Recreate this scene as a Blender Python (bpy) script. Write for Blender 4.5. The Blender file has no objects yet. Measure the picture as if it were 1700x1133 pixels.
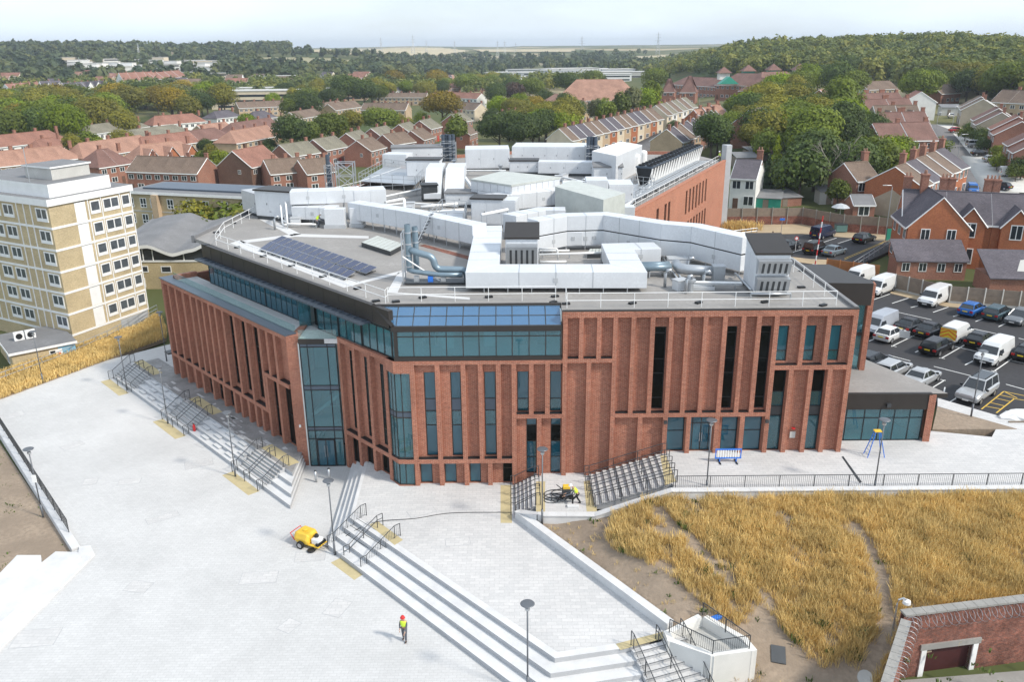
import bpy, bmesh, math, random
import numpy as np
from mathutils import Matrix, Vector
random.seed(7); rng = np.random.default_rng(11)
sc = bpy.context.scene
COL = sc.collection
R = math.radians

# ---------------------------------------------------------------- camera
CAM_H = 32.0
FPX, PCX, PCY = 1390.0, 850.0, 566.5          # focal length / centre measured on the 1700 px wide photograph
PITCH = math.atan((PCY - 80) / FPX); ROLL = -math.atan(34 / 3964)
c_f = np.array([0, math.cos(PITCH), -math.sin(PITCH)])
_u = np.array([0, math.sin(PITCH), math.cos(PITCH)]); _r = np.array([1., 0, 0])
c_r = math.cos(ROLL) * _r + math.sin(ROLL) * _u
c_u = -math.sin(ROLL) * _r + math.cos(ROLL) * _u
cam_d = bpy.data.cameras.new('camera'); cam = bpy.data.objects.new('camera', cam_d); COL.objects.link(cam)
cam_d.sensor_width = 36; cam_d.lens = 36 * FPX / 1700; cam_d.clip_end = 20000; cam_d.clip_start = 0.5
mw = Matrix.Identity(4)
for i in range(3):
    mw[i][0] = c_r[i]; mw[i][1] = c_u[i]; mw[i][2] = -c_f[i]
mw[2][3] = CAM_H
cam.matrix_world = mw
sc.camera = cam

# ---------------------------------------------------------------- world, sun, exposure
SUN_AZ, SUN_EL = R(118), R(42)                # clockwise from +Y, above the horizon
w = bpy.data.worlds.new('World'); sc.world = w; w.use_nodes = True
nt = w.node_tree; nt.nodes.clear()
out = nt.nodes.new('ShaderNodeOutputWorld'); bg = nt.nodes.new('ShaderNodeBackground')
sky = nt.nodes.new('ShaderNodeTexSky'); sky.sky_type = 'NISHITA'; sky.sun_disc = False
sky.sun_elevation = SUN_EL; sky.sun_rotation = SUN_AZ; sky.altitude = 50; sky.air_density = 1.0; sky.dust_density = 1.2; sky.ozone_density = 1.4
tc = nt.nodes.new('ShaderNodeTexCoord'); mp = nt.nodes.new('ShaderNodeMapping'); mp.inputs['Scale'].default_value = (1.2, 1.2, 5)
nz = nt.nodes.new('ShaderNodeTexNoise'); nz.inputs['Scale'].default_value = 2.2; nz.inputs['Detail'].default_value = 7; nz.inputs['Roughness'].default_value = .55
rp = nt.nodes.new('ShaderNodeMapRange'); rp.inputs[1].default_value = .36; rp.inputs[2].default_value = .68; rp.inputs[3].default_value = .5; rp.inputs[4].default_value = .9
mx = nt.nodes.new('ShaderNodeMix'); mx.data_type = 'RGBA'; mx.inputs[7].default_value = (7.8, 8.8, 9.9, 1)
nt.links.new(tc.outputs['Generated'], mp.inputs[0]); nt.links.new(mp.outputs[0], nz.inputs['Vector']); nt.links.new(nz.outputs[0], rp.inputs[0])
nt.links.new(rp.outputs[0], mx.inputs[0]); nt.links.new(sky.outputs[0], mx.inputs[6]); nt.links.new(mx.outputs[2], bg.inputs[0])
bg.inputs[1].default_value = 0.105
nt.links.new(bg.outputs[0], out.inputs[0])
sl = bpy.data.lights.new('sun', 'SUN'); sl.energy = 2.8; sl.angle = R(6); sl.color = (1, .94, .84)
sun = bpy.data.objects.new('sun', sl); COL.objects.link(sun); sun.location = (60, -60, 120)
sdir = Vector((math.sin(SUN_AZ) * math.cos(SUN_EL), math.cos(SUN_AZ) * math.cos(SUN_EL), math.sin(SUN_EL)))
sun.rotation_euler = sdir.to_track_quat('Z', 'Y').to_euler()
sc.view_settings.view_transform = 'Standard'; sc.view_settings.look = 'None'; sc.view_settings.gamma = 1
sc.view_settings.exposure = 0.5
sc.cycles.use_denoising = True; sc.cycles.max_bounces = 6; sc.cycles.transparent_max_bounces = 12

# ---------------------------------------------------------------- measuring helpers (photo pixel -> place on a level / the terrain)
def ray(px, py): return c_f + c_r * (px - PCX) / FPX + c_u * (PCY - py) / FPX
def pix(px, py, z):
    d = ray(px, py); t = (z - CAM_H) / d[2]; return Vector((d[0] * t, d[1] * t, z))
def ss(a, b, x):
    t = min(1., max(0., (x - a) / (b - a))); return t * t * (3 - 2 * t)
def terr(x, y):
    D = math.hypot(x, y); az = math.atan2(x, max(y, 1e-3))
    site = 3.55 * ss(8, 24, x) * ss(54, 58, y) - 0.5
    rt = ss(.13, .30, az)
    ft = ss(.40, .56, az)
    left = 33 * ss(620, 1700, D)
    mid = 21 * ss(1150, 2300, D) + 17 * math.exp(-((az + .15) / .11) ** 2) * ss(1300, 2300, D)
    m = ss(-.22, -.05, az)
    h = left * (1 - m) + mid * m
    right = 6.5 * ss(130, 290, D) + (21 - 7 * ft) * ss(430 - 130 * ft, 850 - 220 * ft, D)
    h = h * (1 - rt) + right * rt
    h += 1.2 * math.sin(x * .011 + 1) * math.sin(y * .007) * ss(350, 900, D) + 5 * math.sin(az * 9 + .6) * ss(1400, 2600, D) + 14 * ss(2600, 5000, D)
    return site + h
def gp(px, py):
    """walk the sight line until it meets the terrain"""
    d = ray(px, py); k = math.hypot(d[0], d[1]); ux, uy, uz = d[0] / k, d[1] / k, d[2] / k; D = 60.; P_ = 60.
    while D < 3600:
        if CAM_H + uz * D <= terr(ux * D, uy * D): break
        P_ = D; D *= 1.03
    else: P_ = D = 3500.
    for _ in range(7):
        m = (P_ + D) / 2
        if CAM_H + uz * m <= terr(ux * m, uy * m): D = m
        else: P_ = m
    return Vector((ux * D, uy * D, terr(ux * D, uy * D)))

# ---------------------------------------------------------------- object helpers
WM = {}                                        # world matrix of each root
def link(o): COL.objects.link(o); return o
def tag(o, label=None, cat=None, group=None, kind=None):
    if label: o['label'] = label
    if cat: o['category'] = cat
    if group: o['group'] = group
    if kind: o['kind'] = kind
    return o
def thing(name, label, cat, loc=(0, 0, 0), rz=0., group=None):
    o = bpy.data.objects.new(name, None); link(o); o.empty_display_size = .3
    o.location = loc; o.rotation_euler = (0, 0, rz)
    WM[o] = Matrix.Translation(Vector(loc)) @ Matrix.Rotation(rz, 4, 'Z')
    return tag(o, label, cat, group)
def rootmat(p):
    while p is not None and p.parent is not None: p = p.parent
    return WM.get(p, Matrix.Identity(4)) if p is not None else Matrix.Identity(4)
def copy_tree(o, parent=None):
    c = o.copy(); link(c)
    if parent is not None: c.parent = parent
    for ch in o.children: copy_tree(ch, c)
    return c
def place(o, loc, rz=0., s=1.):
    o.location = loc; o.rotation_euler = (0, 0, rz); o.scale = (s, s, s) if not isinstance(s, tuple) else s
    return o
def mesh_np(name, V, Fq, mat, smooth=False, mats=None, mi=None, nper=4):
    """fast mesh from numpy: V (n,3), Fq (m,nper)"""
    me = bpy.data.meshes.new(name); V = np.asarray(V, np.float32); Fq = np.asarray(Fq, np.int32)
    me.vertices.add(len(V)); me.vertices.foreach_set('co', V.ravel())
    m = len(Fq); me.loops.add(m * nper); me.loops.foreach_set('vertex_index', Fq.ravel())
    me.polygons.add(m); me.polygons.foreach_set('loop_start', np.arange(m, dtype=np.int32) * nper)
    me.polygons.foreach_set('loop_total', np.full(m, nper, np.int32))
    for x in (mats or [mat]): me.materials.append(x)
    if mi is not None: me.polygons.foreach_set('material_index', np.asarray(mi, np.int32))
    me.update(calc_edges=True)
    if smooth: me.polygons.foreach_set('use_smooth', np.ones(m, bool))
    return me
class MB:
    def __init__(s, M=None): s.v = []; s.f = []; s.mi = []; s.M = M
    def _a(s, pts):
        n = len(s.v)
        if s.M is not None: pts = [s.M @ Vector(p) for p in pts]
        s.v.extend([tuple(p) for p in pts]); return n
    def face(s, pts, mi=0): n = s._a(pts); s.f.append(tuple(range(n, n + len(pts)))); s.mi.append(mi)
    def box(s, x0, x1, y0, y1, z0, z1, mi=0):
        n = s._a([(x0, y0, z0), (x1, y0, z0), (x1, y1, z0), (x0, y1, z0), (x0, y0, z1), (x1, y0, z1), (x1, y1, z1), (x0, y1, z1)])
        for q in ((0, 3, 2, 1), (4, 5, 6, 7), (0, 1, 5, 4), (1, 2, 6, 5), (2, 3, 7, 6), (3, 0, 4, 7)):
            s.f.append(tuple(n + i for i in q)); s.mi.append(mi)
        return s
    def obox(s, c, sz, rz=0., mi=0, ry=0., rx=0.):
        old = s.M; T = Matrix.Translation(Vector(c)) @ Matrix.Rotation(rz, 4, 'Z') @ Matrix.Rotation(ry, 4, 'Y') @ Matrix.Rotation(rx, 4, 'X')
        s.M = T if old is None else old @ T
        a, b, d = sz[0] / 2, sz[1] / 2, sz[2] / 2; s.box(-a, a, -b, b, -d, d, mi); s.M = old; return s
    def prism(s, poly, z0, z1, mi=0, mtop=None, bottom=True):
        zf0 = z0 if callable(z0) else (lambda p: z0); zf1 = z1 if callable(z1) else (lambda p: z1)
        k = len(poly)
        A = sum(poly[i][0] * poly[(i + 1) % k][1] - poly[(i + 1) % k][0] * poly[i][1] for i in range(k))
        if A < 0: poly = poly[::-1]
        n = s._a([(p[0], p[1], zf0(p)) for p in poly] + [(p[0], p[1], zf1(p)) for p in poly])
        for i in range(k):
            j = (i + 1) % k; s.f.append((n + i, n + j, n + k + j, n + k + i)); s.mi.append(mi)
        s.f.append(tuple(n + k + i for i in range(k))); s.mi.append(mi if mtop is None else mtop)
        if bottom: s.f.append(tuple(n + k - 1 - i for i in range(k))); s.mi.append(mi)
        return s
    def tube(s, pts, r, n=6, mi=0, caps=True, r2=None):
        pts = [Vector(p) for p in pts]; k = len(pts); rings = []
        for i, p in enumerate(pts):
            t = (pts[min(i + 1, k - 1)] - pts[max(i - 1, 0)]).normalized()
            a = Vector((0, 0, 1)) if abs(t.z) < .95 else Vector((1, 0, 0))
            e1 = t.cross(a).normalized(); e2 = t.cross(e1)
            rr = r if r2 is None else r + (r2 - r) * i / (k - 1)
            rings.append(s._a([p + (e1 * math.cos(2 * math.pi * q / n) + e2 * math.sin(2 * math.pi * q / n)) * rr for q in range(n)]))
        for i in range(k - 1):
            for q in range(n):
                q2 = (q + 1) % n; s.f.append((rings[i] + q, rings[i] + q2, rings[i + 1] + q2, rings[i + 1] + q)); s.mi.append(mi)
        if caps:
            s.f.append(tuple(rings[0] + n - 1 - q for q in range(n))); s.f.append(tuple(rings[-1] + q for q in range(n))); s.mi += [mi, mi]
        return s
    def lathe(s, prof, c=(0, 0, 0), n=12, mi=0):
        rings = [s._a([(c[0] + r * math.cos(2 * math.pi * q / n), c[1] + r * math.sin(2 * math.pi * q / n), c[2] + z) for q in range(n)]) for r, z in prof]
        for i in range(len(prof) - 1):
            for q in range(n):
                q2 = (q + 1) % n; s.f.append((rings[i] + q, rings[i] + q2, rings[i + 1] + q2, rings[i + 1] + q)); s.mi.append(mi)
        s.f.append(tuple(rings[0] + n - 1 - q for q in range(n))); s.f.append(tuple(rings[-1] + q for q in range(n))); s.mi += [mi, mi]
        return s
    def loft(s, rings, mi=0, caps=True, closed=True):
        k = len(rings[0]); st = [s._a(r) for r in rings]
        for i in range(len(rings) - 1):
            for q in range(k if closed else k - 1):
                q2 = (q + 1) % k; s.f.append((st[i] + q, st[i] + q2, st[i + 1] + q2, st[i + 1] + q)); s.mi.append(mi)
        if caps: s.f.append(tuple(st[0] + k - 1 - q for q in range(k))); s.f.append(tuple(st[-1] + q for q in range(k))); s.mi += [mi, mi]
        return s
    def mesh(s, name, mats, smooth=False, inv=None):
        me = bpy.data.meshes.new(name)
        V = [tuple(inv @ Vector(p)) for p in s.v] if inv is not None else s.v
        me.from_pydata(V, [], s.f)
        mats = mats if isinstance(mats, (list, tuple)) else [mats]
        for m in mats: me.materials.append(m)
        if len(mats) > 1: me.polygons.foreach_set('material_index', s.mi)
        uv = me.uv_layers.new(name='UVMap'); W = s.v; buf = np.zeros((len(me.loops), 2), np.float32)
        li = 0
        for f in s.f:
            p = [Vector(W[i]) for i in f]; nrm = Vector((0, 0, 0))
            for i in range(len(p)): nrm += p[i].cross(p[(i + 1) % len(p)])
            if nrm.length > 0: nrm.normalize()
            if abs(nrm.z) > .985: t = Vector((1, 0, 0)); b = Vector((0, 1, 0))
            else:
                t = Vector((-nrm.y, nrm.x, 0)).normalized(); b = nrm.cross(t)
            for q in p: buf[li] = (q.dot(t), q.dot(b)); li += 1
        uv.data.foreach_set('uv', buf.ravel())
        if smooth: me.polygons.foreach_set('use_smooth', [True] * len(me.polygons))
        return me
    def build(s, name, mats, parent=None, smooth=False, bevel=0, autos=None):
        inv = rootmat(parent).inverted() if parent is not None else None
        o = bpy.data.objects.new(name, s.mesh(name, mats, smooth, inv)); link(o)
        if parent is not None: o.parent = parent
        if bevel:
            m = o.modifiers.new('bevel', 'BEVEL'); m.width = bevel; m.segments = 2; m.limit_method = 'ANGLE'
        return o
def inst(name, me, parent=None, loc=(0, 0, 0), rz=0., s=(1, 1, 1), mats=None):
    o = bpy.data.objects.new(name, me); link(o); o.parent = parent; o.location = loc; o.rotation_euler = (0, 0, rz); o.scale = s
    if mats:
        for i, m in enumerate(mats): o.material_slots[i].link = 'OBJECT'; o.material_slots[i].material = m
    return o

# ---------------------------------------------------------------- materials
def newmat(name):
    m = bpy.data.materials.new(name); m.use_nodes = True; n = m.node_tree.nodes; b = n['Principled BSDF']; return m, m.node_tree, b
def _n(t, k, **kw):
    n = t.nodes.new(k)
    for a, v in kw.items(): setattr(n, a, v)
    return n
def mixc(t, fac, a, b, blend='MIX'):
    m = _n(t, 'ShaderNodeMix', data_type='RGBA', blend_type=blend)
    for sock, v in ((0, fac), (6, a), (7, b)):
        if hasattr(v, 'is_output'): t.links.new(v, m.inputs[sock])
        elif sock == 0: m.inputs[0].default_value = v
        else: m.inputs[sock].default_value = (*v, 1)
    return m.outputs[2]
def noise(t, scale, detail=4, coord='Object', rough=.6, lo=.3, hi=.7, vec=None, sc3=None):
    c = _n(t, 'ShaderNodeTexCoord'); v = c.outputs[coord] if vec is None else vec
    if sc3:
        q = _n(t, 'ShaderNodeMapping'); q.inputs['Scale'].default_value = sc3; t.links.new(v, q.inputs[0]); v = q.outputs[0]
    x = _n(t, 'ShaderNodeTexNoise'); x.inputs['Scale'].default_value = scale; x.inputs['Detail'].default_value = detail; x.inputs['Roughness'].default_value = rough
    t.links.new(v, x.inputs['Vector'])
    r = _n(t, 'ShaderNodeMapRange'); r.inputs[1].default_value = lo; r.inputs[2].default_value = hi; t.links.new(x.outputs[0], r.inputs[0])
    return r.outputs[0]
def bump(t, b, h, strength=.3, dist=.02):
    n = _n(t, 'ShaderNodeBump'); n.inputs['Strength'].default_value = strength; n.inputs['Distance'].default_value = dist
    t.links.new(h, n.inputs['Height']); t.links.new(n.outputs[0], b.inputs['Normal'])
def sh(c, k): return tuple(min(1., x * k) for x in c)
def M_plain(name, col, rough=.6, metal=0., var=.18, scale=1.2, spec=.4, bmp=0., coord='Object', fine=12.):
    m, t, b = newmat(name)
    f = noise(t, scale, 5, coord); g = noise(t, scale * fine, 2, coord)
    c = mixc(t, f, sh(col, 1 - var), sh(col, 1 + var)); c = mixc(t, g, c, sh(col, 1 - var * .6), 'MIX') if var > .1 else c
    t.links.new(c, b.inputs['Base Color'])
    b.inputs['Roughness'].default_value = rough; b.inputs['Metallic'].default_value = metal; b.inputs['Specular IOR Level'].default_value = spec
    if bmp: bump(t, b, g, bmp, .03)
    return m
def M_brick(name, c1, c2, mortar, bw=.225, bh=.075, ms=.012, var=.25, off=.5, rough=.85, stain=.25, bmp=.4, big=.25):
    m, t, b = newmat(name)
    tc = _n(t, 'ShaderNodeTexCoord'); br = _n(t, 'ShaderNodeTexBrick'); br.offset = off
    br.inputs['Scale'].default_value = 1; br.inputs['Brick Width'].default_value = bw; br.inputs['Row Height'].default_value = bh; br.inputs['Mortar Size'].default_value = ms
    br.inputs['Mortar Smooth'].default_value = .2; br.inputs['Bias'].default_value = 0
    br.inputs['Color1'].default_value = (*c1, 1); br.inputs['Color2'].default_value = (*c2, 1); br.inputs['Mortar'].default_value = (*mortar, 1)
    t.links.new(tc.outputs['UV'], br.inputs['Vector'])
    f = noise(t, big, 6, 'UV', .65); c = mixc(t, f, (1 - stain,) * 3, (1 + stain * .5,) * 3)
    g = noise(t, 5.5, 3, 'UV', .7, .25, .75); c2_ = mixc(t, g, (1 - var,) * 3, (1 + var,) * 3)
    o = mixc(t, 1., br.outputs['Color'], c, 'MULTIPLY'); o = mixc(t, 1., o, c2_, 'MULTIPLY')
    t.links.new(o, b.inputs['Base Color']); b.inputs['Roughness'].default_value = rough; b.inputs['Specular IOR Level'].default_value = .25
    inv = _n(t, 'ShaderNodeMath', operation='SUBTRACT'); inv.inputs[0].default_value = 1; t.links.new(br.outputs['Fac'], inv.inputs[1])
    bump(t, b, inv.outputs[0], bmp, .012)
    return m
def M_glass(name, tint=(.30, .52, .56), refl=.12, rough=.02, body=(.02, .05, .06), mixb=.35, ior=1.55):
    """window glass: tinted see-through plus a sky reflection that grows at grazing angles"""
    m = bpy.data.materials.new(name); m.use_nodes = True; t = m.node_tree; t.nodes.clear()
    o = _n(t, 'ShaderNodeOutputMaterial'); tr = _n(t, 'ShaderNodeBsdfTransparent'); tr.inputs[0].default_value = (*tint, 1)
    gl = _n(t, 'ShaderNodeBsdfGlossy'); gl.inputs[0].default_value = (.9, .96, 1, 1); gl.inputs['Roughness'].default_value = rough
    df = _n(t, 'ShaderNodeBsdfDiffuse'); df.inputs[0].default_value = (*body, 1)
    lw = _n(t, 'ShaderNodeLayerWeight'); lw.inputs[0].default_value = .5; pw = _n(t, 'ShaderNodeMath', operation='POWER'); pw.inputs[1].default_value = 5; t.links.new(lw.outputs['Facing'], pw.inputs[0])
    F0 = ((ior - 1) / (ior + 1)) ** 2; fr = _n(t, 'ShaderNodeMath', operation='MULTIPLY_ADD'); fr.inputs[1].default_value = 1 - F0; fr.inputs[2].default_value = F0; t.links.new(pw.outputs[0], fr.inputs[0])
    ad = _n(t, 'ShaderNodeMath', operation='ADD'); ad.inputs[1].default_value = refl; ad.use_clamp = True
    m1 = _n(t, 'ShaderNodeMixShader'); m1.inputs[0].default_value = mixb; m2 = _n(t, 'ShaderNodeMixShader')
    t.links.new(tr.outputs[0], m1.inputs[1]); t.links.new(df.outputs[0], m1.inputs[2]); t.links.new(fr.outputs[0], ad.inputs[0])
    t.links.new(ad.outputs[0], m2.inputs[0]); t.links.new(m1.outputs[0], m2.inputs[1]); t.links.new(gl.outputs[0], m2.inputs[2]); t.links.new(m2.outputs[0], o.inputs[0])
    return m
def leafy(t, b, col):
    b.inputs['Roughness'].default_value = .6; b.inputs['Specular IOR Level'].default_value = .3
    tl = _n(t, 'ShaderNodeBsdfTranslucent'); t.links.new(col, tl.inputs[0]); ms = _n(t, 'ShaderNodeMixShader'); ms.inputs[0].default_value = .3
    t.links.new(b.outputs[0], ms.inputs[1]); t.links.new(tl.outputs[0], ms.inputs[2]); t.links.new(ms.outputs[0], t.nodes['Material Output'].inputs[0])
def M_leaf(name, c, var=.45, hue=(1.25, 1.1, .6)):
    m, t, b = newmat(name)
    oi = _n(t, 'ShaderNodeObjectInfo'); f = noise(t, .35, 3, 'Object', .6, .3, .7); g = noise(t, 2.5, 2, 'Object', .6, .3, .7)
    a = mixc(t, f, sh(c, 1 - var), tuple(x * h for x, h in zip(sh(c, 1 + var), hue))); a = mixc(t, g, a, sh(c, .9))
    r = _n(t, 'ShaderNodeMapRange'); r.inputs[3].default_value = .72; r.inputs[4].default_value = 1.3; t.links.new(oi.outputs['Random'], r.inputs[0])
    hs = _n(t, 'ShaderNodeHueSaturation'); hs.inputs['Saturation'].default_value = 1.12; t.links.new(r.outputs[0], hs.inputs['Value']); t.links.new(a, hs.inputs['Color'])
    t.links.new(hs.outputs[0], b.inputs['Base Color']); leafy(t, b, hs.outputs[0])
    return m
X = {}
X['brick'] = M_brick('red_brick', (.385, .132, .077), (.275, .083, .05), (.40, .245, .18), bw=.28, bh=.093, ms=.016, var=.3, stain=.22)
X['brick_h'] = M_brick('house_brick', (.33, .125, .08), (.26, .09, .06), (.36, .25, .19), var=.3)
X['brick_o'] = M_brick('orange_brick', (.43, .135, .05), (.34, .09, .036), (.38, .2, .12), var=.25)
X['brick_d'] = M_brick('brown_brick', (.17, .085, .06), (.12, .06, .045), (.2, .14, .1), var=.25)
X['brick_y'] = M_brick('yellow_brick', (.52, .41, .23), (.45, .35, .19), (.54, .46, .33), var=.2)
X['brick_b'] = M_brick('buff_brick', (.50, .36, .22), (.44, .31, .19), (.5, .4, .3), var=.15)
X['brick_old'] = M_brick('old_brick', (.30, .09, .055), (.17, .06, .045), (.22, .16, .13), var=.5, stain=.5, big=.9)
X['pave'] = M_brick('pale_paving', (.575, .572, .565), (.535, .532, .525), (.465, .46, .455), bw=.42, bh=.21, ms=.012, var=.06, stain=.14, bmp=.12, rough=.8, big=.12)
X['pave2'] = M_brick('terrace_paving', (.585, .575, .565), (.52, .515, .51), (.43, .425, .42), bw=.6, bh=.3, ms=.012, var=.07, stain=.12, bmp=.12, rough=.8, big=.15)
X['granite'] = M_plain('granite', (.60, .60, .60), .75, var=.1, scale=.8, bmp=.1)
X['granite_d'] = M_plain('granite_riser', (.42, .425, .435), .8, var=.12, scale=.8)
X['wetpave'] = M_brick('washed_wet_paving', (.29, .285, .28), (.25, .245, .24), (.2, .2, .2), bw=.6, bh=.3, ms=.012, var=.12, stain=.35, bmp=.1, rough=.55, big=.5)
X['tactile'] = M_plain('tactile_paving', (.50, .42, .24), .85, var=.15, scale=2)
X['white'] = M_plain('white_paint', (.78, .78, .77), .5, var=.06, scale=1)
X['render'] = M_plain('white_render', (.74, .73, .70), .8, var=.1, scale=.5)
X['cream'] = M_plain('cream_render', (.62, .53, .40), .8, var=.1, scale=.5)
X['pebble'] = M_plain('pebbledash', (.40, .34, .26), .9, var=.2, scale=.7)
X['conc'] = M_plain('concrete', (.50, .49, .46), .85, var=.15, scale=.6)
X['concd'] = M_plain('weathered_concrete', (.30, .29, .27), .9, var=.25, scale=.5)
X['lead'] = M_plain('grey_felt', (.20, .20, .205), .8, var=.25, scale=.4)
X['felt'] = M_plain('roof_membrane', (.29, .275, .26), .8, var=.2, scale=.3)
X['feltw'] = M_plain('white_walkway_membrane', (.56, .555, .55), .7, var=.08, scale=.5)
X['metal_d'] = M_plain('bronze_metal', (.040, .034, .030), .45, .3, var=.12)
X['black'] = M_plain('black_metal', (.018, .019, .021), .45, .2, var=.1)
X['steel_d'] = M_plain('dark_steel', (.07, .075, .08), .45, .5, var=.1)
X['blue_d'] = M_plain('blue_grey_metal', (.10, .125, .16), .4, .5, var=.12)
X['galv'] = M_plain('galvanised_steel', (.50, .52, .54), .42, .7, var=.15)
X['clad'] = M_plain('silver_cladding', (.66, .68, .705), .42, .15, var=.12, scale=.5)
X['cladd'] = M_plain('grey_cladding', (.46, .475, .49), .5, .15, var=.08)
X['cladg'] = M_plain('pale_green_cladding', (.47, .49, .46), .6, .05, var=.1)
X['duct_b'] = M_plain('blue_grey_duct', (.22, .29, .34), .4, .5, var=.12)
X['asphalt'] = M_plain('fresh_asphalt', (.040, .039, .042), .85, var=.22, scale=.25, bmp=.15)
X['road'] = M_plain('worn_asphalt', (.135, .13, .13), .9, var=.2, scale=.2)
X['line'] = M_plain('white_line_paint', (.72, .72, .70), .7, var=.1)
X['yline'] = M_plain('yellow_line_paint', (.65, .42, .06), .7, var=.12)
X['soil'] = M_plain('soil', (.30, .235, .175), .95, var=.3, scale=.35, bmp=.6)
X['gravel'] = M_plain('sandy_gravel', (.40, .31, .20), .95, var=.25, scale=.4)
X['wood'] = M_plain('weathered_wood', (.235, .19, .15), .9, var=.25, scale=2)
X['wood_o'] = M_plain('orange_wood', (.40, .17, .06), .8, var=.2, scale=2)
X['bark'] = M_plain('bark', (.10, .075, .055), .95, var=.3, scale=3)
X['barkp'] = M_plain('pale_bark', (.38, .34, .29), .9, var=.3, scale=3)
X['slate'] = M_brick('slate_roof', (.135, .12, .135), (.105, .095, .11), (.07, .065, .07), bw=.35, bh=.22, ms=.012, var=.2, stain=.3)
X['tile_r'] = M_brick('red_tile_roof', (.335, .17, .125), (.275, .135, .10), (.18, .095, .07), bw=.3, bh=.28, ms=.02, var=.2, stain=.3)
X['tile_s'] = M_brick('salmon_tile_roof', (.42, .245, .18), (.35, .20, .145), (.24, .135, .1), bw=.3, bh=.28, ms=.02, var=.2, stain=.3)
X['tile_b'] = M_brick('brown_tile_roof', (.225, .165, .125), (.18, .13, .10), (.11, .08, .06), bw=.33, bh=.3, ms=.025, var=.2, stain=.3)
X['tile_g'] = M_brick('grey_green_tile_roof', (.255, .235, .18), (.21, .195, .15), (.13, .12, .09), bw=.33, bh=.3, ms=.025, var=.2, stain=.3)
X['tile_k'] = M_brick('dark_red_tile_roof', (.235, .135, .11), (.195, .11, .09), (.13, .07, .06), bw=.3, bh=.28, ms=.02, var=.2, stain=.3)
X['teal'] = M_plain('green_painted_metal', (.03, .28, .2), .5, var=.1)
X['glass_t'] = M_glass('teal_glass', (.58, .82, .85), .03, body=(.06, .22, .27), mixb=.26)
X['glass_d'] = M_glass('dark_glass', (.22, .42, .52), .03, body=(.022, .115, .165), mixb=.68)
X['glass_r'] = M_glass('sky_glass', (.5, .7, .88), .13, body=(.05, .17, .33), mixb=.6)
X['glass_k'] = M_glass('smoked_glass', (.12, .14, .13), .0, body=(.012, .014, .012), mixb=.6, ior=1.2)
X['glass_c'] = M_glass('balustrade_glass', (.82, .92, .90), .02, body=(.4, .5, .5), mixb=.04)
X['glass_h'] = M_plain('house_window_glass', (.035, .042, .05), .08, 0, var=.4, scale=.6, spec=.8)
X['glass_tw'] = M_plain('tower_window_glass', (.10, .115, .13), .12, 0, var=.5, scale=.9, spec=.8)
X['car_glass'] = M_plain('car_glass', (.02, .024, .028), .06, 0, var=.1, spec=.9)
X['tyre'] = M_plain('tyre_rubber', (.015, .015, .015), .9, var=.1)
X['rim'] = M_plain('alloy_rim', (.42, .42, .43), .35, .8, var=.1)
X['red'] = M_plain('red_paint', (.55, .03, .03), .5, var=.08)
X['yellow'] = M_plain('yellow_plastic', (.75, .48, .05), .5, var=.08)
X['hiviz'] = M_plain('hi_vis_fabric', (.62, .85, .06), .7, var=.1)
X['blue'] = M_plain('blue_plastic', (.03, .17, .62), .5, var=.08)
X['skin'] = M_plain('skin', (.45, .27, .19), .6, var=.06)
X['trouser'] = M_plain('grey_trousers', (.10, .11, .13), .9, var=.15)
X['inner'] = M_plain('interior_plaster', (.62, .66, .64), .9, var=.05)
X['innerd'] = M_plain('interior_dark', (.10, .12, .12), .9, var=.1)
X['pv'] = M_brick('solar_cells', (.025, .032, .085), (.022, .028, .075), (.06, .07, .12), bw=.16, bh=.16, ms=.006, off=0, var=.1, stain=.1, rough=.18, bmp=0)
def M_ground():
    m, t, b = newmat('grassland')
    a = noise(t, .012, 5, 'Object', .6, .35, .65); c = mixc(t, a, (.060, .085, .030), (.13, .125, .055))
    f = noise(t, .0026, 3, 'Object', .5, .52, .6); c = mixc(t, f, c, (.36, .30, .19))
    t.links.new(c, b.inputs['Base Color']); b.inputs['Roughness'].default_value = .95; b.inputs['Specular IOR Level'].default_value = .1
    return m
X['ground'] = M_ground()
# ================================================================ terrain
def build_terrain():
    rad = [0, 24, 30]; 
    while rad[-1] < 9000: rad.append(rad[-1] * 1.045)
    ang = np.linspace(R(-75), R(75), 181)
    V = []; 
    for r in rad:
        for a in ang:
            x, y = r * math.sin(a), r * math.cos(a); V.append((x, y, terr(x, y)))
    n = len(ang); Fq = []
    for i in range(len(rad) - 1):
        for j in range(n - 1): Fq.append((i * n + j, (i + 1) * n + j, (i + 1) * n + j + 1, i * n + j + 1))
    o = link(bpy.data.objects.new('terrain', mesh_np('terrain', V, Fq, X['ground'], True)))
    tag(o, kind='structure')
build_terrain()
def sheet(name, poly, z, mat, thick=.3, kind='structure', side=None):
    mb = MB(); mb.prism([tuple(p[:2]) for p in poly], z - thick if not callable(z) else (lambda p: z(p) - thick), z, 1 if side else 0, 0, bottom=False)
    o = mb.build(name, [mat, side] if side else mat); tag(o, kind=kind); return o
def isect(p, d, q, e):
    den = d[0] * e[1] - d[1] * e[0]; t = ((q[0] - p[0]) * e[1] - (q[1] - p[1]) * e[0]) / den
    return (p[0] + d[0] * t, p[1] + d[1] * t)
# ---- lower plaza
sheet('plaza', [(-53, 77.2), (-29.6, 49.3), (-32, 46.5), (-37, 40), (-30, 14), (9.6, 14), (9.6, 31), (4, 62), (-12, 62), (-38, 93)], 0, X['pave'], .5)
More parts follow.
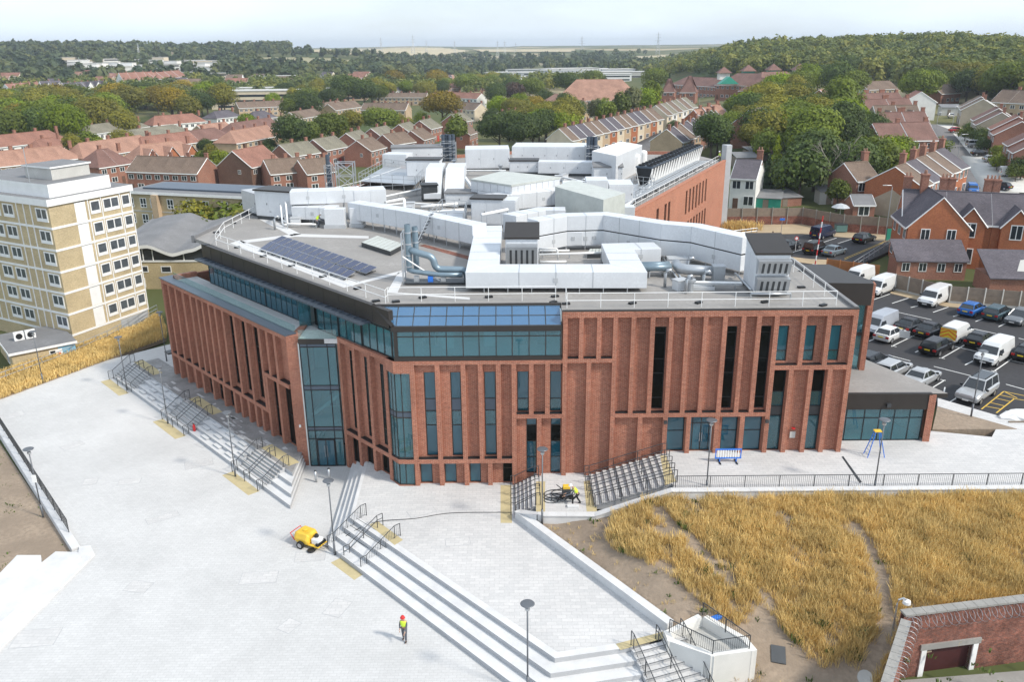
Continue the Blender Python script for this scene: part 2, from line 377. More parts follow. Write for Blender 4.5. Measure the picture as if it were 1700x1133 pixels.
# plaza edge: pale kerb walls on the left
def kerb_path(name, pts, w, z0, z1, mat, label=None, cat=None):
    mb = MB()
    for a, b in zip(pts[:-1], pts[1:]):
        a, b = Vector(a[:2]), Vector(b[:2]); d = (b - a).normalized(); n = Vector((-d.y, d.x)) * w / 2
        mb.prism([tuple(a + n - d * .0), tuple(b + n), tuple(b - n), tuple(a - n)], z0, z1)
    o = mb.build(name, mat, bevel=.02)
    if label: tag(o, label, cat)
    else: tag(o, kind='structure')
    return o
kerb_path('plaza_kerb', [(-53.2, 77), (-29.8, 49.2)], .55, -.8, .16, X['granite'])
# ---- terrace A with its four giant steps (levels .3 .6 .9 1.2)
L1p, L1d = pix(604, 773, 1.2), (pix(580.5, 860, 1.2) - pix(604, 773, 1.2))
L2p = pix(580.5, 860, 1.2); L2d = pix(921, 1094, 1.2) - L2p
L3p = pix(921, 1094, 1.2); L3d = pix(1045, 1076, 1.2) - L3p
def nrm_out(d): d = Vector((d[0], d[1])).normalized(); return Vector((d.y, -d.x))
N1, N2, N3 = [nrm_out(d) for d in (L1d, L2d, L3d)]
cA = Vector((0, 50))
for nn, pp in ((N1, L1p), (N2, L2p), (N3, L3p)):
    if (Vector((pp[0], pp[1])) - cA).dot(nn) < 0: nn *= -1
wallA0, wallA1 = pix(857, 861, 1.2), pix(1108, 1050, 1.2)
def stepA(k):
    o = 4 - k
    p1 = (L1p[0] + N1.x * .42 * o, L1p[1] + N1.y * .42 * o); p2 = (L2p[0] + N2.x * .74 * o, L2p[1] + N2.y * .74 * o); p3 = (L3p[0] + N3.x * .74 * o, L3p[1] + N3.y * .74 * o)
    a = isect(p1, L1d, p2, L2d); b = isect(p2, L2d, p3, L3d); e = (p3[0] + L3d[0] * 1.05, p3[1] + L3d[1] * 1.05)
    far = (p1[0] - L1d[0] * .6, p1[1] - L1d[1] * .6)
    return far, a, b, e
far, a, b, e = stepA(4)
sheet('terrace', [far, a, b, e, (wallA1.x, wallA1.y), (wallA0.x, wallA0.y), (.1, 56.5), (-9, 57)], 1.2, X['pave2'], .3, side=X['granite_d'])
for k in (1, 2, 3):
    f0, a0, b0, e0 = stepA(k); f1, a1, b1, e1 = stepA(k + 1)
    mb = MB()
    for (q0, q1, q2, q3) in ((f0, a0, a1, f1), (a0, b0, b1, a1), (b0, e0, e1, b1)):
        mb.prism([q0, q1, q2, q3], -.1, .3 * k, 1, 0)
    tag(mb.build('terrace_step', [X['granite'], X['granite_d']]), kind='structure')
f4, a4, b4, e4 = stepA(4)
f5, a5, b5, e5 = stepA(4.6); mb = MB()      # pale edge stones of the terrace's top step
for q4 in ((f4, a4, a5, f5), (a4, b4, b5, a5), (b4, e4, e5, b5)): mb.prism(list(q4), 1.203, 1.209)
tag(mb.build('terrace_edge', X['granite']), kind='structure')
# ---- railings
def railing(pts, label, h=1.05, post=1.5, bars=.13, group=None, name='railing', mat='steel_d', rails=(1.,), r=.024):
    """pts: 3D path of the foot; upright bars between posts, one or more rails"""
    t = thing(name, label, 'railing', pts[0], 0, group)
    for fr in rails:
        mb = MB(); mb.tube([(p[0], p[1], p[2] + h * fr) for p in pts], r * 1.15, 6); mb.build('rail', X[mat], t)
    bb = MB(); nb = 0
    for a, b in zip(pts[:-1], pts[1:]):
        a, b = Vector(a), Vector(b); L = (b - a).length; n = max(1, round(L / post))
        for i in range(n + 1):
            if i == n and b is not Vector(pts[-1]) and not (b - Vector(pts[-1])).length < 1e-6: continue
            p = a.lerp(b, i / n); mb = MB(); mb.tube([p - Vector((0, 0, .05)), p + Vector((0, 0, h))], r * 1.25, 6); mb.build('post', X[mat], t)
        if bars:
            m = int(L / bars)
            for i in range(1, m):
                p = a.lerp(b, i / m); bb.tube([p + Vector((0, 0, .1)), p + Vector((0, 0, h - .03))], .0095, 4, caps=False); nb += 1
            bb.tube([a + Vector((0, 0, .1)), b + Vector((0, 0, .1))], .014, 4)
    if nb: o = bb.build('balusters', X[mat], t); o['kind'] = 'stuff'
    return t
def flight(base0, base1, updir, run, z0, z1, nrise, label, rail_label, nrails=3, treads=True, name='stair_flight', mat='pave2', flat=.45, bars_first=True, cat=None):
    """straight stair between base0-base1 (bottom nosing line), rising along updir over `run`"""
    b0, b1, u = Vector(base0[:2]), Vector(base1[:2]), Vector(updir[:2]).normalized()
    mb = MB()
    for i in range(nrise):
        a = b0 + u * run * i / nrise; b = b1 + u * run * i / nrise; e0 = b0 + u * run * (i + 1) / nrise; e1 = b1 + u * run * (i + 1) / nrise
        zt = z0 + (z1 - z0) * (i + 1) / nrise
        mb.prism([tuple(a), tuple(b), tuple(e1), tuple(e0)], z0 - .2, zt + (.004 if treads else 0), 1, 0)
        a2, b2 = a + u * .045, b + u * .045
        mb.prism([tuple(a + u * .004), tuple(b + u * .004), tuple(b2), tuple(a2)], zt, zt + .010, 2, 2)
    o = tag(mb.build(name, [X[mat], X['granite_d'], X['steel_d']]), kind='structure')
    for k in range(nrails):
        t = k / (nrails - 1) if nrails > 1 else .5
        p = b0.lerp(b1, .04 + .92 * t); q0 = p - u * flat; q1 = p + u * (run + flat)
        pts = [(q0.x, q0.y, z0), (p.x, p.y, z0), ((p + u * run).x, (p + u * run).y, z1), (q1.x, q1.y, z1)]
        railing(pts, rail_label, .95, 1.6, .14 if (k in (0, nrails - 1) and bars_first) else .0, group=rail_label + ' set', rails=(1., .62) if not (k in (0, nrails - 1)) else (1.,))
# rail flight in the giant steps of terrace A
g0, g1 = pix(552, 905, 0), pix(612, 945, 0)
upA = -N2
flight((g0.x, g0.y), (g1.x, g1.y), upA, 2.3, 0, 1.2, 8, '', 'dark steel handrail on the stair up to the terrace beside the yellow washer', 3)
def pad(pts_px, z, name='tactile_pad'):
    mb = MB(); mb.prism([tuple(pix(x, y, z)[:2]) for x, y in pts_px], z - .02, z + .005); tag(mb.build(name, X['tactile']), kind='structure')
pad([(549, 935), (565, 927), (602, 955), (588, 964)], 0)
pad([(613, 872), (627, 866), (669, 897), (655, 906)], 1.206)
# ---- low wall on the right side of terrace A
def wall_thing(name, label, pts, w, z0f, z1f, mat, cap=None, cat='wall', capw=.06, caph=.07):
    t = thing(name, label, cat, (pts[0][0], pts[0][1], z0f(0)))
    for i, (a, b) in enumerate(zip(pts[:-1], pts[1:])):
        a, b = Vector(a[:2]), Vector(b[:2]); d = (b - a).normalized(); n = Vector((-d.y, d.x)); za, zb = z1f(i), z1f(i + 1)
        def zz(p, a=a, d=d, L=(b - a).length, za=za, zb=zb): return za + (zb - za) * max(0, min(1, (Vector(p[:2]) - a).dot(d) / L))
        m = MB(); m.prism([tuple(a + n * w / 2), tuple(b + n * w / 2), tuple(b - n * w / 2), tuple(a - n * w / 2)], z0f(i), zz); m.build('wall_length', mat, t)
        if cap:
            k = w / 2 + capw
            L = (b - a).length; ns = max(1, round(L / 1.8))
            for j in range(ns):
                c = a + d * (L * j / ns + .006); e = a + d * (L * (j + 1) / ns - .006)
                m = MB(); m.prism([tuple(c + n * k), tuple(e + n * k), tuple(e - n * k), tuple(c - n * k)], lambda p: zz(p) + .002, lambda p: zz(p) + caph); m.build('coping_stone', cap, t)
    return t
wA = [(wallA0.x + .1, wallA0.y + .1), (wallA1.x + .15, wallA1.y + .1)]
wall_thing('retaining_wall', 'pale granite low wall between the terrace and the golden grass bed', wA, .42, lambda i: .3, lambda i: 1.72, X['granite'], X['granite'])
# ---- landing and terrace B
ZL, ZB = 1.97, 3.72
Lw0 = pix(893, 856, ZL); Lw1 = pix(990, 853, ZL); Bw0 = pix(1108, 812, ZB)
YB = 50.05
sheet('landing', [(1.55, 56.2), (1.55, Lw0.y), (5.6, Lw0.y), (5.6, 56.2)], ZL, X['pave2'], 1.)
pad([(890, 800), (905, 800), (905, 851), (890, 853)], ZL); pad([(969, 800), (985, 797), (991, 850), (974, 850)], ZL)
flight((.12, 51.0), (.12, 55.3), (1, 0), 1.45, 1.2, ZL, 5, '', 'dark steel handrail on the short stair between terrace and landing', 4, bars_first=False, flat=.3)
pad([(831, 806), (849, 806), (850, 869), (831, 869)], 1.2)
flight((5.6, 50.9), (5.6, 55.3), (1, 0), 5.3, ZL, ZB, 11, '', 'dark steel handrail on the wide stair against the brick facade', 5, bars_first=False, flat=.35)
sheet('upper_terrace', [(10.9, 56.2), (10.9, YB), (62, YB), (62, 57.5), (47, 60), (40, 62.2), (36.5, 57.7), (24.5, 61), (24.2, 56.2)], ZB, X['pave2'], 1.2)
pad([(1096, 757), (1106, 757), (1122, 800), (1104, 806)], ZB)
wall_thing('retaining_wall', 'white capped wall stepping from the landing up to the long terrace railing',
           [(wallA0.x + .2, wallA0.y - .1), (Lw0.x, Lw0.y - .15), (5.5, Lw0.y - .25), (10.6, YB - .25), (46, YB - .25)], .4, lambda i: .2, lambda i: (1.75, 2.1, 2.1, 3.8, 3.8)[i], X['granite'], X['granite'])
railing([(10.95, YB + .05, ZB), (46, YB + .05, ZB)], 'long dark steel railing along the upper terrace above the grass bed', 1.0, 2.3, .13)
railing([(5.65, 50.75, ZL), (10.9, 50.55, ZB)], 'dark steel balustrade on the outer edge of the wide stair', 1.0, 1.6, .14)
railing([(.2, 50.85, 1.2), (1.5, 50.8, ZL)], 'dark steel balustrade on the outer edge of the short stair', 1.0, .7, .14)
drain = MB(); drain.prism([tuple(pix(x, y, ZB)[:2]) for x, y in ((1397, 759), (1400, 758), (1431, 801), (1427, 803))], ZB, ZB + .005); tag(drain.build('dark_strip', X['steel_d']), kind='structure')  # thin dark strip running across the upper terrace paving
# ---- left terrace with giant seating steps
dL = Vector((-.684, .729)); oL = Vector((-.729, -.684)); P0 = Vector((-17.5, 61.2)); P1 = Vector((-13.5, 60.9))
apex0 = pix(482, 846, 0)
def lt(s, o): v = P0 + dL * s + oL * o; return (v.x, v.y)
wst = (Vector((apex0.x, apex0.y)) - P0).dot(oL); sap = (Vector((apex0.x, apex0.y)) - P0).dot(dL)
LTW = 2.1                                      # width of the terrace in front of the facade
trd = (wst - LTW) / 3
def stepL(k):
    o = LTW + trd * (4 - k) ; s0 = sap + .95 * (k - 1)
    return lt(-.35 + .12 * k, -.6), lt(s0, o), lt(30, o), lt(30, -.6)
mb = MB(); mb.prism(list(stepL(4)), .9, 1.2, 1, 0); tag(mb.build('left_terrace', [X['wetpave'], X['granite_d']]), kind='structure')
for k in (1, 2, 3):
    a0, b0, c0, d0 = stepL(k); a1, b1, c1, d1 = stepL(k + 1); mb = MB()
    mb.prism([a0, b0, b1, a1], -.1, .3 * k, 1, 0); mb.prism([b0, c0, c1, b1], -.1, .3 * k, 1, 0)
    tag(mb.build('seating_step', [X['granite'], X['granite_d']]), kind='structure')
# loose-looking seat blocks staggered over the steps
rb = random.Random(3); sb = None
def seat_zone(s0, s1):
    for k in range(1, 4):
        s = s0 + (k % 2) * 1.15
        while s < s1 - 1.1:
            L = 1.15; o0 = LTW + trd * (3 - k) + .015; w_ = trd * .52
            mb = MB(); q = [lt(s, o0), lt(s + L, o0), lt(s + L, o0 + w_), lt(s, o0 + w_)]
            mb.prism(q, .3 * k - .05, .3 * k + .15, 1, 0)
            o = mb.build('seat_block', [X['granite'], X['granite_d']]); tag(o, 'pale granite seat block set on the giant steps beside the left terrace', 'seat block', 'granite seat blocks on the giant steps')
            s += L + rb.choice((1.1, 1.15, 1.25))
def sl_px(px, py): v = pix(px, py, 0); return (Vector((v.x, v.y)) - P0).dot(dL)
sA0, sA1 = sl_px(437, 815), sl_px(393, 780); sB0, sB1 = sl_px(318, 722), sl_px(281, 692); sC0, sC1 = sl_px(228, 650), sl_px(200, 625)
seat_zone(sA1 + .4, sB0 - .3); seat_zone(sB1 + .4, sC0 - .2)
for i, (q0, q1) in enumerate(((sA0, sA1), (sB0, sB1), (sC0, sC1))):
    lab = ['by the entrance corner', 'in the middle of the seating steps', 'at the far end of the seating steps'][i]
    flight(lt(q1, wst + .01), lt(q0, wst + .01), -oL, trd * 3, 0, 1.2, 8, '', 'dark steel handrail on the stair ' + lab, 3)
    for z, o0, o1 in ((0, wst + .35, wst + 1.3), (1.2, LTW - 1.3, LTW - .35)):
        mb = MB(); mb.prism([lt(q0 + .1, o0), lt(q1 - .1, o0), lt(q1 - .1, o1), lt(q0 + .1, o1)], z - .02, z + .005); tag(mb.build('tactile_pad', X['tactile']), kind='structure')
# streaks of dry paving left on the wet terrace
rb = random.Random(5)
for i in range(46):
    s = rb.uniform(.8, 22); o_ = rb.uniform(LTW - 1.9, LTW - .15); L = rb.uniform(.3, 1.6); W_ = rb.uniform(.06, .3)
    mb = MB(); mb.prism([lt(s, o_), lt(s + L, o_ + rb.uniform(-.1, .1)), lt(s + L, o_ + W_), lt(s + rb.uniform(0, .3), o_ + W_)], 1.19, 1.204, bottom=False); tag(mb.build('dry_paving_patch', X['pave2']), kind='structure')
# ---- left: railing, soil beds and long seat walls
railing([(-53, 77.0, .16), (-31.2, 51.1, .16)], 'dark steel railing along the plaza edge above the bare soil', 1.05, 2., .13)
sheet('soil_bank', [(-54, 77), (-29.9, 49.0), (-31.5, 46.9), (-60, 20), (-80, 20), (-80, 77)], lambda p: -.28 - .012 * max(0, -30 - p[0]), X['soil'], .3)
def wall_px(label, pxs, w, z0, z1):
    P = [pix(x, y, z1) for x, y in pxs]; return P
for nm, lab, pts, z1 in (('seat_wall', 'long pale granite seat wall beside the plaza corner', [(28, 922), (68, 922), (68, 932), (-45, 1040), (-75, 1030)], .45),
                         ('seat_wall', 'broad pale granite step wall running along the plaza edge', [(92, 916), (129, 917), (134, 925), (-60, 1085), (-90, 1060)], .3)):
    mb = MB(); mb.prism([tuple(pix(x, y, z1)[:2]) for x, y in pts], -.6, z1); o = mb.build(nm, X['granite'], bevel=.03); tag(o, lab, 'seat wall')
mb = MB(); mb.prism([tuple(pix(x, y, .14)[:2]) for x, y in ((131, 908), (150, 906), (157, 920), (-50, 1128), (-60, 1085), (129, 927))], -.5, .14); tag(mb.build('plaza_step', X['granite']), kind='structure')
# red tarmac corner behind the soil
mb = MB(); mb.prism([tuple(pix(x, y, -.5)[:2]) for x, y in ((-60, 790), (12, 790), (27, 815), (12, 835), (-60, 860))], -.9, -.46); tag(mb.build('path', M_plain('red_path', (.25, .13, .10), .9)), kind='structure')
# ---- golden bed on the right
bedP = [(wallA0.x + .4, wallA0.y - .3), (5.5, Lw0.y - .5), (10.6, YB - .5), (46, YB - .5), (46, 24), (12, 24), (12.9, 35.4), (wallA1.x + .35, wallA1.y - .05)]
def inpoly(x, y, P):
    c = False; j = len(P) - 1
    for i in range(len(P)):
        if (P[i][1] > y) != (P[j][1] > y) and x < (P[j][0] - P[i][0]) * (y - P[i][1]) / (P[j][1] - P[i][1]) + P[i][0]: c = not c
        j = i
    return c
zy_ = 3.6; YA, YBp, YC = pix(1502, 1024, zy_), pix(1790, 988, zy_), pix(1462, 1150, zy_)
_d = Vector((YC.x - YA.x, YC.y - YA.y)); YARD = [(YA.x + .1, YA.y - .1), (YA.x + 20, YA.y + (YBp.y - YA.y) / (YBp.x - YA.x) * 20), (YA.x + 20, 20), (YA.x + _d.x * 4, YA.y + _d.y * 4)]
_w = Vector((wallA1.x - wallA0.x, wallA1.y - wallA0.y)).normalized(); WN = Vector((-_w.y, _w.x)); WN = WN if WN.x > 0 else -WN
PLN = [tuple(pix(x, y, 1.75)[:2]) for x, y in ((1106, 1049), (1113, 1064), (1183, 1088), (1252, 1079), (1238, 1062), (1166, 1021))]
def bedz(x, y):
    t = ss(36, 49.5, y); u = ss(2, 11, x)
    top = 1.55 + (3.25 - 1.55) * u; low = 1.35 - 1.75 * ss(9.5, 12.5, x) * ss(41, 35, y) * 1.0 + 1.1 * ss(15, 24, x)
    z = low * (1 - t) + top * t
    dw = (x - wallA0.x) * WN.x + (y - wallA0.y) * WN.y; z = min(z, 1.5 + .34 * max(0, dw - .3))
    dl = Lw0.y - .5 - y; z = min(z, 1.75 + .3 * max(0, dl)) if x < 6 else min(z, 1.75 + (x - 5.5) * .36 + .25 * max(0, dl - 1))
    if dw < .2: z = min(z, .8)
    if inpoly(x, y, PLN) : z = -.6
    return z + .06 * math.sin(x * 1.7 + y) + .05 * math.sin(y * 2.3 - x * .8)
def build_bed():
    xs = np.arange(-.5, 46, .5); ys = np.arange(24, 51, .5); idx = {}; V = []; Fq = []
    g = lambda x, y: inpoly(x, y, bedP) or any(inpoly(x + a, y + b, bedP) for a, b in ((.45, .45), (-.45, .45), (.45, -.45), (-.45, -.45)))
    for i, x in enumerate(xs):
        for j, y in enumerate(ys):
            if g(x, y) and not inpoly(x, y, YARD): idx[i, j] = len(V); V.append((x, y, bedz(x, y)))
    for (i, j) in list(idx):
        q = [(i, j), (i + 1, j), (i + 1, j + 1), (i, j + 1)]
        if all(k in idx for k in q): Fq.append([idx[k] for k in q])
    o = link(bpy.data.objects.new('planting_bed', mesh_np('planting_bed', V, Fq, X['soil'], True))); tag(o, kind='structure')
build_bed()
# white stair enclosure at the foot of terrace A
sA_, sB_ = pix(1048, 1079, 1.2), pix(1140, 1055, 1.2)
dd = Vector((sB_.x - sA_.x, sB_.y - sA_.y)).normalized(); dn = Vector((dd.y, -dd.x))
pad([(1022, 1070), (1108, 1048), (1112, 1058), (1030, 1080)], 1.206)
b0 = Vector((sA_.x, sA_.y)); b1 = Vector((sA_.x, sA_.y)) + dd * 3.3
low0, low1 = b0 + dn * 4.2, b1 + dn * 4.2
flight(low0, low1, -dn, 4.2, -.7, 1.2, 12, '', 'dark steel handrail on the stair down beside the white walled planter', 3, flat=.3)
pl = [pix(1108, 1050, 1.75), pix(1113, 1062, 1.75), pix(1183, 1086, 1.75), pix(1250, 1077, 1.75), pix(1236, 1060, 1.75), pix(1166, 1020, 1.75)]
t = thing('planter', 'white rendered wall box with dark railing at the foot of the terrace', 'planter', (pl[1].x, pl[1].y, -1))
for a, b in zip(pl, pl[1:] + pl[:1]):
    A, B = Vector(a[:2]), Vector(b[:2]); d = (B - A).normalized(); n = Vector((-d.y, d.x)) * .16
    m = MB(); m.prism([tuple(A - d * .16 + n), tuple(B + d * .15 + n), tuple(B + d * .15 - n), tuple(A - d * .16 - n)], -1, 1.72 + random.uniform(0, .004)); m.build('wall', X['render'], t)
m = MB(); m.prism([tuple(p[:2]) for p in pl], -1, 1.05); m.build('infill', X['conc'], t)
zc = 1.72
railing([(pl[0].x + .1, pl[0].y, zc), (pl[2].x, pl[2].y, zc), (pl[3].x - .2, pl[3].y, zc), (pl[5].x, pl[5].y - .1, zc)], 'dark steel railing around the white walled box', .85, 1.5, .12)

# access covers and repaired patches let into the plaza
rc_ = random.Random(12)
for i, (x, y) in enumerate(((20, 690), (150, 800), (330, 770), (345, 735), (215, 800), (230, 975), (515, 925), (270, 860), (430, 960), (60, 1060), (760, 900), (700, 850), (480, 1040), (560, 1010), (120, 740))):
    p = pix(x, y, 0 if x < 600 else 1.2); a_ = rc_.uniform(0, 1.5); w_, h_ = rc_.uniform(.5, 1.2), rc_.uniform(.4, .8); z0 = p.z
    if x > 600: z0 = 1.2
    T_ = Matrix.Translation((p.x, p.y, 0)) @ Matrix.Rotation(a_, 4, 'Z')
    m = MB(T_); m.box(-w_ - .035, w_ + .035, -h_ - .035, h_ + .035, z0 - .05, z0 + .004); tag(m.build('cover_frame', X['granite_d']), kind='structure')
    m = MB(T_); m.box(-w_, w_, -h_, h_, z0 - .05, z0 + .008); tag(m.build('access_cover', X['pave2']), kind='structure')
# ================================================================ the brick campus building
bld = thing('campus_building', 'large red brick building with deep piers, top floor glazing and a roof full of ducts', 'building', (-8.5, 55.4, 1.2))
ZR = 14.7
def frame(org, u, v):
    return Matrix(((u[0], v[0], 0, org[0]), (u[1], v[1], 0, org[1]), (0, 0, 1, 0), (0, 0, 0, 1)))
MF = frame((0, 55.4), (1, 0), (0, 1))
ML = frame(P0, dL, -oL)
MM = frame(P1, dL, -oL)
class Fac:
    def __init__(s, M, parent, mat, dep=.4): s.M = M; s.p = parent; s.mat = mat; s.dep = dep
    def piers(s, us, z0, z1, w=.33, d=None):
        d = s.dep if d is None else d
        for u in us: MB(s.M).box(u - w / 2, u + w / 2, 0, d + .05, z0, z1).build('pier', s.mat, s.p)
    def band(s, u0, u1, z0, z1, name='ledge', v0=.004, v1=None): MB(s.M).box(u0, u1, v0, (s.dep if v1 is None else v1), z0, z1).build(name, s.mat, s.p)
    def sills(s, us, z, mat='black', w=.33, h=.05, gap=.02):
        for a, b in zip(us[:-1], us[1:]): MB(s.M).box(a + w / 2 + gap, b - w / 2 - gap, .03, s.dep - .01, z + .002, z + h).build('sill', X[mat], s.p)
    def wall(s, u0, u1, z0, z1, holes, v=None, name='wall', mat=None, rev=.22):
        v = s.dep if v is None else v; mb = MB(s.M)
        U = sorted({u0, u1, *[h[0] for h in holes], *[h[1] for h in holes]}); Z = sorted({z0, z1, *[h[2] for h in holes], *[h[3] for h in holes]})
        for a, b in zip(U[:-1], U[1:]):
            for c, d in zip(Z[:-1], Z[1:]):
                mu, mz = (a + b) / 2, (c + d) / 2
                if any(h[0] < mu < h[1] and h[2] < mz < h[3] for h in holes): continue
                mb.face([(a, v, c), (b, v, c), (b, v, d), (a, v, d)])
        for a, b, c, d in [h[:4] for h in holes]:
            e = v + rev
            mb.face([(a, v, c), (a, e, c), (a, e, d), (a, v, d)]); mb.face([(b, v, c), (b, v, d), (b, e, d), (b, e, c)])
            mb.face([(a, v, c), (b, v, c), (b, e, c), (a, e, c)]); mb.face([(a, v, d), (a, e, d), (b, e, d), (b, v, d)])
        return mb.build(name, mat or s.mat, s.p)
    def window(s, a, b, c, d, v=None, glass='glass_d', cuts=(), vcuts=(), fm='metal_d', fw=.06, room=0, name='window', roommat='innerd', panel=None, recess=.14):
        """frame with panes cut at heights `cuts` and positions `vcuts`"""
        v = (s.dep if v is None else v) + recess; mb = MB(s.M)
        us = [a, *vcuts, b]; zs = [c, *cuts, d]
        mb.box(a, a + fw, v - .05, v + .05, c, d); mb.box(b - fw, b, v - .05, v + .05, c, d); mb.box(a + fw, b - fw, v - .05, v + .05, c, c + fw); mb.box(a + fw, b - fw, v - .05, v + .05, d - fw, d)
        for q in cuts: mb.box(a + fw, b - fw, v - .045, v + .045, q - fw / 2, q + fw / 2)
        for q in vcuts: mb.box(q - fw / 2, q + fw / 2, v - .04, v + .04, c + fw, d - fw)
        w_ = mb.build(name, X[fm], s.p)
        for i, (e, f) in enumerate(zip(us[:-1], us[1:])):
            for j, (g, h) in enumerate(zip(zs[:-1], zs[1:])):
                gm = panel[j] if panel and panel[j] else glass
                MB(s.M).box(e + .02, f - .02, v - .012, v + .012, g + .02, h - .02).build('pane', X[gm], w_)
        if room:
            m = MB(s.M); m.face([(a - .02, v + room, c - .02), (b + .02, v + room, c - .02), (b + .02, v + room, d + .02), (a - .02, v + room, d + .02)])
            for q in ((a, a), (b, b)): m.face([(q[0], v + .06, c), (q[0], v + room, c), (q[0], v + room, d), (q[0], v + .06, d)])
            m.face([(a, v + .06, c), (b, v + .06, c), (b, v + room, c), (a, v + room, c)]); m.face([(a, v + .06, d), (b, v + .06, d), (b, v + room, d), (a, v + room, d)])
            m.build('room_behind', X[roommat], w_)
        return w_
BR = X['brick']
# ---------------- front facade, right block (x 3.5 .. 24.1)
F = Fac(MF, bld, BR)
holes = []
tall = [(10.01, 10.88, 7.15, 13.45), (15.04, 15.86, 7.15, 13.45), (17.45, 18.26, 7.15, 13.45)]
short = [(18.66, 19.5, 10.78, 13.45), (20.56, 21.43, 10.78, 13.45), (22.37, 23.2, 10.78, 13.45)]
low = [(11.28, 12.58, 3.74, 6.6), (12.98, 14.62, 3.74, 6.6), (15.3, 16.48, 3.74, 6.6), (16.95, 18.24, 3.74, 6.6)]
tall2 = [(18.66, 19.66, 3.74, 10.2), (21.45, 22.42, 3.74, 10.2)]
Lup = [(-6.36, -5.52, 3.5, 10.16), (-4.46, -3.7, 3.5, 10.16), (-2.03, -1.2, 3.5, 10.16)]
LupB = [(.34, 1.18, 7.02, 10.16), (2.7, 3.55, 7.02, 10.16)]
LlowA = [(-6.92, -6.02, 1.25, 3.0), (-5.1, -4.22, 1.25, 3.0), (-3.23, -2.4, 1.25, 3.0), (-.75, -.05, 1.25, 3.0)]
LlowB = [(1.0, 1.76, 2.0, 6.6), (2.78, 3.58, 2.0, 6.6)]
F.wall(3.5, 24.05, 1, ZR, tall + short + low + tall2)
F.wall(-8.0, 3.5, .9, 11.1, Lup + LupB + LlowA + LlowB)
rt = [3.74, 4.86, 6.1, 7.24, 8.5, 9.83, 11.11, 12.26, 13.52, 14.87, 16.15, 17.24, 18.47, 20.38, 22.12, 23.92]
F.band(3.52, 24.08, 14.26, ZR, 'parapet_band')
F.piers(rt[:3], 11.22, 14.26); F.piers(rt[4:12], 6.96, 14.26); F.piers(rt[13:15], 10.59, 14.26)
F.piers([rt[3]], 1, 14.26); F.piers([rt[12]], 3, 14.26); F.piers([23.93], 3, 14.26)
F.band(3.52, 7.07, 10.91, 11.22); F.band(7.41, 18.3, 6.64, 6.96); F.band(18.64, 23.76, 10.24, 10.59)
F.piers([5.44], 1, 10.91); F.piers([3.74], 1, 10.91); F.piers([9.25], 1.5, 6.64); F.piers([11.08, 12.78, 14.85, 16.68], 3, 6.64)
F.piers([19.85, 21.25, 22.62], 3, 10.24)
F.sills(rt[:4], 11.22); F.sills(rt[3:13], 6.96); F.sills([18.47, 20.38, 22.12, 23.93], 10.59)
for h in tall: F.window(*h, glass='glass_k', cuts=(8.0, 9.9, 11.0, 12.95), fm='black', room=1.6)
for h in short: F.window(*h, glass='glass_d', cuts=(11.55,), panel=['glass_t', None], room=1.5, roommat='innerd')
for i, h in enumerate(low):
    if i == 1:
        w_ = F.window(*h, glass='glass_d', cuts=(5.95,), vcuts=(13.2, 13.82, 14.42), fm='metal_d', room=4, roommat='innerd', name='entrance_door')
        for u in (13.74, 13.9): MB(MF).tube([(u, .42, 4.5), (u, .42, 5.2)], .02, 6).build('handle', X['galv'], w_)
    else: F.window(*h, glass='glass_d', cuts=(5.35,), fm='black', room=4, roommat='inner' if i in (0, 3) else 'innerd')
for h in tall2: F.window(*h, glass='glass_d', cuts=(6.5, 7.25, 8.4), fm='black', room=3, roommat='innerd', panel=['glass_t', 'steel_d', 'glass_t', 'glass_k'])
for (u, v_) in ((15.35, 6.72), (19.98, 5.0), (11.08, 6.3), (18.44, 6.3)):
    if v_ == 6.3:
        MB(MF).obox((u, -.1, v_), (.22, .2, .22)).build('wall_light', X['steel_d'], bld)
mb = MB(MF); mb.box(20.35, 20.75, .32, .4, 4.75, 5.25); mb.build('hydrant_panel', X['conc'], bld); MB(MF).lathe([(0, 0), (.14, 0), (.14, .08), (0, .08)], (20.55, .3, 5.5), 10).build('alarm_bell', X['red'], bld)
# worker seen through the tall stair window is a person of its own, built with the other people
# ---------------- front facade, left block (x -8.3 .. 3.5), corner window at the bend
lp = [-7.14, -5.34, -3.5, -2.28, -1.0, .11, 1.35, 2.51]
F.band(-7.9, 3.5, 10.86, 11.14, 'parapet_band')
F.piers(lp[:5], 3.38, 10.86); F.piers([lp[5]], 1, 10.86); F.piers(lp[6:], 6.96, 10.86)
F.band(-7.9, -.06, 3.04, 3.38); F.band(.28, 3.57, 6.63, 6.96)
F.piers([-7.11, -5.29, -3.44, -1.69], .9, 3.04); F.piers([1.92], 1, 6.63)
F.sills([-8.0, *lp[:6]], 3.38); F.sills(lp[5:] + [3.74], 6.96)
for h in Lup: F.window(*h, cuts=(5.95, 7.1, 8.05), room=3, roommat='innerd', panel=[None, 'glass_t', 'blue_d', None])
for h in LupB: F.window(*h, cuts=(8.0,), room=3, panel=['glass_t', None])
for i, h in enumerate(LlowA): F.window(*h, cuts=() if i < 3 else (2.4,), room=3, glass='glass_d' if i < 3 else 'glass_k')
for h in LlowB: F.window(*h, cuts=(3.3, 4.6, 5.9), room=3, panel=[None, None, 'glass_k', None])
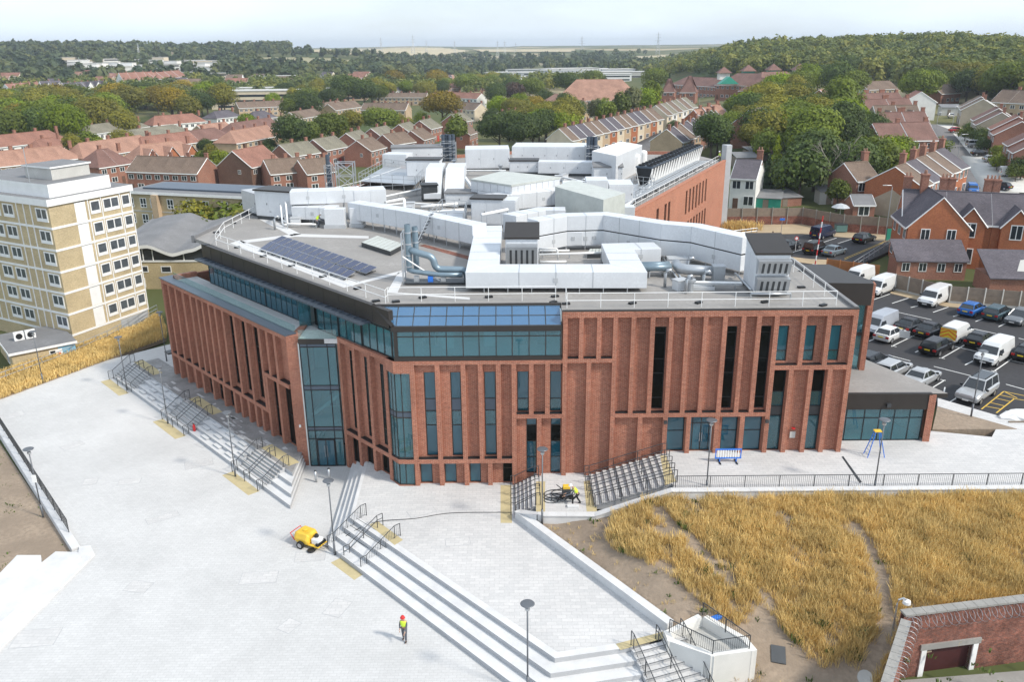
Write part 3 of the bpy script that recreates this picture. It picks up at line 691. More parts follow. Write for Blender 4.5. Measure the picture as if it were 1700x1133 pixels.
# ---------------- middle-left facade (runs back to the entrance recess)
G = Fac(MM, bld, BR)
end = -7.35
msl = [(-1.85, -1.05, 3.7, 10.25), (-3.85, -3.05, 3.7, 10.25), (-5.9, -5.1, 3.7, 10.25)]
mlo = [(-1.6, -.5, .55, 3.0), (-3.6, -2.5, .8, 3.0), (-5.7, -4.6, 1.25, 3.0)]
G.wall(end, -.05, -.2, 11.1, msl + mlo)
G.band(end - .12, -.02, 10.78, 11.14, 'parapet_band')
G.piers([-.18, -2.2, -4.2, -6.3], -.2, 10.78, .36)
G.band(end, -.36, 3.04, 3.38); G.sills([-6.3, -4.2, -2.2, -.18], 3.38, w=.36)
for h in msl: G.window(*h, glass='glass_k', cuts=(5, 6.6, 8.2, 9.5), fm='black', fw=.03, room=1.5, recess=.05)
for h in mlo: G.window(*h, glass='glass_k', vcuts=((h[0] + h[1]) / 2,), fm='black', room=2)
# glazed bay at the bend: two panes wrapping the corner
cb = (MM @ Vector((-6.5, .12, 0)), Vector((-8.05, 55.62, 0)), Vector((-7.32, 55.52, 0)))
def bay(z0, z1, cuts):
    w_ = None
    pts = [Vector((cb[0].x, cb[0].y)), Vector((-8.42, 55.62)), Vector((-7.32, 55.56))]
    mb = MB()
    zs = [z0, *cuts, z1]
    for p, q in zip(pts[:-1], pts[1:]):
        for z in zs: mb.tube([(p.x, p.y, z), (q.x, q.y, z)], .045 if z not in cuts else .06, 4)
        for k in ((0, .5, 1) if p is pts[0] else (0, .42, 1)):
            c = p.lerp(q, k); mb.tube([(c.x, c.y, z0), (c.x, c.y, z1)], .04, 4)
    w_ = mb.build('corner_window', X['metal_d'], bld)
    for p, q in zip(pts[:-1], pts[1:]):
        for a, b in zip(zs[:-1], zs[1:]):
            d = (q - p).normalized(); n = Vector((-d.y, d.x)) * .01
            m = MB(); m.prism([tuple(p + n), tuple(q + n), tuple(q - n), tuple(p - n)], a, b); m.build('pane', X['glass_t'] if b - a > .6 else X['blue_d'], w_)
    m = MB(); m.prism([(-9.3, 57.3), (-7.3, 56.2), (-7.3, 59), (-9.8, 59.5)], z0, z1); m.build('room_behind', X['inner'], w_)
bay(3.45, 10.2, (6.7, 7.15)); bay(1.25, 3.0, ())
for z0, z1, nm, mt in ((3.04, 3.38, 'ledge', BR), (10.2, 11.14, 'parapet_band', BR), (3.385, 3.44, 'sill', X['black']), (.9, 1.22, 'plinth', BR)):
    k = .0 if nm != 'sill' else .05
    p0 = MM @ Vector((-6.48, .004 + k, 0)); p1 = MM @ Vector((-7.36, .004 + k, 0))
    mb = MB(); mb.prism([(p0.x, p0.y), (-8.46 + k, 55.40 + k), (-7.31, 55.406 + k), (-7.31, 55.9), (-8.2, 56.2), (p0.x + .5, p0.y + .3)], z0, z1); mb.build(nm, mt, bld)
# ---------------- entrance recess glazing at y = 61.1
ME = frame((0, 61.0), (1, 0), (0, 1)); E_ = Fac(ME, bld, BR, dep=0)
ew = E_.window(-16.45, -13.6, .02, 10.6, v=0, glass='glass_t', cuts=(2.46, 3.2, 3.5, 6.7, 7.08, 10.3), vcuts=(-15.84, -14.3), fm='black', fw=.07, recess=0, panel=[None, None, 'blue_d', None, 'blue_d', None, 'blue_d'], name='entrance_glazing')
m = MB(ME); m.box(-16.4, -13.6, 4.2, 4.3, 0, 10.6); m.build('lobby_wall', X['inner'], ew)
for z in (3.35, 6.9, 10.55): MB(ME).box(-16.5, -13.5, .12, 4.2, z - .15, z).build('lobby_floor', X['inner'], ew)
MB(ME).box(-16.6, -16.5, .1, 4.2, 0, 10.6).build('lobby_wall', X['inner'], ew); MB(ME).box(-13.5, -13.4, .1, 4.2, 0, 10.6).build('lobby_wall', X['inner'], ew)
m = MB(ME); m.M = ME @ Matrix.Translation((-14.9, 2.2, 5.0)) @ Matrix.Rotation(R(-38), 4, 'Y'); m.box(-1.7, 1.7, -.9, .9, -.12, .12); m.build('lobby_stair', X['inner'], ew)
MB(ME).box(-15.4, -14.9, 4.0, 4.19, 3.6, 5.9).build('lobby_door', X['duct_b'], ew)
d_ = E_.window(-15.76, -14.34, .05, 2.42, v=-.06, glass='glass_d', vcuts=(-15.05,), fm='black', recess=0, name='entrance_door', fw=.07)
for u in (-15.15, -14.95): MB(ME).tube([(u, -.15, .9), (u, -.15, 1.9)], .02, 6).build('handle', X['galv'], d_)
# ---------------- left wing facade
Lw = Fac(ML, bld, BR, dep=.45)
LE = 24.35
tallL = [(9.95, 10.85, 4.0, 10.35), (7.75, 8.6, 4.0, 10.35), (5.45, 6.4, 4.0, 10.35)]
lowL = [(15.9, 16.95, 1.25, 3.2), (13.8, 14.8, 1.25, 3.2), (11.5, 12.6, 1.25, 3.2), (2.8, 3.85, 1.25, 6.5), (.9, 1.9, 1.25, 6.5)]
Lw.wall(-.05, LE, -.1, 11.1, tallL + lowL)
Lw.band(.02, LE, 10.75, 11.12, 'parapet_band')
tp = [24.15, 22.69, 21.05, 19.32, 17.65, 16.35, 15.15, 13.86, 12.58, 11.1, 8.96, 6.78, 4.53, 3.23, 1.95]
Lw.piers([u for u in tp if u > 4], 3.6, 10.75, .36); Lw.piers(tp[13:], 6.95, 10.75, .36)
Lw.band(4.3, LE, 3.25, 3.6); Lw.band(.3, 4.36, 6.6, 6.95)
Lw.piers([24.15, 22.6, 20.85, 18.95, 17.25, 15.1, 12.85, 10.75, 9.45, 8.0, 6.7, 5.5], .9, 3.25, .36); Lw.piers([4.1, 2.15], .9, 6.6, .36); 
Lw.sills(tp[:13][::-1], 3.6, w=.36); Lw.sills([.2, 1.95, 3.23, 4.53], 6.95, w=.36)
for h in tallL: Lw.window(*h, glass='glass_k', cuts=(5.5, 7.2, 8.6), fm='black', room=2.5)
for h in lowL: Lw.window(*h, glass='glass_k', cuts=((h[2] + h[3]) / 2,), fm='black', room=2.5)
# end wall of the wing towards the camera and return into the recess
c0 = ML @ Vector((-.02, 0, 0)); 
m = MB(); m.prism([(c0.x, c0.y), (c0.x + 1.02, c0.y - .08), (c0.x + 1.02, c0.y + 4), (c0.x + .6, c0.y + 4), (c0.x + .25, c0.y + .45)], -.3, 11.12); m.build('end_wall', BR, bld)
MB().obox((-17.0, 60.98, 3.6), (.14, .12, .2)).build('wall_light', X['white'], bld)
m = MB(); e0 = ML @ Vector((LE, 0, 0)); e1 = ML @ Vector((LE, 14, 0)); nn = dL * .4
m.prism([(e0.x, e0.y), (e1.x, e1.y), (e1.x - nn.x, e1.y - nn.y), (e0.x - nn.x, e0.y - nn.y)], -.2, 11.1); m.build('wall', BR, bld)
m = MB(); q = ML @ Vector((LE + .05, -.15, 0)); m.M = ML; m.box(LE - .05, LE + .9, -.35, .5, 3.3, 3.45); m.build('canopy', X['steel_d'], bld)
# balcony deck, coping and glass balustrade of the wing
m = MB(ML); m.box(-.02, LE, .95, 3.1, 10.78, 11.0); m.box(-.3, 2.9, 1.0, 3.2, 10.7, 10.995); m.build('balcony_deck', X['pave2'], bld)
m = MB(); rec = [(-16.5, 61.0), (-13.45, 60.85), (-13.3, 64), (-16.9, 64)]; m.prism(rec, 10.62, 10.985); m.build('balcony_deck', X['pave2'], bld)
m = MB(ML); m.box(-.06, LE + .25, -.06, .92, 11.125, 11.2); m.build('coping', X['blue_d'], bld)
m = MB(ML); m.box(LE - .75, LE + .25, .92, 3.4, 11.125, 11.2); m.build('coping', X['blue_d'], bld)
m = MB(ML); m.box(LE - 1.2, LE - .8, .95, 3.2, 10.9, 11.45); m.build('upstand', BR, bld)
n_b = 16
for i in range(n_b):
    a = .1 + (LE - 1) * i / n_b; b = .1 + (LE - 1) * (i + 1) / n_b
    MB(ML).box(a + .01, b - .01, .94, .96, 11.0, 11.75).build('balustrade_pane', X['glass_c'], bld)
MB().box(-16.45, -13.5, 60.96, 60.98, 10.99, 11.7).build('balustrade_pane', X['glass_c'], bld)
MB().box(-16.5, -13.45, 60.9, 61.02, 10.58, 10.98).build('recess_fascia', X['metal_d'], bld)
# ---------------- top-floor glazing, left run in the plane of the middle facade
m0, m1 = -7.0, 23.0
G.window(-7.05, -3.3, 11.2, 13.3, v=.25, glass='glass_t', vcuts=(-6.1, -5.2, -4.25), fm='black', fw=.07, recess=0, name='clerestory')
segs = [(-3.2, -.1, 3), (.0, 3.1, 3), (4.3, 11.5, 8), (11.55, 22.6, 12)]
for a, b, n in segs:
    G.window(a, b, 11.02, 13.3, v=.25, glass='glass_d' if n > 3 else 'glass_t', vcuts=tuple(a + (b - a) * i / n for i in range(1, n)), fm='black', fw=.055, recess=0, name='clerestory')
dr = G.window(3.15, 4.2, 11.02, 13.3, v=.7, glass='glass_k', vcuts=(3.7,), fm='black', recess=0, name='balcony_door')
m = MB(MM); m.M = MM @ Matrix.Translation((4.2, .3, 0)) @ Matrix.Rotation(R(-75), 4, 'Z'); m.box(0, .95, -.03, .03, 11.03, 13.2); m.build('open_leaf', X['glass_t'], dr)
# rooms behind the run
m = MB(MM); m.box(-7, 22.7, 4.2, 4.3, 10.9, 14); m.build('corridor_wall', X['inner'], bld)
m = MB(MM); m.box(-7, 22.7, .35, 4.2, 10.8, 11.0); m.build('top_floor', X['cladd'], bld)
for u in (-5, 0, 5, 9, 13, 17, 22.6): MB(MM).box(u, u + .12, .6, 4.2, 11, 14).build('partition', X['inner'], bld)
# brise soleil (blue grey) and bronze fascia above it
MB(MM).box(-4.6, 23.3, -.75, .3, 13.3, 13.42).build('canopy', X['blue_d'], bld)
for i in range(28):
    u = -4.2 + i * 1.0; MB(MM).box(u, u + .05, -.72, .25, 13.42, 13.5).build('canopy_fin', X['blue_d'], bld)
m = MB(MM); m.box(-7.0, 23.35, .12, .5, 13.42, ZR + .02); m.build('fascia', X['metal_d'], bld)
for i in range(13):
    u = -5 + i * 2.2; MB(MM).box(u, u + .02, .108, .13, 13.45, ZR).build('fascia_joint', X['black'], bld)
# ---------------- glass corner room (x -8.3 .. 3.5) with sloping glass roof
G.window(-7.4, -7.05, 11.2, 13.6, v=.25, glass='glass_t', fm='metal_d', recess=0, name='clerestory')
mull = [-8.09, -6.93, -5.77, -4.61, -3.44, -2.32, -1.12, .02, 1.2, 2.37, 3.46]
F.window(mull[0], mull[-1], 11.42, 13.36, v=.12, glass='glass_t', cuts=(12.95,), vcuts=tuple(mull[1:-1]), fm='metal_d', fw=.06, recess=0, name='front_glazing')
MB(MF).box(-8.35, 3.5, .02, .3, 11.145, 11.42).build('base_trim', X['metal_d'], bld)
MB(MF).box(-8.42, 3.52, -.03, .32, 13.36, 13.72).build('eaves_trim', X['metal_d'], bld)
MB(MF).box(-8.3, -8.05, .0, .3, 11.42, 13.4).build('corner_post', X['metal_d'], bld)
q = MM @ Vector((-7.45, .2, 0))
m = MB(); m.prism([(-8.2, 55.6), (3.5, 55.6), (3.5, 60.5), (-11, 60.5)], 11.0, 11.2); m.build('top_floor', X['feltw'], bld)
MB().box(-11, 3.5, 60.4, 60.6, 11.2, 14.6).build('room_wall', X['inner'], bld)
MB().box(3.42, 3.5, 55.8, 60.4, 11.2, 14.5).build('room_wall', X['inner'], bld)
for x, y in ((-4.7, 57.5), (-1.6, 58), (-5.0, 58.6)): MB().obox((x, y, 12.1), (.9, .12, 1.6), R(12)).build('display_board', X['inner'], bld)
MB().box(-3.3, -1.9, 59.6, 60.35, 11.2, 13.6).build('partition', X['cream'], bld)
for x in (-6.6, .2, 1.9): MB().box(x, x + .9, 58.6, 60.3, 11.2, 12.2).build('counter', X['duct_b'], bld)
# sloping glass: eaves line y=55.45 z=13.7 up to ridge line y=57.2 z=14.6
yr, zr_, ye, ze = 57.3, 14.62, 55.5, 13.72
rf = MB(); xl0, xl1 = -8.0, -9.4
xs = mull
def slope_pt(x, t): return (x, ye + (yr - ye) * t, ze + (zr_ - ze) * t)
for i in range(11): 
    x = mull[i]; rf.tube([slope_pt(x, 0), slope_pt(x, 1)], .035, 4)
for t_ in (0, .5, 1): rf.tube([slope_pt(-8.2 - 1.3 * t_, t_), slope_pt(3.45, t_)], .04, 4)
rf.tube([slope_pt(-8.2, 0), slope_pt(-9.5, 1)], .07, 4)
ro = rf.build('glass_roof', X['steel_d'], bld)
for i in range(10):
    for t0, t1 in ((0, .5), (.5, 1)):
        a, b = mull[i], mull[i + 1]
        p = [slope_pt(a + .02, t0 + .01), slope_pt(b - .02, t0 + .01), slope_pt(b - .02, t1 - .01), slope_pt(a + .02, t1 - .01)]
        m = MB(); m.loft([p, [(x, y, z - .02) for x, y, z in p]]); m.build('pane', X['glass_r'], ro)
p = [slope_pt(-8.12, 0), slope_pt(-8.11, 1), slope_pt(-9.4, 1)]; m = MB(); m.loft([p, [(x, y, z - .02) for x, y, z in p]]); m.build('pane', X['glass_r'], ro)
m = MB(); m.tube([slope_pt(-8.3, 0), slope_pt(-9.9, 1.12)], .16, 4); m.build('hip_trim', X['metal_d'], bld)
MB().box(-9.9, 3.55, 57.3, 57.55, 14.2, ZR + .06).build('roof_kerb', X['metal_d'], bld)
# ---------------- right end: dark glazed return with brick fin and low entrance annex
m = MB(); m.box(24.0, 24.1, 55.42, 66, 3, ZR); m.build('wall', BR, bld)
m = MB(); m.prism([(24.3, 62.2), (27.75, 61.9), (27.95, 62.6), (26.5, 68), (24.3, 68)], 13.0, 14.75); m.build('fascia', X['metal_d'], bld)
m = MB(); m.prism([(24.3, 62.6), (27.5, 62.3), (26.5, 67), (24.3, 67)], 3.6, 13.0); m.build('stair_glass', X['glass_t'], bld)
m = MB(); m.prism([(24.4, 63.4), (26.6, 63.3), (25.6, 66), (24.4, 66)], 3.6, 13.0); m.build('stair_core', X['inner'], bld)
for z in (7.2, 10.4): MB().box(24.4, 27.5, 62.25, 62.34, z, z + .3).build('transom', X['metal_d'], bld)
for x in (25.9,): MB().box(x, x + .09, 62.25, 62.33, 7.5, 13).build('mullion', X['metal_d'], bld)
m = MB(); m.prism([(27.55, 61.95), (27.95, 61.9), (28.1, 62.7), (27.7, 62.8)], 3.6, 14.7); m.build('brick_fin', BR, bld)
m = MB(); m.prism([(24.35, 57.2), (32.25, 57.1), (28.2, 66.3), (24.35, 66.3)], 7.25, 7.6, 1, 0); m.build('annex_roof', [X['felt'], X['metal_d']], bld)
m = MB(); m.prism([(24.35, 57.15), (31.1, 57.05), (31.1, 57.35), (24.35, 57.4)], 6.35, 7.62); m.build('annex_fascia', X['metal_d'], bld)
MA = frame((0, 57.2), (1, 0), (0, 1)); A_ = Fac(MA, bld, BR, dep=0)
aw = A_.window(24.4, 30.75, 3.74, 6.35, v=.1, glass='glass_t', cuts=(5.6,), vcuts=(25.0, 26.35, 27.5, 28.6, 29.75), fm='black', recess=0, name='annex_glazing')
MB(MA).box(24.4, 30.6, 4.5, 4.6, 3.7, 6.4).build('annex_back_wall', X['inner'], aw); MB(MA).box(24.2, 30.7, .2, 4.5, 3.7, 3.76).build('annex_floor', X['cladd'], aw)
MB(MA).box(28.3, 28.55, .2, .5, 3.74, 6.3).build('door_post', X['black'], aw)
m = MB(); m.prism([(30.85, 57.0), (31.35, 56.95), (31.6, 57.6), (31.15, 57.7)], 3.6, 7.5); m.build('brick_fin', BR, bld)
m = MB(); m.prism([(31.2, 57.5), (31.55, 57.45), (28.3, 66.2), (27.9, 66.2)], 3.6, 7.3); m.build('annex_side_wall', BR, bld)
MB().obox((27.9, 56.95, 6.75), (.3, .2, .28)).build('wall_light', X['steel_d'], bld)
# ---------------- core volumes and roof
NE = pix(1205, 268, ZR); EA = pix(1000, 385, ZR)
RoofP = [(-9.9, 57.4), (3.52, 57.4), (3.52, 55.62), (23.98, 55.62), (23.98, 70.2), (12.0, 74.5), (8.6, 81.5), (NE.x - .3, NE.y), (NE.x - 3, NE.y + 10), (4, 150), (-12, 142), (-20.5, 111), (-27, 97), (-29.6, 94), (-31.0, 80.9)]
m = MB(); m.prism(RoofP, 14.3, 14.62); m.build('roof_deck', X['felt'], bld)
m = MB(); m.prism([(5, 59.5), (23.7, 59.5), (23.7, 69), (11, 74), (8, 81), (NE.x - .8, NE.y - .5), (4, 148), (-11.5, 141), (-20, 111), (-28, 94), (-24.5, 83), (-9.5, 66.5), (-9.5, 61), (3.5, 61)], 1.3, 14.32); m.build('core', X['innerd'], bld)
m = MB(); m.prism([(3.52, 55.41), (24.13, 55.41), (24.13, 55.66), (3.52, 55.66)], ZR + .002, ZR + .09); m.build('parapet_coping', X['metal_d'], bld)
def edge(pts, w, z0, z1, mat, name):
    for a, b in zip(pts[:-1], pts[1:]):
        a, b = Vector(a), Vector(b); d = (b - a).normalized(); n = Vector((-d.y, d.x)) * w / 2
        mm = MB(); mm.prism([tuple(a + n), tuple(b + n), tuple(b - n), tuple(a - n)], z0, z1 + random.uniform(0, .006)); mm.build(name, mat, bld)
edge([(24.0, 55.7), (24.0, 70.2), (12.0, 74.5), (8.6, 81.5)], .3, 14.0, 14.85, X['lead'], 'parapet')
edge([(-31.2, 80.9), (-29.8, 94)], .35, 14.2, 14.9, X['lead'], 'parapet')
edge([(-29.6, 94), (-27, 97), (-20.5, 111), (-12, 142), (4, 150), (30.5, 145)], .4, 11, 15.1, BR, 'parapet')
# east wing facade, brick with window slots
ed = Vector((NE.x - 8.9, NE.y - 82)).normalized(); MEa = frame((8.9, 82.0), ed, (-ed.y, ed.x)); EW = Fac(MEa, bld, M_brick('east_brick', (.46, .165, .095), (.36, .115, .065), (.45, .28, .2), bw=.26, bh=.088, ms=.014, var=.25, stain=.15), dep=.0)
EL = (Vector((NE.x, NE.y)) - Vector((8.9, 82))).length
hs = []
for u in (9, 12.5): hs += [(u, u + 1.6, 11.2, 12.6)]
for u in (20, 23.5, 25.2): hs += [(u, u + 1.0, 10.3, 13.6)]
for i in range(7): hs.append((34 + i * 1.9, 34.9 + i * 1.9, 10.4, 13.7))
for u in (21, 24, 29, 31): hs += [(u, u + 1.1, 6.6, 9.3)]
for i in range(8): hs.append((34 + i * 1.7, 34.9 + i * 1.7, 6.6, 9.3))
for u in (40, 44, 48): hs.append((u, u + 1.4, 4.0, 5.6))
hs = [h for h in hs if h[1] < EL - .5]
EW.wall(0, EL, 1, ZR + .1, hs, v=0, rev=.3)
for h in hs: EW.window(*h, v=.1, glass='glass_k', fm='black', room=0)
EW.band(-.2, EL + .1, ZR + .1, ZR + .22, 'coping', -.05, .5)
m = MB(); m.prism([(NE.x, NE.y), (NE.x + .9, NE.y + .2), (NE.x + .9, NE.y + 1.4), (NE.x - .4, NE.y + 1.5)], 1, 17.2); m.build('corner_post', X['cladd'], bld)
# ================================================================ roof plant (every unit is a thing standing on the roof)
ZD = 14.62
def hz(px, py, x, y):
    d = ray(px, py); t = (d[0] * x + d[1] * y) / (d[0] ** 2 + d[1] ** 2); return CAM_H + d[2] * t
def duct(pts, w, z0, z1, label, mat='clad', split=None, name='air_duct', flange=2.2, legs=True, rise=None, cat='duct'):
    """mitred box duct along plan points; one section per leg, flanges and stands as parts"""
    P = [Vector((p[0], p[1])) for p in pts]; n = len(P)
    t = thing(name, label, cat, (P[0].x, P[0].y, ZD))
    L, Rr = [], []
    for i in range(n):
        d0 = (P[i] - P[i - 1]).normalized() if i else (P[1] - P[0]).normalized(); d1 = (P[i + 1] - P[i]).normalized() if i < n - 1 else d0
        m = (d0 + d1).normalized(); nn = Vector((-m.y, m.x)); k = w / 2 / max(.5, m.dot(d0)); L.append(P[i] + nn * k); Rr.append(P[i] - nn * k)
    tiers = [(z0, z1)] if not split else [(z0, split - .05), (split + .05, z1)]
    for i in range(n - 1):
        d = (P[i + 1] - P[i]).normalized(); ln = (P[i + 1] - P[i]).length
        for a, b in tiers:
            s_ = MB().prism([tuple(L[i]), tuple(L[i + 1]), tuple(Rr[i + 1]), tuple(Rr[i])], a, b).build('duct_section', X[mat], t, bevel=.03)
        k = int(ln / flange)
        for j in range(1, k + 1):
            c = P[i] + d * ln * j / (k + 1); q = Vector((-d.y, d.x)) * (w / 2 + .012)
            for a, b in tiers: MB().prism([tuple(c + q), tuple(c + d * .05 + q), tuple(c + d * .05 - q), tuple(c - q)], a - .012, b + .014).build('flange', X['galv'], t)
        if split: MB().prism([tuple(L[i] * .96 + Rr[i] * .04), tuple(L[i + 1] * .96 + Rr[i + 1] * .04), tuple(Rr[i + 1] * .96 + L[i + 1] * .04), tuple(Rr[i] * .96 + L[i] * .04)], split - .05, split + .05).build('joint', X['black'], t)
        if legs and z0 > ZD + .2:
            k = max(1, int(ln / 1.7))
            for j in range(k + 1):
                c = P[i] + d * min(ln - .15, .15 + (ln - .3) * j / k)
                for sg in (-1, 1):
                    q = c + Vector((-d.y, d.x)) * sg * (w / 2 - .1); MB().box(q.x - .035, q.x + .035, q.y - .035, q.y + .035, ZD, z0 + .01).build('stand', X['galv'], t)
        # small access hatch
        if ln > 3:
            c = P[i] + d * ln * .5; nn = Vector((d.y, -d.x)); nn = nn if nn.y < 0 else -nn; a, b = tiers[0]; zc = (a + b) / 2
            q = c + nn * (w / 2); MB().obox((q.x + nn.x * .012, q.y + nn.y * .012, zc), (.35, .03, .35), math.atan2(d.y, d.x)).build('hatch', X['cladd'], t)
    return t
def pp(*xy, z=ZD): return [tuple(pix(x, y, z)[:2]) for x, y in xy]
def ahu(fl, fr, depth, h, label, lid='metal_d', lidx=(0, 1), z0=.35, louvre=0, mat='clad', slope=0., name='air_handling_unit', cols=3, rz=None):
    """box unit: fl / fr = pixel of the front base corners on the roof"""
    a, b = pix(*fl, ZD), pix(*fr, ZD); d = Vector((b.x - a.x, b.y - a.y)); L = d.length; rz = math.atan2(d.y, d.x) if rz is None else rz
    t = thing(name, label, 'roof plant', (a.x, a.y, ZD), rz); Mx = WM[t].copy()
    MB(Mx).box(0, L, 0, depth, z0, h).build('casing', X[mat], t, bevel=.025)
    for i in range(cols):
        x0, x1 = L * i / cols + .06, L * (i + 1) / cols - .06
        MB(Mx).box(x0, x1, -.025, .01, z0 + .12, h - .15).build('access_door', X[mat], t, bevel=.01)
        MB(Mx).box(x1 - .12, x1 - .06, -.06, -.02, (z0 + h) / 2 - .1, (z0 + h) / 2 + .1).build('handle', X['black'], t)
    k = max(1, int(depth / 1.4))
    for i in range(k):
        y0, y1 = depth * i / k + .06, depth * (i + 1) / k - .06
        for xx in ((-.022, .01), (L - .01, L + .022)): MB(Mx).box(*xx, y0, y1, z0 + .12, h - .15).build('side_panel', X[mat], t, bevel=.01)
    MB(Mx).box(-.02, L + .02, .1, .22, .02, z0).build('base_rail', X['steel_d'], t); MB(Mx).box(-.02, L + .02, depth - .22, depth - .1, .02, z0).build('base_rail', X['steel_d'], t)
    if lid:
        x0, x1 = L * lidx[0] - .12, L * lidx[1] + .12
        m = MB(Mx); p0 = [(x0, -.15, h + .02), (x1, -.15, h + .02), (x1, depth + .12, h + .02 + slope), (x0, depth + .12, h + .02 + slope)]
        m.loft([p0, [(x, y, z + .16) for x, y, z in p0]]); m.build('lid', X[lid], t)
        if slope: m = MB(Mx); m.loft([[(0, 0, h), (0, depth, h), (0, depth, h + slope)], [(L, 0, h), (L, depth, h), (L, depth, h + slope)]]); m.build('gable', X[mat], t)
    for i in range(louvre):
        zc0 = z0 + .1 + i * (h - z0 - .1) / louvre; hh = (h - z0) / louvre * .8; out_ = .75
        m = MB(Mx); m.loft([[(.05, -.02, zc0), (.05, -.02, zc0 + hh), (.05, -out_, zc0 + hh * .92), (.05, -out_ * .55, zc0)], [(L - .05, -.02, zc0), (L - .05, -.02, zc0 + hh), (L - .05, -out_, zc0 + hh * .92), (L - .05, -out_ * .55, zc0)]])
        c_ = m.build('cowl', X['galv'], t)
        for j in range(5):
            xx = .2 + (L - .4) * (j + .5) / 5
            m = MB(Mx); m.loft([[(xx - .09, -out_ * .6 - .02, zc0 + .08), (xx + .09, -out_ * .6 - .02, zc0 + .08), (xx + .09, -out_ * .9 - .03, zc0 + hh * .8), (xx - .09, -out_ * .9 - .03, zc0 + hh * .8)], [(xx - .09, -out_ * .5, zc0 + .08), (xx + .09, -out_ * .5, zc0 + .08), (xx + .09, -out_ * .8, zc0 + hh * .8), (xx - .09, -out_ * .8, zc0 + hh * .8)]])
            m.build('slot', X['steel_d'], c_)
    return t
def flues(px, py, n, h, r, dx, label, frame_=True, mat='blue_d', base=ZD):
    p = pix(px, py, ZD); t = thing('flue_stack', label, 'flue', (p.x, p.y, ZD))
    for i in range(n):
        x, y = p.x + dx * i, p.y + (.35 if i % 2 else 0)
        f_ = MB().lathe([(r, 0), (r, h - .5), (r * 1.18, h - .5), (r * 1.18, h - .42), (r * .98, h - .42), (r * .98, h), (r * .8, h), (r * .8, h - .3), (0, h - .3)], (x, y, ZD), 12).build('flue', X[mat], t, smooth=False)
        for zz in np.arange(1, h - .6, 1.1): MB().lathe([(r, 0), (r * 1.1, .02), (r * 1.1, .1), (r, .12)], (x, y, ZD + zz), 12).build('collar', X['galv'], f_)
    if frame_:
        a, b = p.x - .45, p.x + dx * (n - 1) + .45
        for x in (a, b):
            for y in (p.y - .35, p.y + .75): MB().box(x - .05, x + .05, y - .05, y + .05, ZD, ZD + h * .72).build('frame_post', X['galv'], t)
        z = .5
        while z < h * .7:
            m = MB(); m.tube([(a, p.y - .35, ZD + z), (b, p.y - .35, ZD + min(z + 1.2, h * .72))], .035, 5); m.tube([(a, p.y - .35, ZD + z), (b, p.y - .35, ZD + z)], .035, 5); m.build('brace', X['galv'], t); z += 1.2
    return t
# -- left group
ahu((427, 364), (491, 369), 2.6, 3.1, 'tall silver plant unit with black lid at the left edge of the roof', z0=.4)
ahu((404, 353), (427, 361), 2.0, 2.6, 'narrow grey plant unit tucked behind the black lidded one at roof edge', lid=None, mat='cladd', cols=1)
q = pp((487, 367), (545, 365), (600, 362)); duct(q, 2.3, ZD + 1.95, ZD + 3.3, 'silver duct running right from the tall black lidded unit, upper level')
q = pp((492, 369), (560, 371)); duct(q, 1.9, ZD + .5, ZD + 1.8, 'silver duct running right from the tall black lidded unit, lower level')
ahu((590, 366), (643, 363), 2.4, 3.2, 'white box plenum at the end of the upper left duct', lid=None, cols=2)
for i, (x0, x1, y) in enumerate(((538, 574, 380), (580, 604, 378))):
    a, b = pix(x0, y, ZD), pix(x1, y, ZD); t = thing('duct_dropper', ['wide', 'narrow'][i] + ' white duct dropper standing on a kerb below the left plenum', 'duct', (a.x, a.y, ZD))
    MB().box(a.x, b.x, a.y, a.y + 1.3, ZD, ZD + .35).build('kerb', X['cladd'], t); MB().box(a.x + .1, b.x - .1, a.y + .1, a.y + 1.2, ZD + .351, ZD + 2.0).build('dropper', X['clad'], t, bevel=.03)
q = pp((590, 373), (690, 391), (797, 417)); duct(q, 1.7, ZD + .75, ZD + 2.45, 'long silver duct slanting across the roof toward the front loop')
# -- front loop
q = [tuple(pix(812, 402, ZD)[:2]), tuple(pix(802, 479, ZD)[:2]), tuple(pix(1042, 479, ZD)[:2]), tuple(pix(1024, 440, ZD)[:2]), tuple(pix(1090, 438, ZD)[:2])]
duct(q, 2.5, ZD + .35, ZD + 1.6, 'white U shaped duct loop along the front edge of the roof', flange=3.2)
ahu((840, 452), (893, 452), 2.6, 2.75, 'silver louvred unit with dark sloping lid inside the duct loop', slope=.7, louvre=1, cols=2, z0=.5)
# -- two tier run to the right
q = pp((884, 424), (935, 414), (1003, 412), (1101, 430), (1152, 435), (1238, 458)); duct(q, 1.5, ZD + .45, ZD + 3.2, 'long two tier silver duct bending to the louvred unit at right', split=ZD + 1.8, flange=3.)
ahu((1250, 492), (1306, 492), 3.2, 3.1, 'big silver unit with dark sloping lid and two louvred cowls', slope=.75, louvre=2, cols=1, z0=.35)
for i, (x0, x1, y) in enumerate(((935, 966, 413), (970, 1001, 412))):
    a, b = pix(x0, y + 2, ZD), pix(x1, y + 2, ZD); t = thing('duct_box', ['left', 'right'][i] + ' square silver box hanging under the two tier duct', 'duct', (a.x, a.y - .5, ZD)); MB().box(a.x, b.x, a.y - .45, a.y + .15, ZD + .5, ZD + 1.72).build('box', X['clad'], t, bevel=.03); MB().obox(((a.x + b.x) / 2, a.y - .47, ZD + 1.15), (.32, .04, .32)).build('grille', X['cladd'], t)
# -- grey screen wedge
P_ = [pix(921, 372, ZD), pix(1000, 396, ZD), pix(1036, 380, ZD), pix(950, 356, ZD)]
m = MB(); m.prism([tuple(p[:2]) for p in P_], ZD, lambda p: ZD + 3.9 - .04 * (p[0] - P_[0].x)); o = m.build('plant_screen', X['cladg']); tag(o, 'tall pale grey plant screen box behind the two tier duct', 'roof plant')
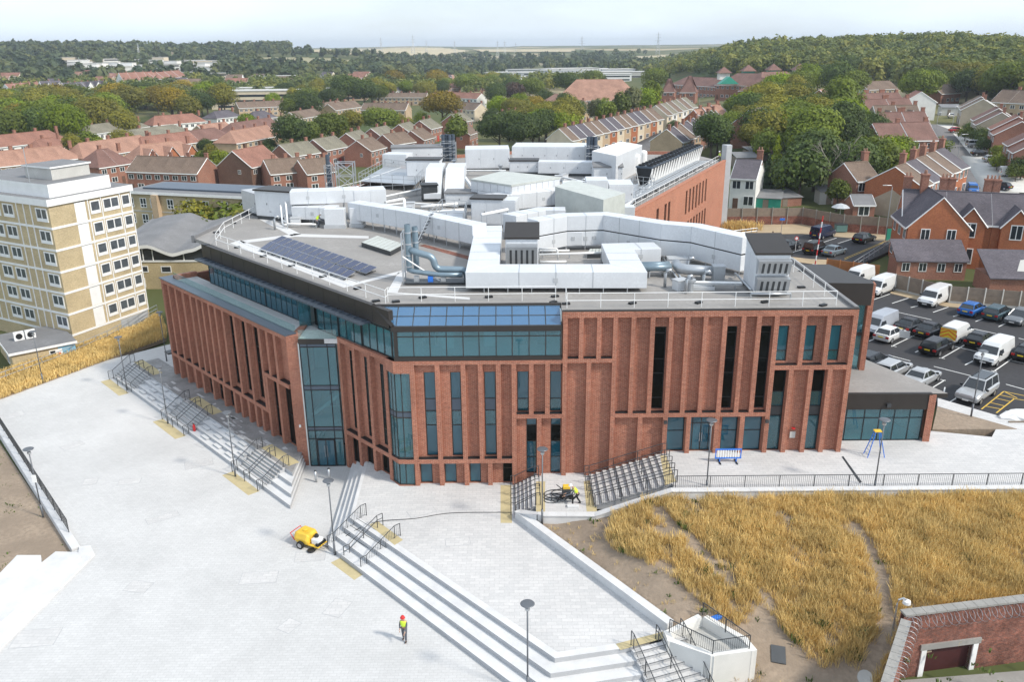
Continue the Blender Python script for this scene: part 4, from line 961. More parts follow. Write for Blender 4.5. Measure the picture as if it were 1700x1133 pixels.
# -- central plant room
zt = ZD + 3.2; C4 = [pix(849, 307, zt), pix(929, 294, zt), pix(833, 284, zt), pix(782, 297, zt)]
t = thing('plant_room', 'flat roofed pale panelled plant room in the centre of the roof', 'plant room', (C4[0].x, C4[0].y, ZD))
cc = sum((Vector(p) for p in C4), Vector()) / 4
MB().prism([tuple((Vector(p) * .985 + cc * .015)[:2]) for p in C4], ZD, zt - .2).build('wall', X['clad'], t)
MB().prism([tuple((Vector(p) * 1.02 - cc * .02)[:2]) for p in C4], zt - .2, zt).build('roof', X['cladg'], t)
for k in range(2):
    A, B = Vector(C4[0][:2]), Vector((C4[3] if k == 0 else C4[1])[:2]); d = (B - A).normalized(); ln = (B - A).length; nn = Vector((d.y, -d.x)); nn = nn if nn.y < 0 else -nn
    n = int(ln / .95)
    for i in range(n):
        for j in range(3):
            c = A + d * ln * (i + .5) / n; MB().obox((c.x + nn.x * .0, c.y + nn.y * .0, ZD + .5 + j), (ln / n - .05, .08, .94), math.atan2(d.y, d.x)).build('panel', X['clad'], t)
# -- more boxes, from left back to right back
ahu((676, 303), (731, 303), 2.5, 3.0, 'silver unit with flat black lid in front of the four flue stack', cols=3)
ahu((636, 285), (676, 286), 2.8, 2.6, 'plain white plant box beside the black lidded unit near the flues', lid=None, cols=2)
ahu((651, 272), (735, 270), 4, 2.4, 'low grey roofed plant box behind the four flue stack', lid='lead', cols=4)
ahu((773, 284), (846, 283), 5, 3.2, 'big white duct box with slanted shoulders behind the plant room', lid=None, cols=3)
ahu((846, 290), (893, 290), 2.6, 1.9, 'low silver unit with black lid behind the plant room', cols=3)
ahu((850, 276), (982, 277), 6, 3.0, 'wide white plant enclosure at the back of the roof', lid=None, cols=7)
ahu((893, 292), (983, 293), 2.2, 2.0, 'long low white duct box between the plant room and tall box', lid=None, cols=4)
ahu((740, 345), (790, 345), 2.6, 1.6, 'low unit with dark grey lid left of the plant room front', lid='lead', cols=2)
ahu((702, 336), (727, 335), 1.8, 1.9, 'dark open fan box beside the sloping white ducts', lid='black', mat='steel_d', cols=1)
ahu((783, 378), (856, 380), 2.2, 2.9, 'silver unit with dark grey lid in front of the plant room', lid='metal_d', cols=3, lidx=(0, .7))
q = pp((800, 358), (860, 352), (930, 344), (960, 338)); duct(q, 1.9, ZD + .5, ZD + 2.2, 'white duct passing in front of the plant room')
q = pp((846, 398), (900, 386), (938, 386)); duct(q, 1.8, ZD + .6, ZD + 2.4, 'white duct bent behind the louvred loop unit')
for i, (x0, x1, yb, h, d) in enumerate(((934, 968, 352, 3.0, 3.5), (972, 1008, 348, 3.3, 3.0), (1010, 1050, 344, 2.6, 4.0))):
    ahu((x0, yb), (x1, yb), d, h, ['first', 'second', 'third'][i] + ' white upright duct box right of the plant room, counted from it', lid=None, cols=1, name='duct_box')
ahu((985, 303), (1033, 303), 2.6, 2.0, 'white unit with dark grey lid below the tall white box', lid='lead', cols=2, slope=.3)
ahu((862, 342), (935, 341), 4.0, 1.2, 'low flat grey box beside the plant room wall', lid='cladg', mat='cladd', cols=2)
q = pp((1052, 372), (1000, 372), (925, 368)); duct(q, 1.4, ZD + .5, ZD + 1.9, 'white duct in front of the upright duct boxes')
# sloping chutes
for i, (x0, x1) in enumerate(((704, 733), (738, 770))):
    a, b = pix(x0, 336, ZD), pix(x1, 334, ZD); t = thing('sloping_duct', ['left', 'right'][i] + ' white duct chute sloping down beside the plant room', 'duct', (a.x, a.y, ZD))
    m = MB(); m.loft([[(a.x, a.y, ZD + .4), (b.x, a.y, ZD + .4), (b.x, a.y, ZD + 1.0), (a.x, a.y, ZD + 1.0)], [(a.x, a.y + 1.2, ZD + .4), (b.x, a.y + 1.2, ZD + .4), (b.x, a.y + .6, ZD + 1.2), (a.x, a.y + .6, ZD + 1.2)], [(a.x, a.y + 4.6, ZD + 2.2), (b.x, a.y + 4.6, ZD + 2.2), (b.x, a.y + 4.2, ZD + 3.5), (a.x, a.y + 4.2, ZD + 3.5)], [(a.x, a.y + 9, ZD + 2.2), (b.x, a.y + 9, ZD + 2.2), (b.x, a.y + 9, ZD + 3.5), (a.x, a.y + 9, ZD + 3.5)]])
    m.build('chute', X['clad'], t); MB().box(a.x + .2, b.x - .2, a.y + 6, a.y + 6.3, ZD, ZD + 2.2).build('stand', X['galv'], t)
# tall white box and tanks
zt = ZD + 3.6; C4 = [pix(1023, 260, zt), pix(1066, 242, zt), pix(1030, 236, zt), pix(983, 252, zt)]
t = thing('plant_room', 'tall plain white plant room near the chillers', 'plant room', (C4[0].x, C4[0].y, ZD)); MB().prism([tuple(p[:2]) for p in C4], ZD, zt).build('wall', X['clad'], t); MB().prism([tuple((Vector(p) * 1.0)[:2]) for p in C4], zt + .002, zt + .12).build('roof', X['white'], t)
for i, (x, y) in enumerate(((1044, 287), (1056, 280))):
    p = pix(x, y, ZD); o = MB().lathe([(.55, 0), (.6, .1), (.6, 2.4), (.45, 2.65), (.1, 2.75)], (p.x + 1., p.y, ZD), 14).build('tank', X['white']); tag(o, ['near', 'far'][i] + ' white cylindrical tank against the tall white plant room', 'tank')
# chillers
c0 = pix(1068, 313, ZD); ed3 = Vector((ed.x, ed.y, 0)); rzE = math.atan2(ed.y, ed.x)
for i in range(2):
    Lc = 13.5; base = Vector((c0.x, c0.y, ZD)) + ed3 * (i * (Lc + .5))
    t = thing('chiller', ['near', 'far'][i] + ' long chiller with a row of black fans along the east roof edge', 'chiller', base, rzE, 'chillers on the east wing'); Mx = WM[t].copy()
    MB(Mx).box(0, Lc, -1.1, 1.1, .15, .45).build('base_frame', X['galv'], t)
    MB(Mx).box(.1, Lc - .1, -.55, .55, .45, 2.2).build('body', X['black'], t)
    MB(Mx).box(0, Lc, -1.15, 1.15, 2.6, 2.82).build('fan_deck', X['blue_d'], t)
    nV = 10
    for k in range(nV + 1):
        for s_ in (-1, 1):
            m = MB(Mx); x = Lc * k / nV; m.tube([(x, s_ * .6, .45), (min(Lc, x + .0), s_ * 1.12, 2.6)], .09, 4); m.build('frame', X['white'], t)
            if k < nV:
                xm = Lc * (k + .5) / nV; m = MB(Mx); m.loft([[(x + .08, s_ * .62, .5), (x + Lc / nV - .08, s_ * .62, .5), (xm, s_ * 1.08, 2.55)], [(x + .08, s_ * .58, .5), (x + Lc / nV - .08, s_ * .58, .5), (xm, s_ * 1.04, 2.55)]]); m.build('coil_panel', X['white'], t)
    for k in range(9):
        for s_ in (-.55, .55): MB(Mx).lathe([(.42, 0), (.46, .03), (.46, .18), (.4, .18), (.38, .06), (0, .06)], (Lc * (k + .5) / 9, s_, 2.82), 10).build('fan', X['black'], t)
    if i == 0: MB(Mx).box(-.05, .0, -1.0, 1.0, 1.2, 2.6).build('end_panel', X['black'], t)
# pipe run and guard rail along the east edge
def roof_rail(pts, label, inset=0, post=2.4, name='roof_guard_rail', grp='white guard rails round the roof'):
    t = thing(name, label, 'guard rail', (pts[0][0], pts[0][1], ZD), 0, grp)
    for z in (.55, 1.08): MB().tube([(p[0], p[1], ZD + z) for p in pts], .026, 6).build('rail', X['white'], t)
    for a, b in zip(pts[:-1], pts[1:]):
        a, b = Vector(a[:2]), Vector(b[:2]); n = max(1, round((b - a).length / post)); d = (b - a).normalized(); nn = Vector((-d.y, d.x))
        for i in range(n):
            c = a.lerp(b, i / n); MB().tube([(c.x, c.y, ZD), (c.x, c.y, ZD + 1.1)], .026, 6).build('post', X['white'], t)
            if i % 2 == 0:
                q = c + nn * (.9 if nn.y > 0 or abs(nn.y) < .2 and nn.x < 0 else -.9); MB().obox((q.x, q.y, ZD + .07), (.55, .3, .13), random.uniform(0, 1)).build('counterweight', X['black'], t)
    return t
en = Vector((-ed.y, ed.x))
def ep(u, v): q = Vector((8.9, 82)) + ed * u + en * v; return (q.x, q.y)
roof_rail([ep(2, .9), ep(EL - 1, .9)], 'white guard rail along the east wing roof edge')
t = thing('pipe_run', 'bundle of pale insulated pipes along the east wing roof', 'pipes', (*ep(4, 2.4), ZD))
for i, v in enumerate((1.7, 2.1, 2.5, 3.0, 3.4)): MB().tube([(*ep(3 + i * .6, v), ZD + .6), (*ep(EL - 5, v), ZD + .6)], .11, 6).build('pipe', X['galv'], t)
for k in range(14): MB().tube([(*ep(6 + k * 3.4, 1.5), ZD + .45), (*ep(6 + k * 3.4, 3.7), ZD + .45)], .05, 4).build('bracket', X['galv'], t)
roof_rail([(3.9, 57.9), (3.9, 56.6), (22.9, 56.6), (22.9, 66), (21.5, 70.3), (12.5, 73.6)], 'white guard rail along the front right roof edge')
def mm_(u, v): q = P1 + dL * u - oL * v; return (q.x, q.y)
roof_rail([(3.2, 58.5), (-9.0, 58.5), mm_(-5.3, 1.1), mm_(22.2, 1.1), (-28.9, 83.5), (-28.3, 92.8)], 'white guard rail along the front and left roof edge')
roof_rail([(-26.5, 96), (-19.7, 110.5), (-16, 124)], 'white guard rail along the far left roof edge')
# -- flues
flues(737, 268, 4, 4.3, .3, .52, 'stack of four blue grey flues rising at the back left of the roof')
flues(976, 278, 3, 4.6, .3, .55, 'stack of three dark flues beside the tall white plant room')
flues(548, 316, 1, 4.6, .28, .6, 'dark flue in a galvanised lattice tower at the far left of the roof')
a = pix(560, 318, ZD); t = thing('lattice_tower', 'galvanised steel lattice tower at the far left of the roof', 'lattice tower', (a.x, a.y, ZD))
for x in (0, 2.2):
    for y in (0, 1.6): MB().box(a.x + x - .07, a.x + x + .07, a.y + y - .07, a.y + y + .07, ZD, ZD + 3.7).build('leg', X['galv'], t)
for y in (0, 1.6):
    for z0, z1 in ((.2, 1.9), (1.9, 3.6)): m = MB(); m.tube([(a.x, a.y + y, ZD + z0), (a.x + 2.2, a.y + y, ZD + z1)], .05, 5); m.tube([(a.x + 2.2, a.y + y, ZD + z0), (a.x, a.y + y, ZD + z1)], .05, 5); m.tube([(a.x, a.y + y, ZD + z1), (a.x + 2.2, a.y + y, ZD + z1)], .06, 5); m.build('brace', X['galv'], t)
# front left flue pair with blue round ductwork
a = pix(680, 470, ZD)
t = thing('flue_stack', 'pair of blue grey flues with curling round ductwork near the glass roof', 'flue', (a.x, a.y, ZD))
for i, (dx, dy, h) in enumerate(((0, .3, 4.6), (.5, .9, 4.3))):
    f_ = MB().lathe([(.24, .9), (.24, h), (.2, h), (.2, h - .3), (0, h - .3)], (a.x + dx, a.y + dy, ZD), 12).build('flue', X['duct_b'], t)
    for zz in np.arange(1.2, h - .3, .9): MB().lathe([(.24, 0), (.27, .02), (.27, .09), (.24, .11)], (a.x + dx, a.y + dy, ZD + zz), 12).build('collar', X['galv'], f_)
def bend(pts, r, mat, par, name='round_duct'):
    P = [Vector(p) for p in pts]; out_ = [P[0]]
    for i in range(1, len(P) - 1):
        d0 = (P[i - 1] - P[i]).normalized(); d1 = (P[i + 1] - P[i]).normalized(); k = min(r * 2, (P[i - 1] - P[i]).length * .45, (P[i + 1] - P[i]).length * .45)
        A, B = P[i] + d0 * k, P[i] + d1 * k
        for s_ in np.linspace(0, 1, 6): out_.append(A.lerp(P[i], s_).lerp(P[i].lerp(B, s_), s_))
    out_.append(P[-1]); m = MB(); m.tube(out_, r, 12); return m.build(name, X[mat], par, smooth=True)
bend([(a.x + .1, a.y + .3, ZD + 2.6), (a.x + .9, a.y + .1, ZD + 2.35), (a.x + 1.9, a.y, ZD + 2.1), (a.x + 2.1, a.y, ZD + 1.1), (a.x + 4.4, a.y + .1, ZD + 1.0), (a.x + 4.6, a.y + .1, ZD + .2)], .27, 'duct_b', t)
bend([(a.x, a.y + .3, ZD + 1.0), (a.x + .3, a.y - .2, ZD + 1.0), (a.x + 2.4, a.y - .4, ZD + .75), (a.x + 4.2, a.y - .5, ZD + .75)], .2, 'duct_b', t)
for i in range(6): MB().lathe([(.29, 0), (.31, .02), (.31, .08), (.29, .1)], (0, 0, 0), 12)
for dx, dy in ((-.45, -.2), (-.45, 1.2)): MB().box(a.x + dx - .05, a.x + dx + .05, a.y + dy - .05, a.y + dy + .05, ZD, ZD + 4.0).build('frame_post', X['galv'], t)
m = MB(); m.tube([(a.x - .45, a.y - .2, ZD + 2.2), (a.x + 2.4, a.y - .3, ZD + .25)], .06, 5); m.build('strut', X['white'], t)
for zz in (.8, 1.6, 2.4, 3.2, 3.95): m = MB(); m.tube([(a.x - .45, a.y - .2, ZD + zz), (a.x - .45, a.y + 1.2, ZD + zz)], .035, 5); m.build('brace', X['galv'], t)
MB().box(a.x - .3, a.x + 4.7, a.y - .75, a.y + .5, ZD + .1, ZD + .2).build('skid', X['steel_d'], t)
for dx in (.6, 1.7, 2.7): MB().obox((a.x + dx, a.y - .3, ZD + .42), (.4, .4, .44)).build('pump', X['blue'] if dx == 1.7 else X['galv'], t)
# -- small things on the right of the roof
def smallbox(x0, x1, yb, h, d, label, mat='galv', top=None, name='roof_vent'):
    A, B = pix(x0, yb, ZD), pix(x1, yb, ZD); t = thing(name, label, 'roof plant', (A.x, A.y, ZD)); MB().box(A.x, B.x, A.y, A.y + d, ZD, ZD + h).build('box', X[mat], t, bevel=.03)
    if top: MB().box(A.x + .12, B.x - .12, A.y + .12, A.y + d - .12, ZD + h + .002, ZD + h + .14).build('top', X[top], t, bevel=.04)
    else: MB().box(A.x - .05, B.x + .05, A.y - .05, A.y + d + .05, ZD + h + .002, ZD + h + .06).build('top', X['cladd'], t)
    return t
smallbox(1110, 1142, 445, .7, 1.1, 'small silver vent box beside the blue round duct', 'clad')
smallbox(1184, 1203, 471, 1.3, .8, 'upright galvanised cowl at the end of the round silver duct')
smallbox(1148, 1187, 483, .3, 1.3, 'square domed rooflight near the big louvred unit', 'cladd', 'clad', 'rooflight')
a, b = pix(1130, 462, ZD), pix(1184, 466, ZD); t = thing('round_duct', 'shiny round silver duct near the big louvred unit', 'duct', (a.x, a.y, ZD)); bend([(a.x - .1, a.y + 1.6, ZD + .75), (a.x - .1, a.y, ZD + .75), (b.x, b.y, ZD + .75)], .42, 'galv', t)
for f_ in (.3, .7): MB().box(a.x + (b.x - a.x) * f_ - .05, a.x + (b.x - a.x) * f_ + .05, a.y - .3, a.y + .3, ZD, ZD + .4).build('stand', X['galv'], t)
a, b = pix(1062, 461, ZD), pix(1113, 460, ZD); t = thing('round_duct', 'pair of blue grey round ducts leaving the duct loop', 'duct', (a.x, a.y, ZD))
for k in (0, .75): MB().tube([(a.x, a.y + k, ZD + .8), (b.x, b.y + k, ZD + .8)], .3, 12).build('round_duct', X['duct_b'], t, smooth=True)
for f_ in (.3, .8): MB().box(a.x + (b.x - a.x) * f_ - .05, a.x + (b.x - a.x) * f_ + .05, a.y - .25, a.y + 1, ZD, ZD + .52).build('stand', X['galv'], t)
def rooflight(c4, label):
    P = [pix(x, y, ZD + .45) for x, y in c4]; t = thing('rooflight', label, 'rooflight', (P[0].x, P[0].y, ZD)); MB().prism([tuple(p[:2]) for p in P], ZD, ZD + .4).build('kerb', X['steel_d'], t)
    n = 7
    for i in range(n):
        A = [P[0].lerp(P[3], i / n + .01), P[0].lerp(P[3], (i + 1) / n - .01), P[1].lerp(P[2], (i + 1) / n - .01), P[1].lerp(P[2], i / n + .01)]
        MB().prism([tuple(p[:2]) for p in A], ZD + .402, ZD + .44).build('pane', X['glass_c'] if 0 else X['cladg'], t)
rooflight([(600, 402), (626, 391), (671, 405), (648, 417)], 'glazed rooflight box behind the solar panels')
rooflight([(975, 421), (979, 413), (1016, 412), (1019, 420)], 'low glazed rooflight under the two tier duct')
# white pipework inside the loop, by the left unit, and between ducts
def pipes(label, pts_list, r=.09, mat='white', name='pipework'):
    p0 = pix(*pts_list[0][0][:2], ZD); t = thing(name, label, 'pipes', (p0.x, p0.y, ZD))
    for pts in pts_list:
        Q = [(*pix(x, y, ZD)[:2], ZD + z) for x, y, z in pts]; bend(Q, r, mat, t, 'pipe')
        for q in (Q[0], Q[-1]): MB().box(q[0] - .05, q[0] + .05, q[1] - .05, q[1] + .05, ZD, q[2]).build('stand', X['galv'], t)
pipes('white lagged pipes crossing inside the duct loop', [[(895, 440, .9), (998, 437, .9)], [(895, 436, 1.2), (925, 436, 1.2), (926, 436, .4)], [(897, 445, .5), (940, 444, .5)], [(900, 430, .7), (945, 429, .7)]])
pipes('white lagged pipes looping at the foot of the left black lidded unit', [[(470, 372, .4), (480, 378, .4), (525, 379, .4)], [(468, 370, 1.9), (469, 374, 1.9), (470, 378, .3), (520, 376, .3)], [(476, 369, 2.2), (478, 375, 2.2), (478, 380, .5)]])
pipes('white lagged pipe elbows between the slanting duct and plant room', [[(640, 362, 1.7), (672, 355, 1.7), (673, 362, .6)], [(700, 362, 1.2), (760, 356, 1.2)], [(705, 368, .9), (770, 362, .9)], [(800, 398, 2.4), (843, 388, 2.4)]], .16)
pipes('galvanised pipes in the tray across the right of the roof', [[(1100, 432, .3), (1125, 470, .3)], [(1107, 432, .3), (1132, 470, .3)]], .07, 'galv')
pipes('silver pipe pair along the foot of the big louvred unit', [[(1246, 497, .4), (1312, 497, .4)], [(1220, 462, .4), (1246, 490, .4)]], .09, 'galv')
# stair gantry and walkways in galvanised steel
def gantry(label, c4, h, stairs=None):
    P = [pix(x, y, ZD) for x, y in c4]; t = thing('steel_gantry', label, 'gantry', (P[0].x, P[0].y, ZD))
    MB().prism([tuple(p[:2]) for p in P], ZD + h - .08, ZD + h).build('deck', X['galv'], t)
    for p in P: MB().box(p.x - .05, p.x + .05, p.y - .05, p.y + .05, ZD, ZD + h + 1.05).build('post', X['galv'], t)
    for a, b in zip(P, P[1:] + P[:1]):
        m = MB()
        for z in (.55, 1.05): m.tube([(a.x, a.y, ZD + h + z), (b.x, b.y, ZD + h + z)], .03, 5)
        m.tube([(a.x, a.y, ZD + .1), (b.x, b.y, ZD + h)], .035, 5); m.build('rail', X['galv'], t)
        n = int((b - a).length / 1.5)
        for i in range(1, n): c = a.lerp(b, i / n); MB().box(c.x - .03, c.x + .03, c.y - .03, c.y + .03, ZD, ZD + h + 1.05).build('post', X['galv'], t)
    return t
gantry('galvanised walkway platform at the far left of the roof', [(597, 312), (690, 318), (712, 296), (640, 286)], .9)
gantry('galvanised step over platform beside the long slanting duct', [(715, 385), (770, 388), (775, 366), (735, 362)], 1.0)
gantry('galvanised catwalk below the chillers', [(1015, 338), (1055, 338), (1085, 316), (1050, 312)], .5)
a = pix(690, 408, ZD); t = thing('step_over_stair', 'steep galvanised stair climbing over the slanting duct', 'stair', (a.x, a.y, ZD))
for s_ in (0, .7): MB().tube([(a.x + s_ * .3, a.y + s_, ZD), (a.x + 1.4 + s_ * .3, a.y + 1.2 + s_, ZD + 2.8)], .05, 5).build('stringer', X['galv'], t)
for i in range(9): f_ = (i + .5) / 9; MB().obox((a.x + 1.4 * f_ + .1, a.y + 1.2 * f_ + .35, ZD + 2.8 * f_), (.22, .7, .04), R(-20)).build('tread', X['steel_d'], t)
# -- solar panels
def pv_row(c4, n, label, k):
    P = [pix(x, y, ZD + .3) for x, y in c4]; t = thing('solar_array', label, 'solar panels', (P[0].x, P[0].y, ZD))
    for i in range(n):
        f0, f1 = i / n + .004, (i + 1) / n - .004; A, B, C_, D_ = P[0].lerp(P[3], f0), P[0].lerp(P[3], f1), P[1].lerp(P[2], f1), P[1].lerp(P[2], f0)
        lo, hi = Vector((0, 0, -.08)), Vector((0, 0, .1)); top = [A + lo, B + lo, C_ + hi, D_ + hi]
        m = MB(); m.loft([[p - Vector((0, 0, .04)) for p in top], top]); p_ = m.build('solar_panel', X['galv'], t)
        cen = (A + B + C_ + D_) / 4 + Vector((0, 0, .06)); m = MB(); m.face([cen + (p - cen) * .955 + Vector((0, 0, .006)) for p in top]); m.build('cells', X['pv'], p_)
    for f_ in np.linspace(.02, .98, 8):
        A, C_ = P[0].lerp(P[3], f_), P[1].lerp(P[2], f_); m = MB(); m.tube([A - Vector((0, 0, .25)), C_ - Vector((0, 0, .25))], .04, 4); m.build('ballast_rail', X['steel_d'], t)
pv_row([(430, 412), (449, 402), (591, 453), (574, 461)], 14, 'row of blue solar panels nearest the left roof edge', 0)
pv_row([(448, 400), (468, 393), (627, 446), (608, 453)], 14, 'second row of blue solar panels, further from the roof edge', 1)
# white walkway strips on the membrane
for c4 in ([(382, 404), (398, 399), (592, 469), (571, 478)], [(398, 400), (486, 389), (490, 393), (404, 404)], [(430, 364), (446, 362), (500, 389), (484, 392)], [(486, 388), (612, 392), (612, 396), (490, 393)], [(571, 478), (592, 469), (668, 449), (660, 456)], [(661, 453), (676, 450), (660, 486), (642, 486)], [(642, 486), (660, 486), (780, 494), (780, 498)]):
    m = MB(); m.prism([tuple(pix(x, y, ZD)[:2]) for x, y in c4], ZD - .01, ZD + .005, bottom=False); m.build('walkway_strip', X['feltw'], bld)
m = MB(); m.prism(pp((695, 408), (705, 406), (785, 427), (780, 432)), ZD - .01, ZD + .006, bottom=False); m.build('rusty_stain', X['brick_old'], bld)

# small vents, cowls and cable trays crowding the middle and back of the roof
rr = random.Random(31)
for i in range(46):
    x, y = rr.choice(((rr.uniform(600, 760), rr.uniform(335, 372)), (rr.uniform(760, 1000), rr.uniform(272, 350)), (rr.uniform(640, 980), rr.uniform(262, 300)), (rr.uniform(900, 1080), rr.uniform(300, 400)), (rr.uniform(1080, 1240), rr.uniform(440, 490)), (rr.uniform(450, 640), rr.uniform(330, 385))))
    A = pix(x, y, ZD); k = rr.randrange(3); t = thing('roof_cowl', 'small silver cowl or vent box among the roof ducts', 'roof plant', (A.x, A.y, ZD), rr.uniform(0, .6), 'small cowls scattered among the ducts'); Mx = WM[t].copy()
    if k == 0: MB(Mx).lathe([(.22, 0), (.22, .8), (.38, .85), (.38, 1.0), (.1, 1.15)], n=10).build('cowl', X['galv'], t)
    elif k == 1: MB(Mx).box(-.5, .5, -.4, .4, 0, .75).build('box', X['clad'], t, bevel=.03); MB(Mx).box(-.55, .55, -.45, .45, .752, .82).build('lid', X['cladd'], t)
    else: MB(Mx).tube([(0, 0, 0), (0, 0, 1.1), (.12, 0, 1.3), (.4, 0, 1.35), (.5, 0, 1.15)], .12, 8).build('gooseneck', X['galv'], t, smooth=True)
for i, L_ in enumerate((((600, 352), (680, 345), (760, 350)), ((620, 340), (700, 322)), ((770, 300), (790, 330), (850, 348)), ((930, 300), (985, 312), (1050, 318)), ((860, 300), (870, 318)), ((700, 300), (770, 292), (840, 292)), ((1040, 350), (1060, 330), (1085, 312)), ((905, 405), (990, 400)), ((640, 378), (720, 398), (770, 412)), ((1130, 480), (1230, 482)))):
    p0 = pix(*L_[0], ZD); t = thing('cable_tray', 'galvanised cable tray running between roof plant on short stands', 'cable tray', (p0.x, p0.y, ZD), 0, 'cable trays on the roof'); zt_ = ZD + .45 + .12 * (i % 3)
    for a, b in zip(L_[:-1], L_[1:]):
        a, b = Vector(pix(*a, ZD)[:2]), Vector(pix(*b, ZD)[:2]); d = (b - a).normalized(); n = Vector((-d.y, d.x)) * .28
        MB().prism([tuple(a + n), tuple(b + n), tuple(b - n), tuple(a - n)], zt_, zt_ + .06).build('tray', X['galv'], t)
        for q in (-.12, .02, .15): MB().tube([(*(a + n * q * 3), zt_ + .12), (*(b + n * q * 3), zt_ + .12)], .055, 6).build('pipe', X['white'] if q else X['duct_b'], t)
        for f_ in np.linspace(.1, .9, max(2, int((b - a).length / 2.5))): c = a.lerp(b, f_); MB().box(c.x - .04, c.x + .04, c.y - .04, c.y + .04, ZD, zt_).build('stand', X['galv'], t)
# ================================================================ tower block, annex, curved roof hall, yellow block
TC = Vector((-50.5, 91.2)); tr_ = Vector((.39, .921)); tl_ = Vector((-.87, .493))
ZT0, ZT1, NS = 1.2, 16.1, 6
SH = (ZT1 - ZT0) / NS
tw = thing('tower_block', 'six storey buff brick tower block with white bands and white framed windows', 'building', (TC.x, TC.y, -.6))
def tower_face(dirv, L, wins, panels, strips):
    inw = Vector((-dirv.y, dirv.x)); 
    if inw.dot(Vector((-1, 4))) < 0 and dirv is tr_: inw = -inw
    cen = TC + tr_ * 5 + tl_ * 8
    if (cen - TC).dot(inw) < 0: inw = -inw
    Mx = frame(TC, dirv, inw); f = Fac(Mx, tw, X['brick_y'], dep=0)
    holes = []
    for k in range(NS):
        z0 = ZT0 + SH * k
        for a, b, n in wins: holes.append((a, b, z0 + .68, z0 + 2.2))
    f.wall(0, L, -.6, ZT1, holes, v=0, rev=.1)
    for k in range(NS):
        z0 = ZT0 + SH * k
        MB(Mx).box(-.05 if dirv is tr_ else .0, L, -.06, 0.0, z0 - .12, z0 + .13).build('floor_band', X['white'], tw)
        for a, b, n in wins:
            w_ = f.window(a, b, z0 + .68, z0 + 2.2, v=0, glass='glass_tw', panel=['white', None], cuts=(z0 + .98,), vcuts=tuple(a + (b - a) * i / n for i in range(1, n)), fm='white', fw=.14, recess=-.02)
            if random.random() < .75:
                for i in range(n):
                    if random.random() < .6: u0 = a + (b - a) * i / n; MB(Mx).box(u0 + .12, u0 + .12 + random.uniform(.25, .6), -.008, .0, z0 + 1.1, z0 + 2.05).build('curtain', X['cladd'], w_)
        for a, b in panels: MB(Mx).box(a, b, -.03, 0, z0 + .16, z0 + 2.3).build('white_panel', X['white'], tw); MB(Mx).box(a, b, -.028, 0.0, z0 + 2.3, z0 + 2.37).build('panel_gap', X['black'], tw)
    for u in strips: MB(Mx).box(u - .06, u + .06, -.075, 0, ZT0, ZT1).build('mullion', X['white'], tw)
    return Mx
Mr = tower_face(tr_, 11.4, [(5.35, 6.75, 1), (7.15, 9.5, 2), (9.9, 11.15, 1)], [(3.3, 4.75)], [5.1, 6.95, 9.7, 11.33])
Ml = tower_face(tl_, 17, [(.35, 2.4, 2), (6.6, 8.6, 2), (9.2, 11.2, 2)], [], [3.3, 4.6, 5.9, 12.2, 13.6])
roofp = [TC - tr_ * .25 - tl_ * .25, TC + tr_ * 11.7 - tl_ * .25, TC + tr_ * 11.7 + tl_ * 17, TC - tr_ * .25 + tl_ * 17]
m = MB(); m.prism([tuple(p) for p in roofp], ZT1, ZT1 + .75, 1, 0); m.build('parapet', [X['lead'], X['white']], tw)
inset = [TC + tr_ * .8 + tl_ * .6, TC + tr_ * 9.2 + tl_ * .6, TC + tr_ * 9.2 + tl_ * 17, TC + tr_ * .8 + tl_ * 17]
m = MB(); m.prism([tuple(p) for p in inset], ZT1 + .75, ZT1 + 2.2, 1, 0); m.build('roof_storey', [X['lead'], X['white']], tw)
pent = [TC + tr_ * 3.2 + tl_ * 3, TC + tr_ * 8.4 + tl_ * 3, TC + tr_ * 8.4 + tl_ * 8, TC + tr_ * 3.2 + tl_ * 8]
m = MB(); m.prism([tuple(p) for p in pent], ZT1 + 2.2, ZT1 + 3.5, 1, 0); m.build('lift_room', [X['lead'], X['conc']], tw)
m = MB(); pc = sum(pent, Vector((0, 0))) / 4; m.prism([tuple(pc + (p - pc) * 1.08) for p in pent], ZT1 + 3.5, ZT1 + 3.68, 1, 0); m.build('lift_room_roof', [X['lead'], X['white']], tw)
m = MB(Mr); m.box(6.9, 11.2, -.04, 0, -.1, 1.0); m.build('service_doors', X['cladd'], tw)
m = MB(); m.prism([tuple(p) for p in (TC + tr_ * .02 + tl_ * .02, TC + tr_ * 11.35 + tl_ * .3, TC + tr_ * 11.35 + tl_ * 17, TC + tl_ * 17)], ZT1 - .1, ZT1 + .01); m.build('top_slab', X['conc'], tw)
m = MB(); bk = [TC + tr_ * 11.4, TC + tr_ * 11.4 + tl_ * 17, TC + tl_ * 17]; m.face([(bk[0].x, bk[0].y, -.6), (bk[1].x, bk[1].y, -.6), (bk[1].x, bk[1].y, ZT1), (bk[0].x, bk[0].y, ZT1)]); m.face([(bk[1].x, bk[1].y, -.6), (bk[2].x, bk[2].y, -.6), (bk[2].x, bk[2].y, ZT1), (bk[1].x, bk[1].y, ZT1)]); m.build('rear_wall', X['brick_y'], tw)
m = MB(); a = TC + tr_ * 1 + tl_ * 4; m.tube([(a.x, a.y, ZT1 + 2), (a.x, a.y, ZT1 + 6)], .04, 5); m.build('aerial', X['galv'], tw)
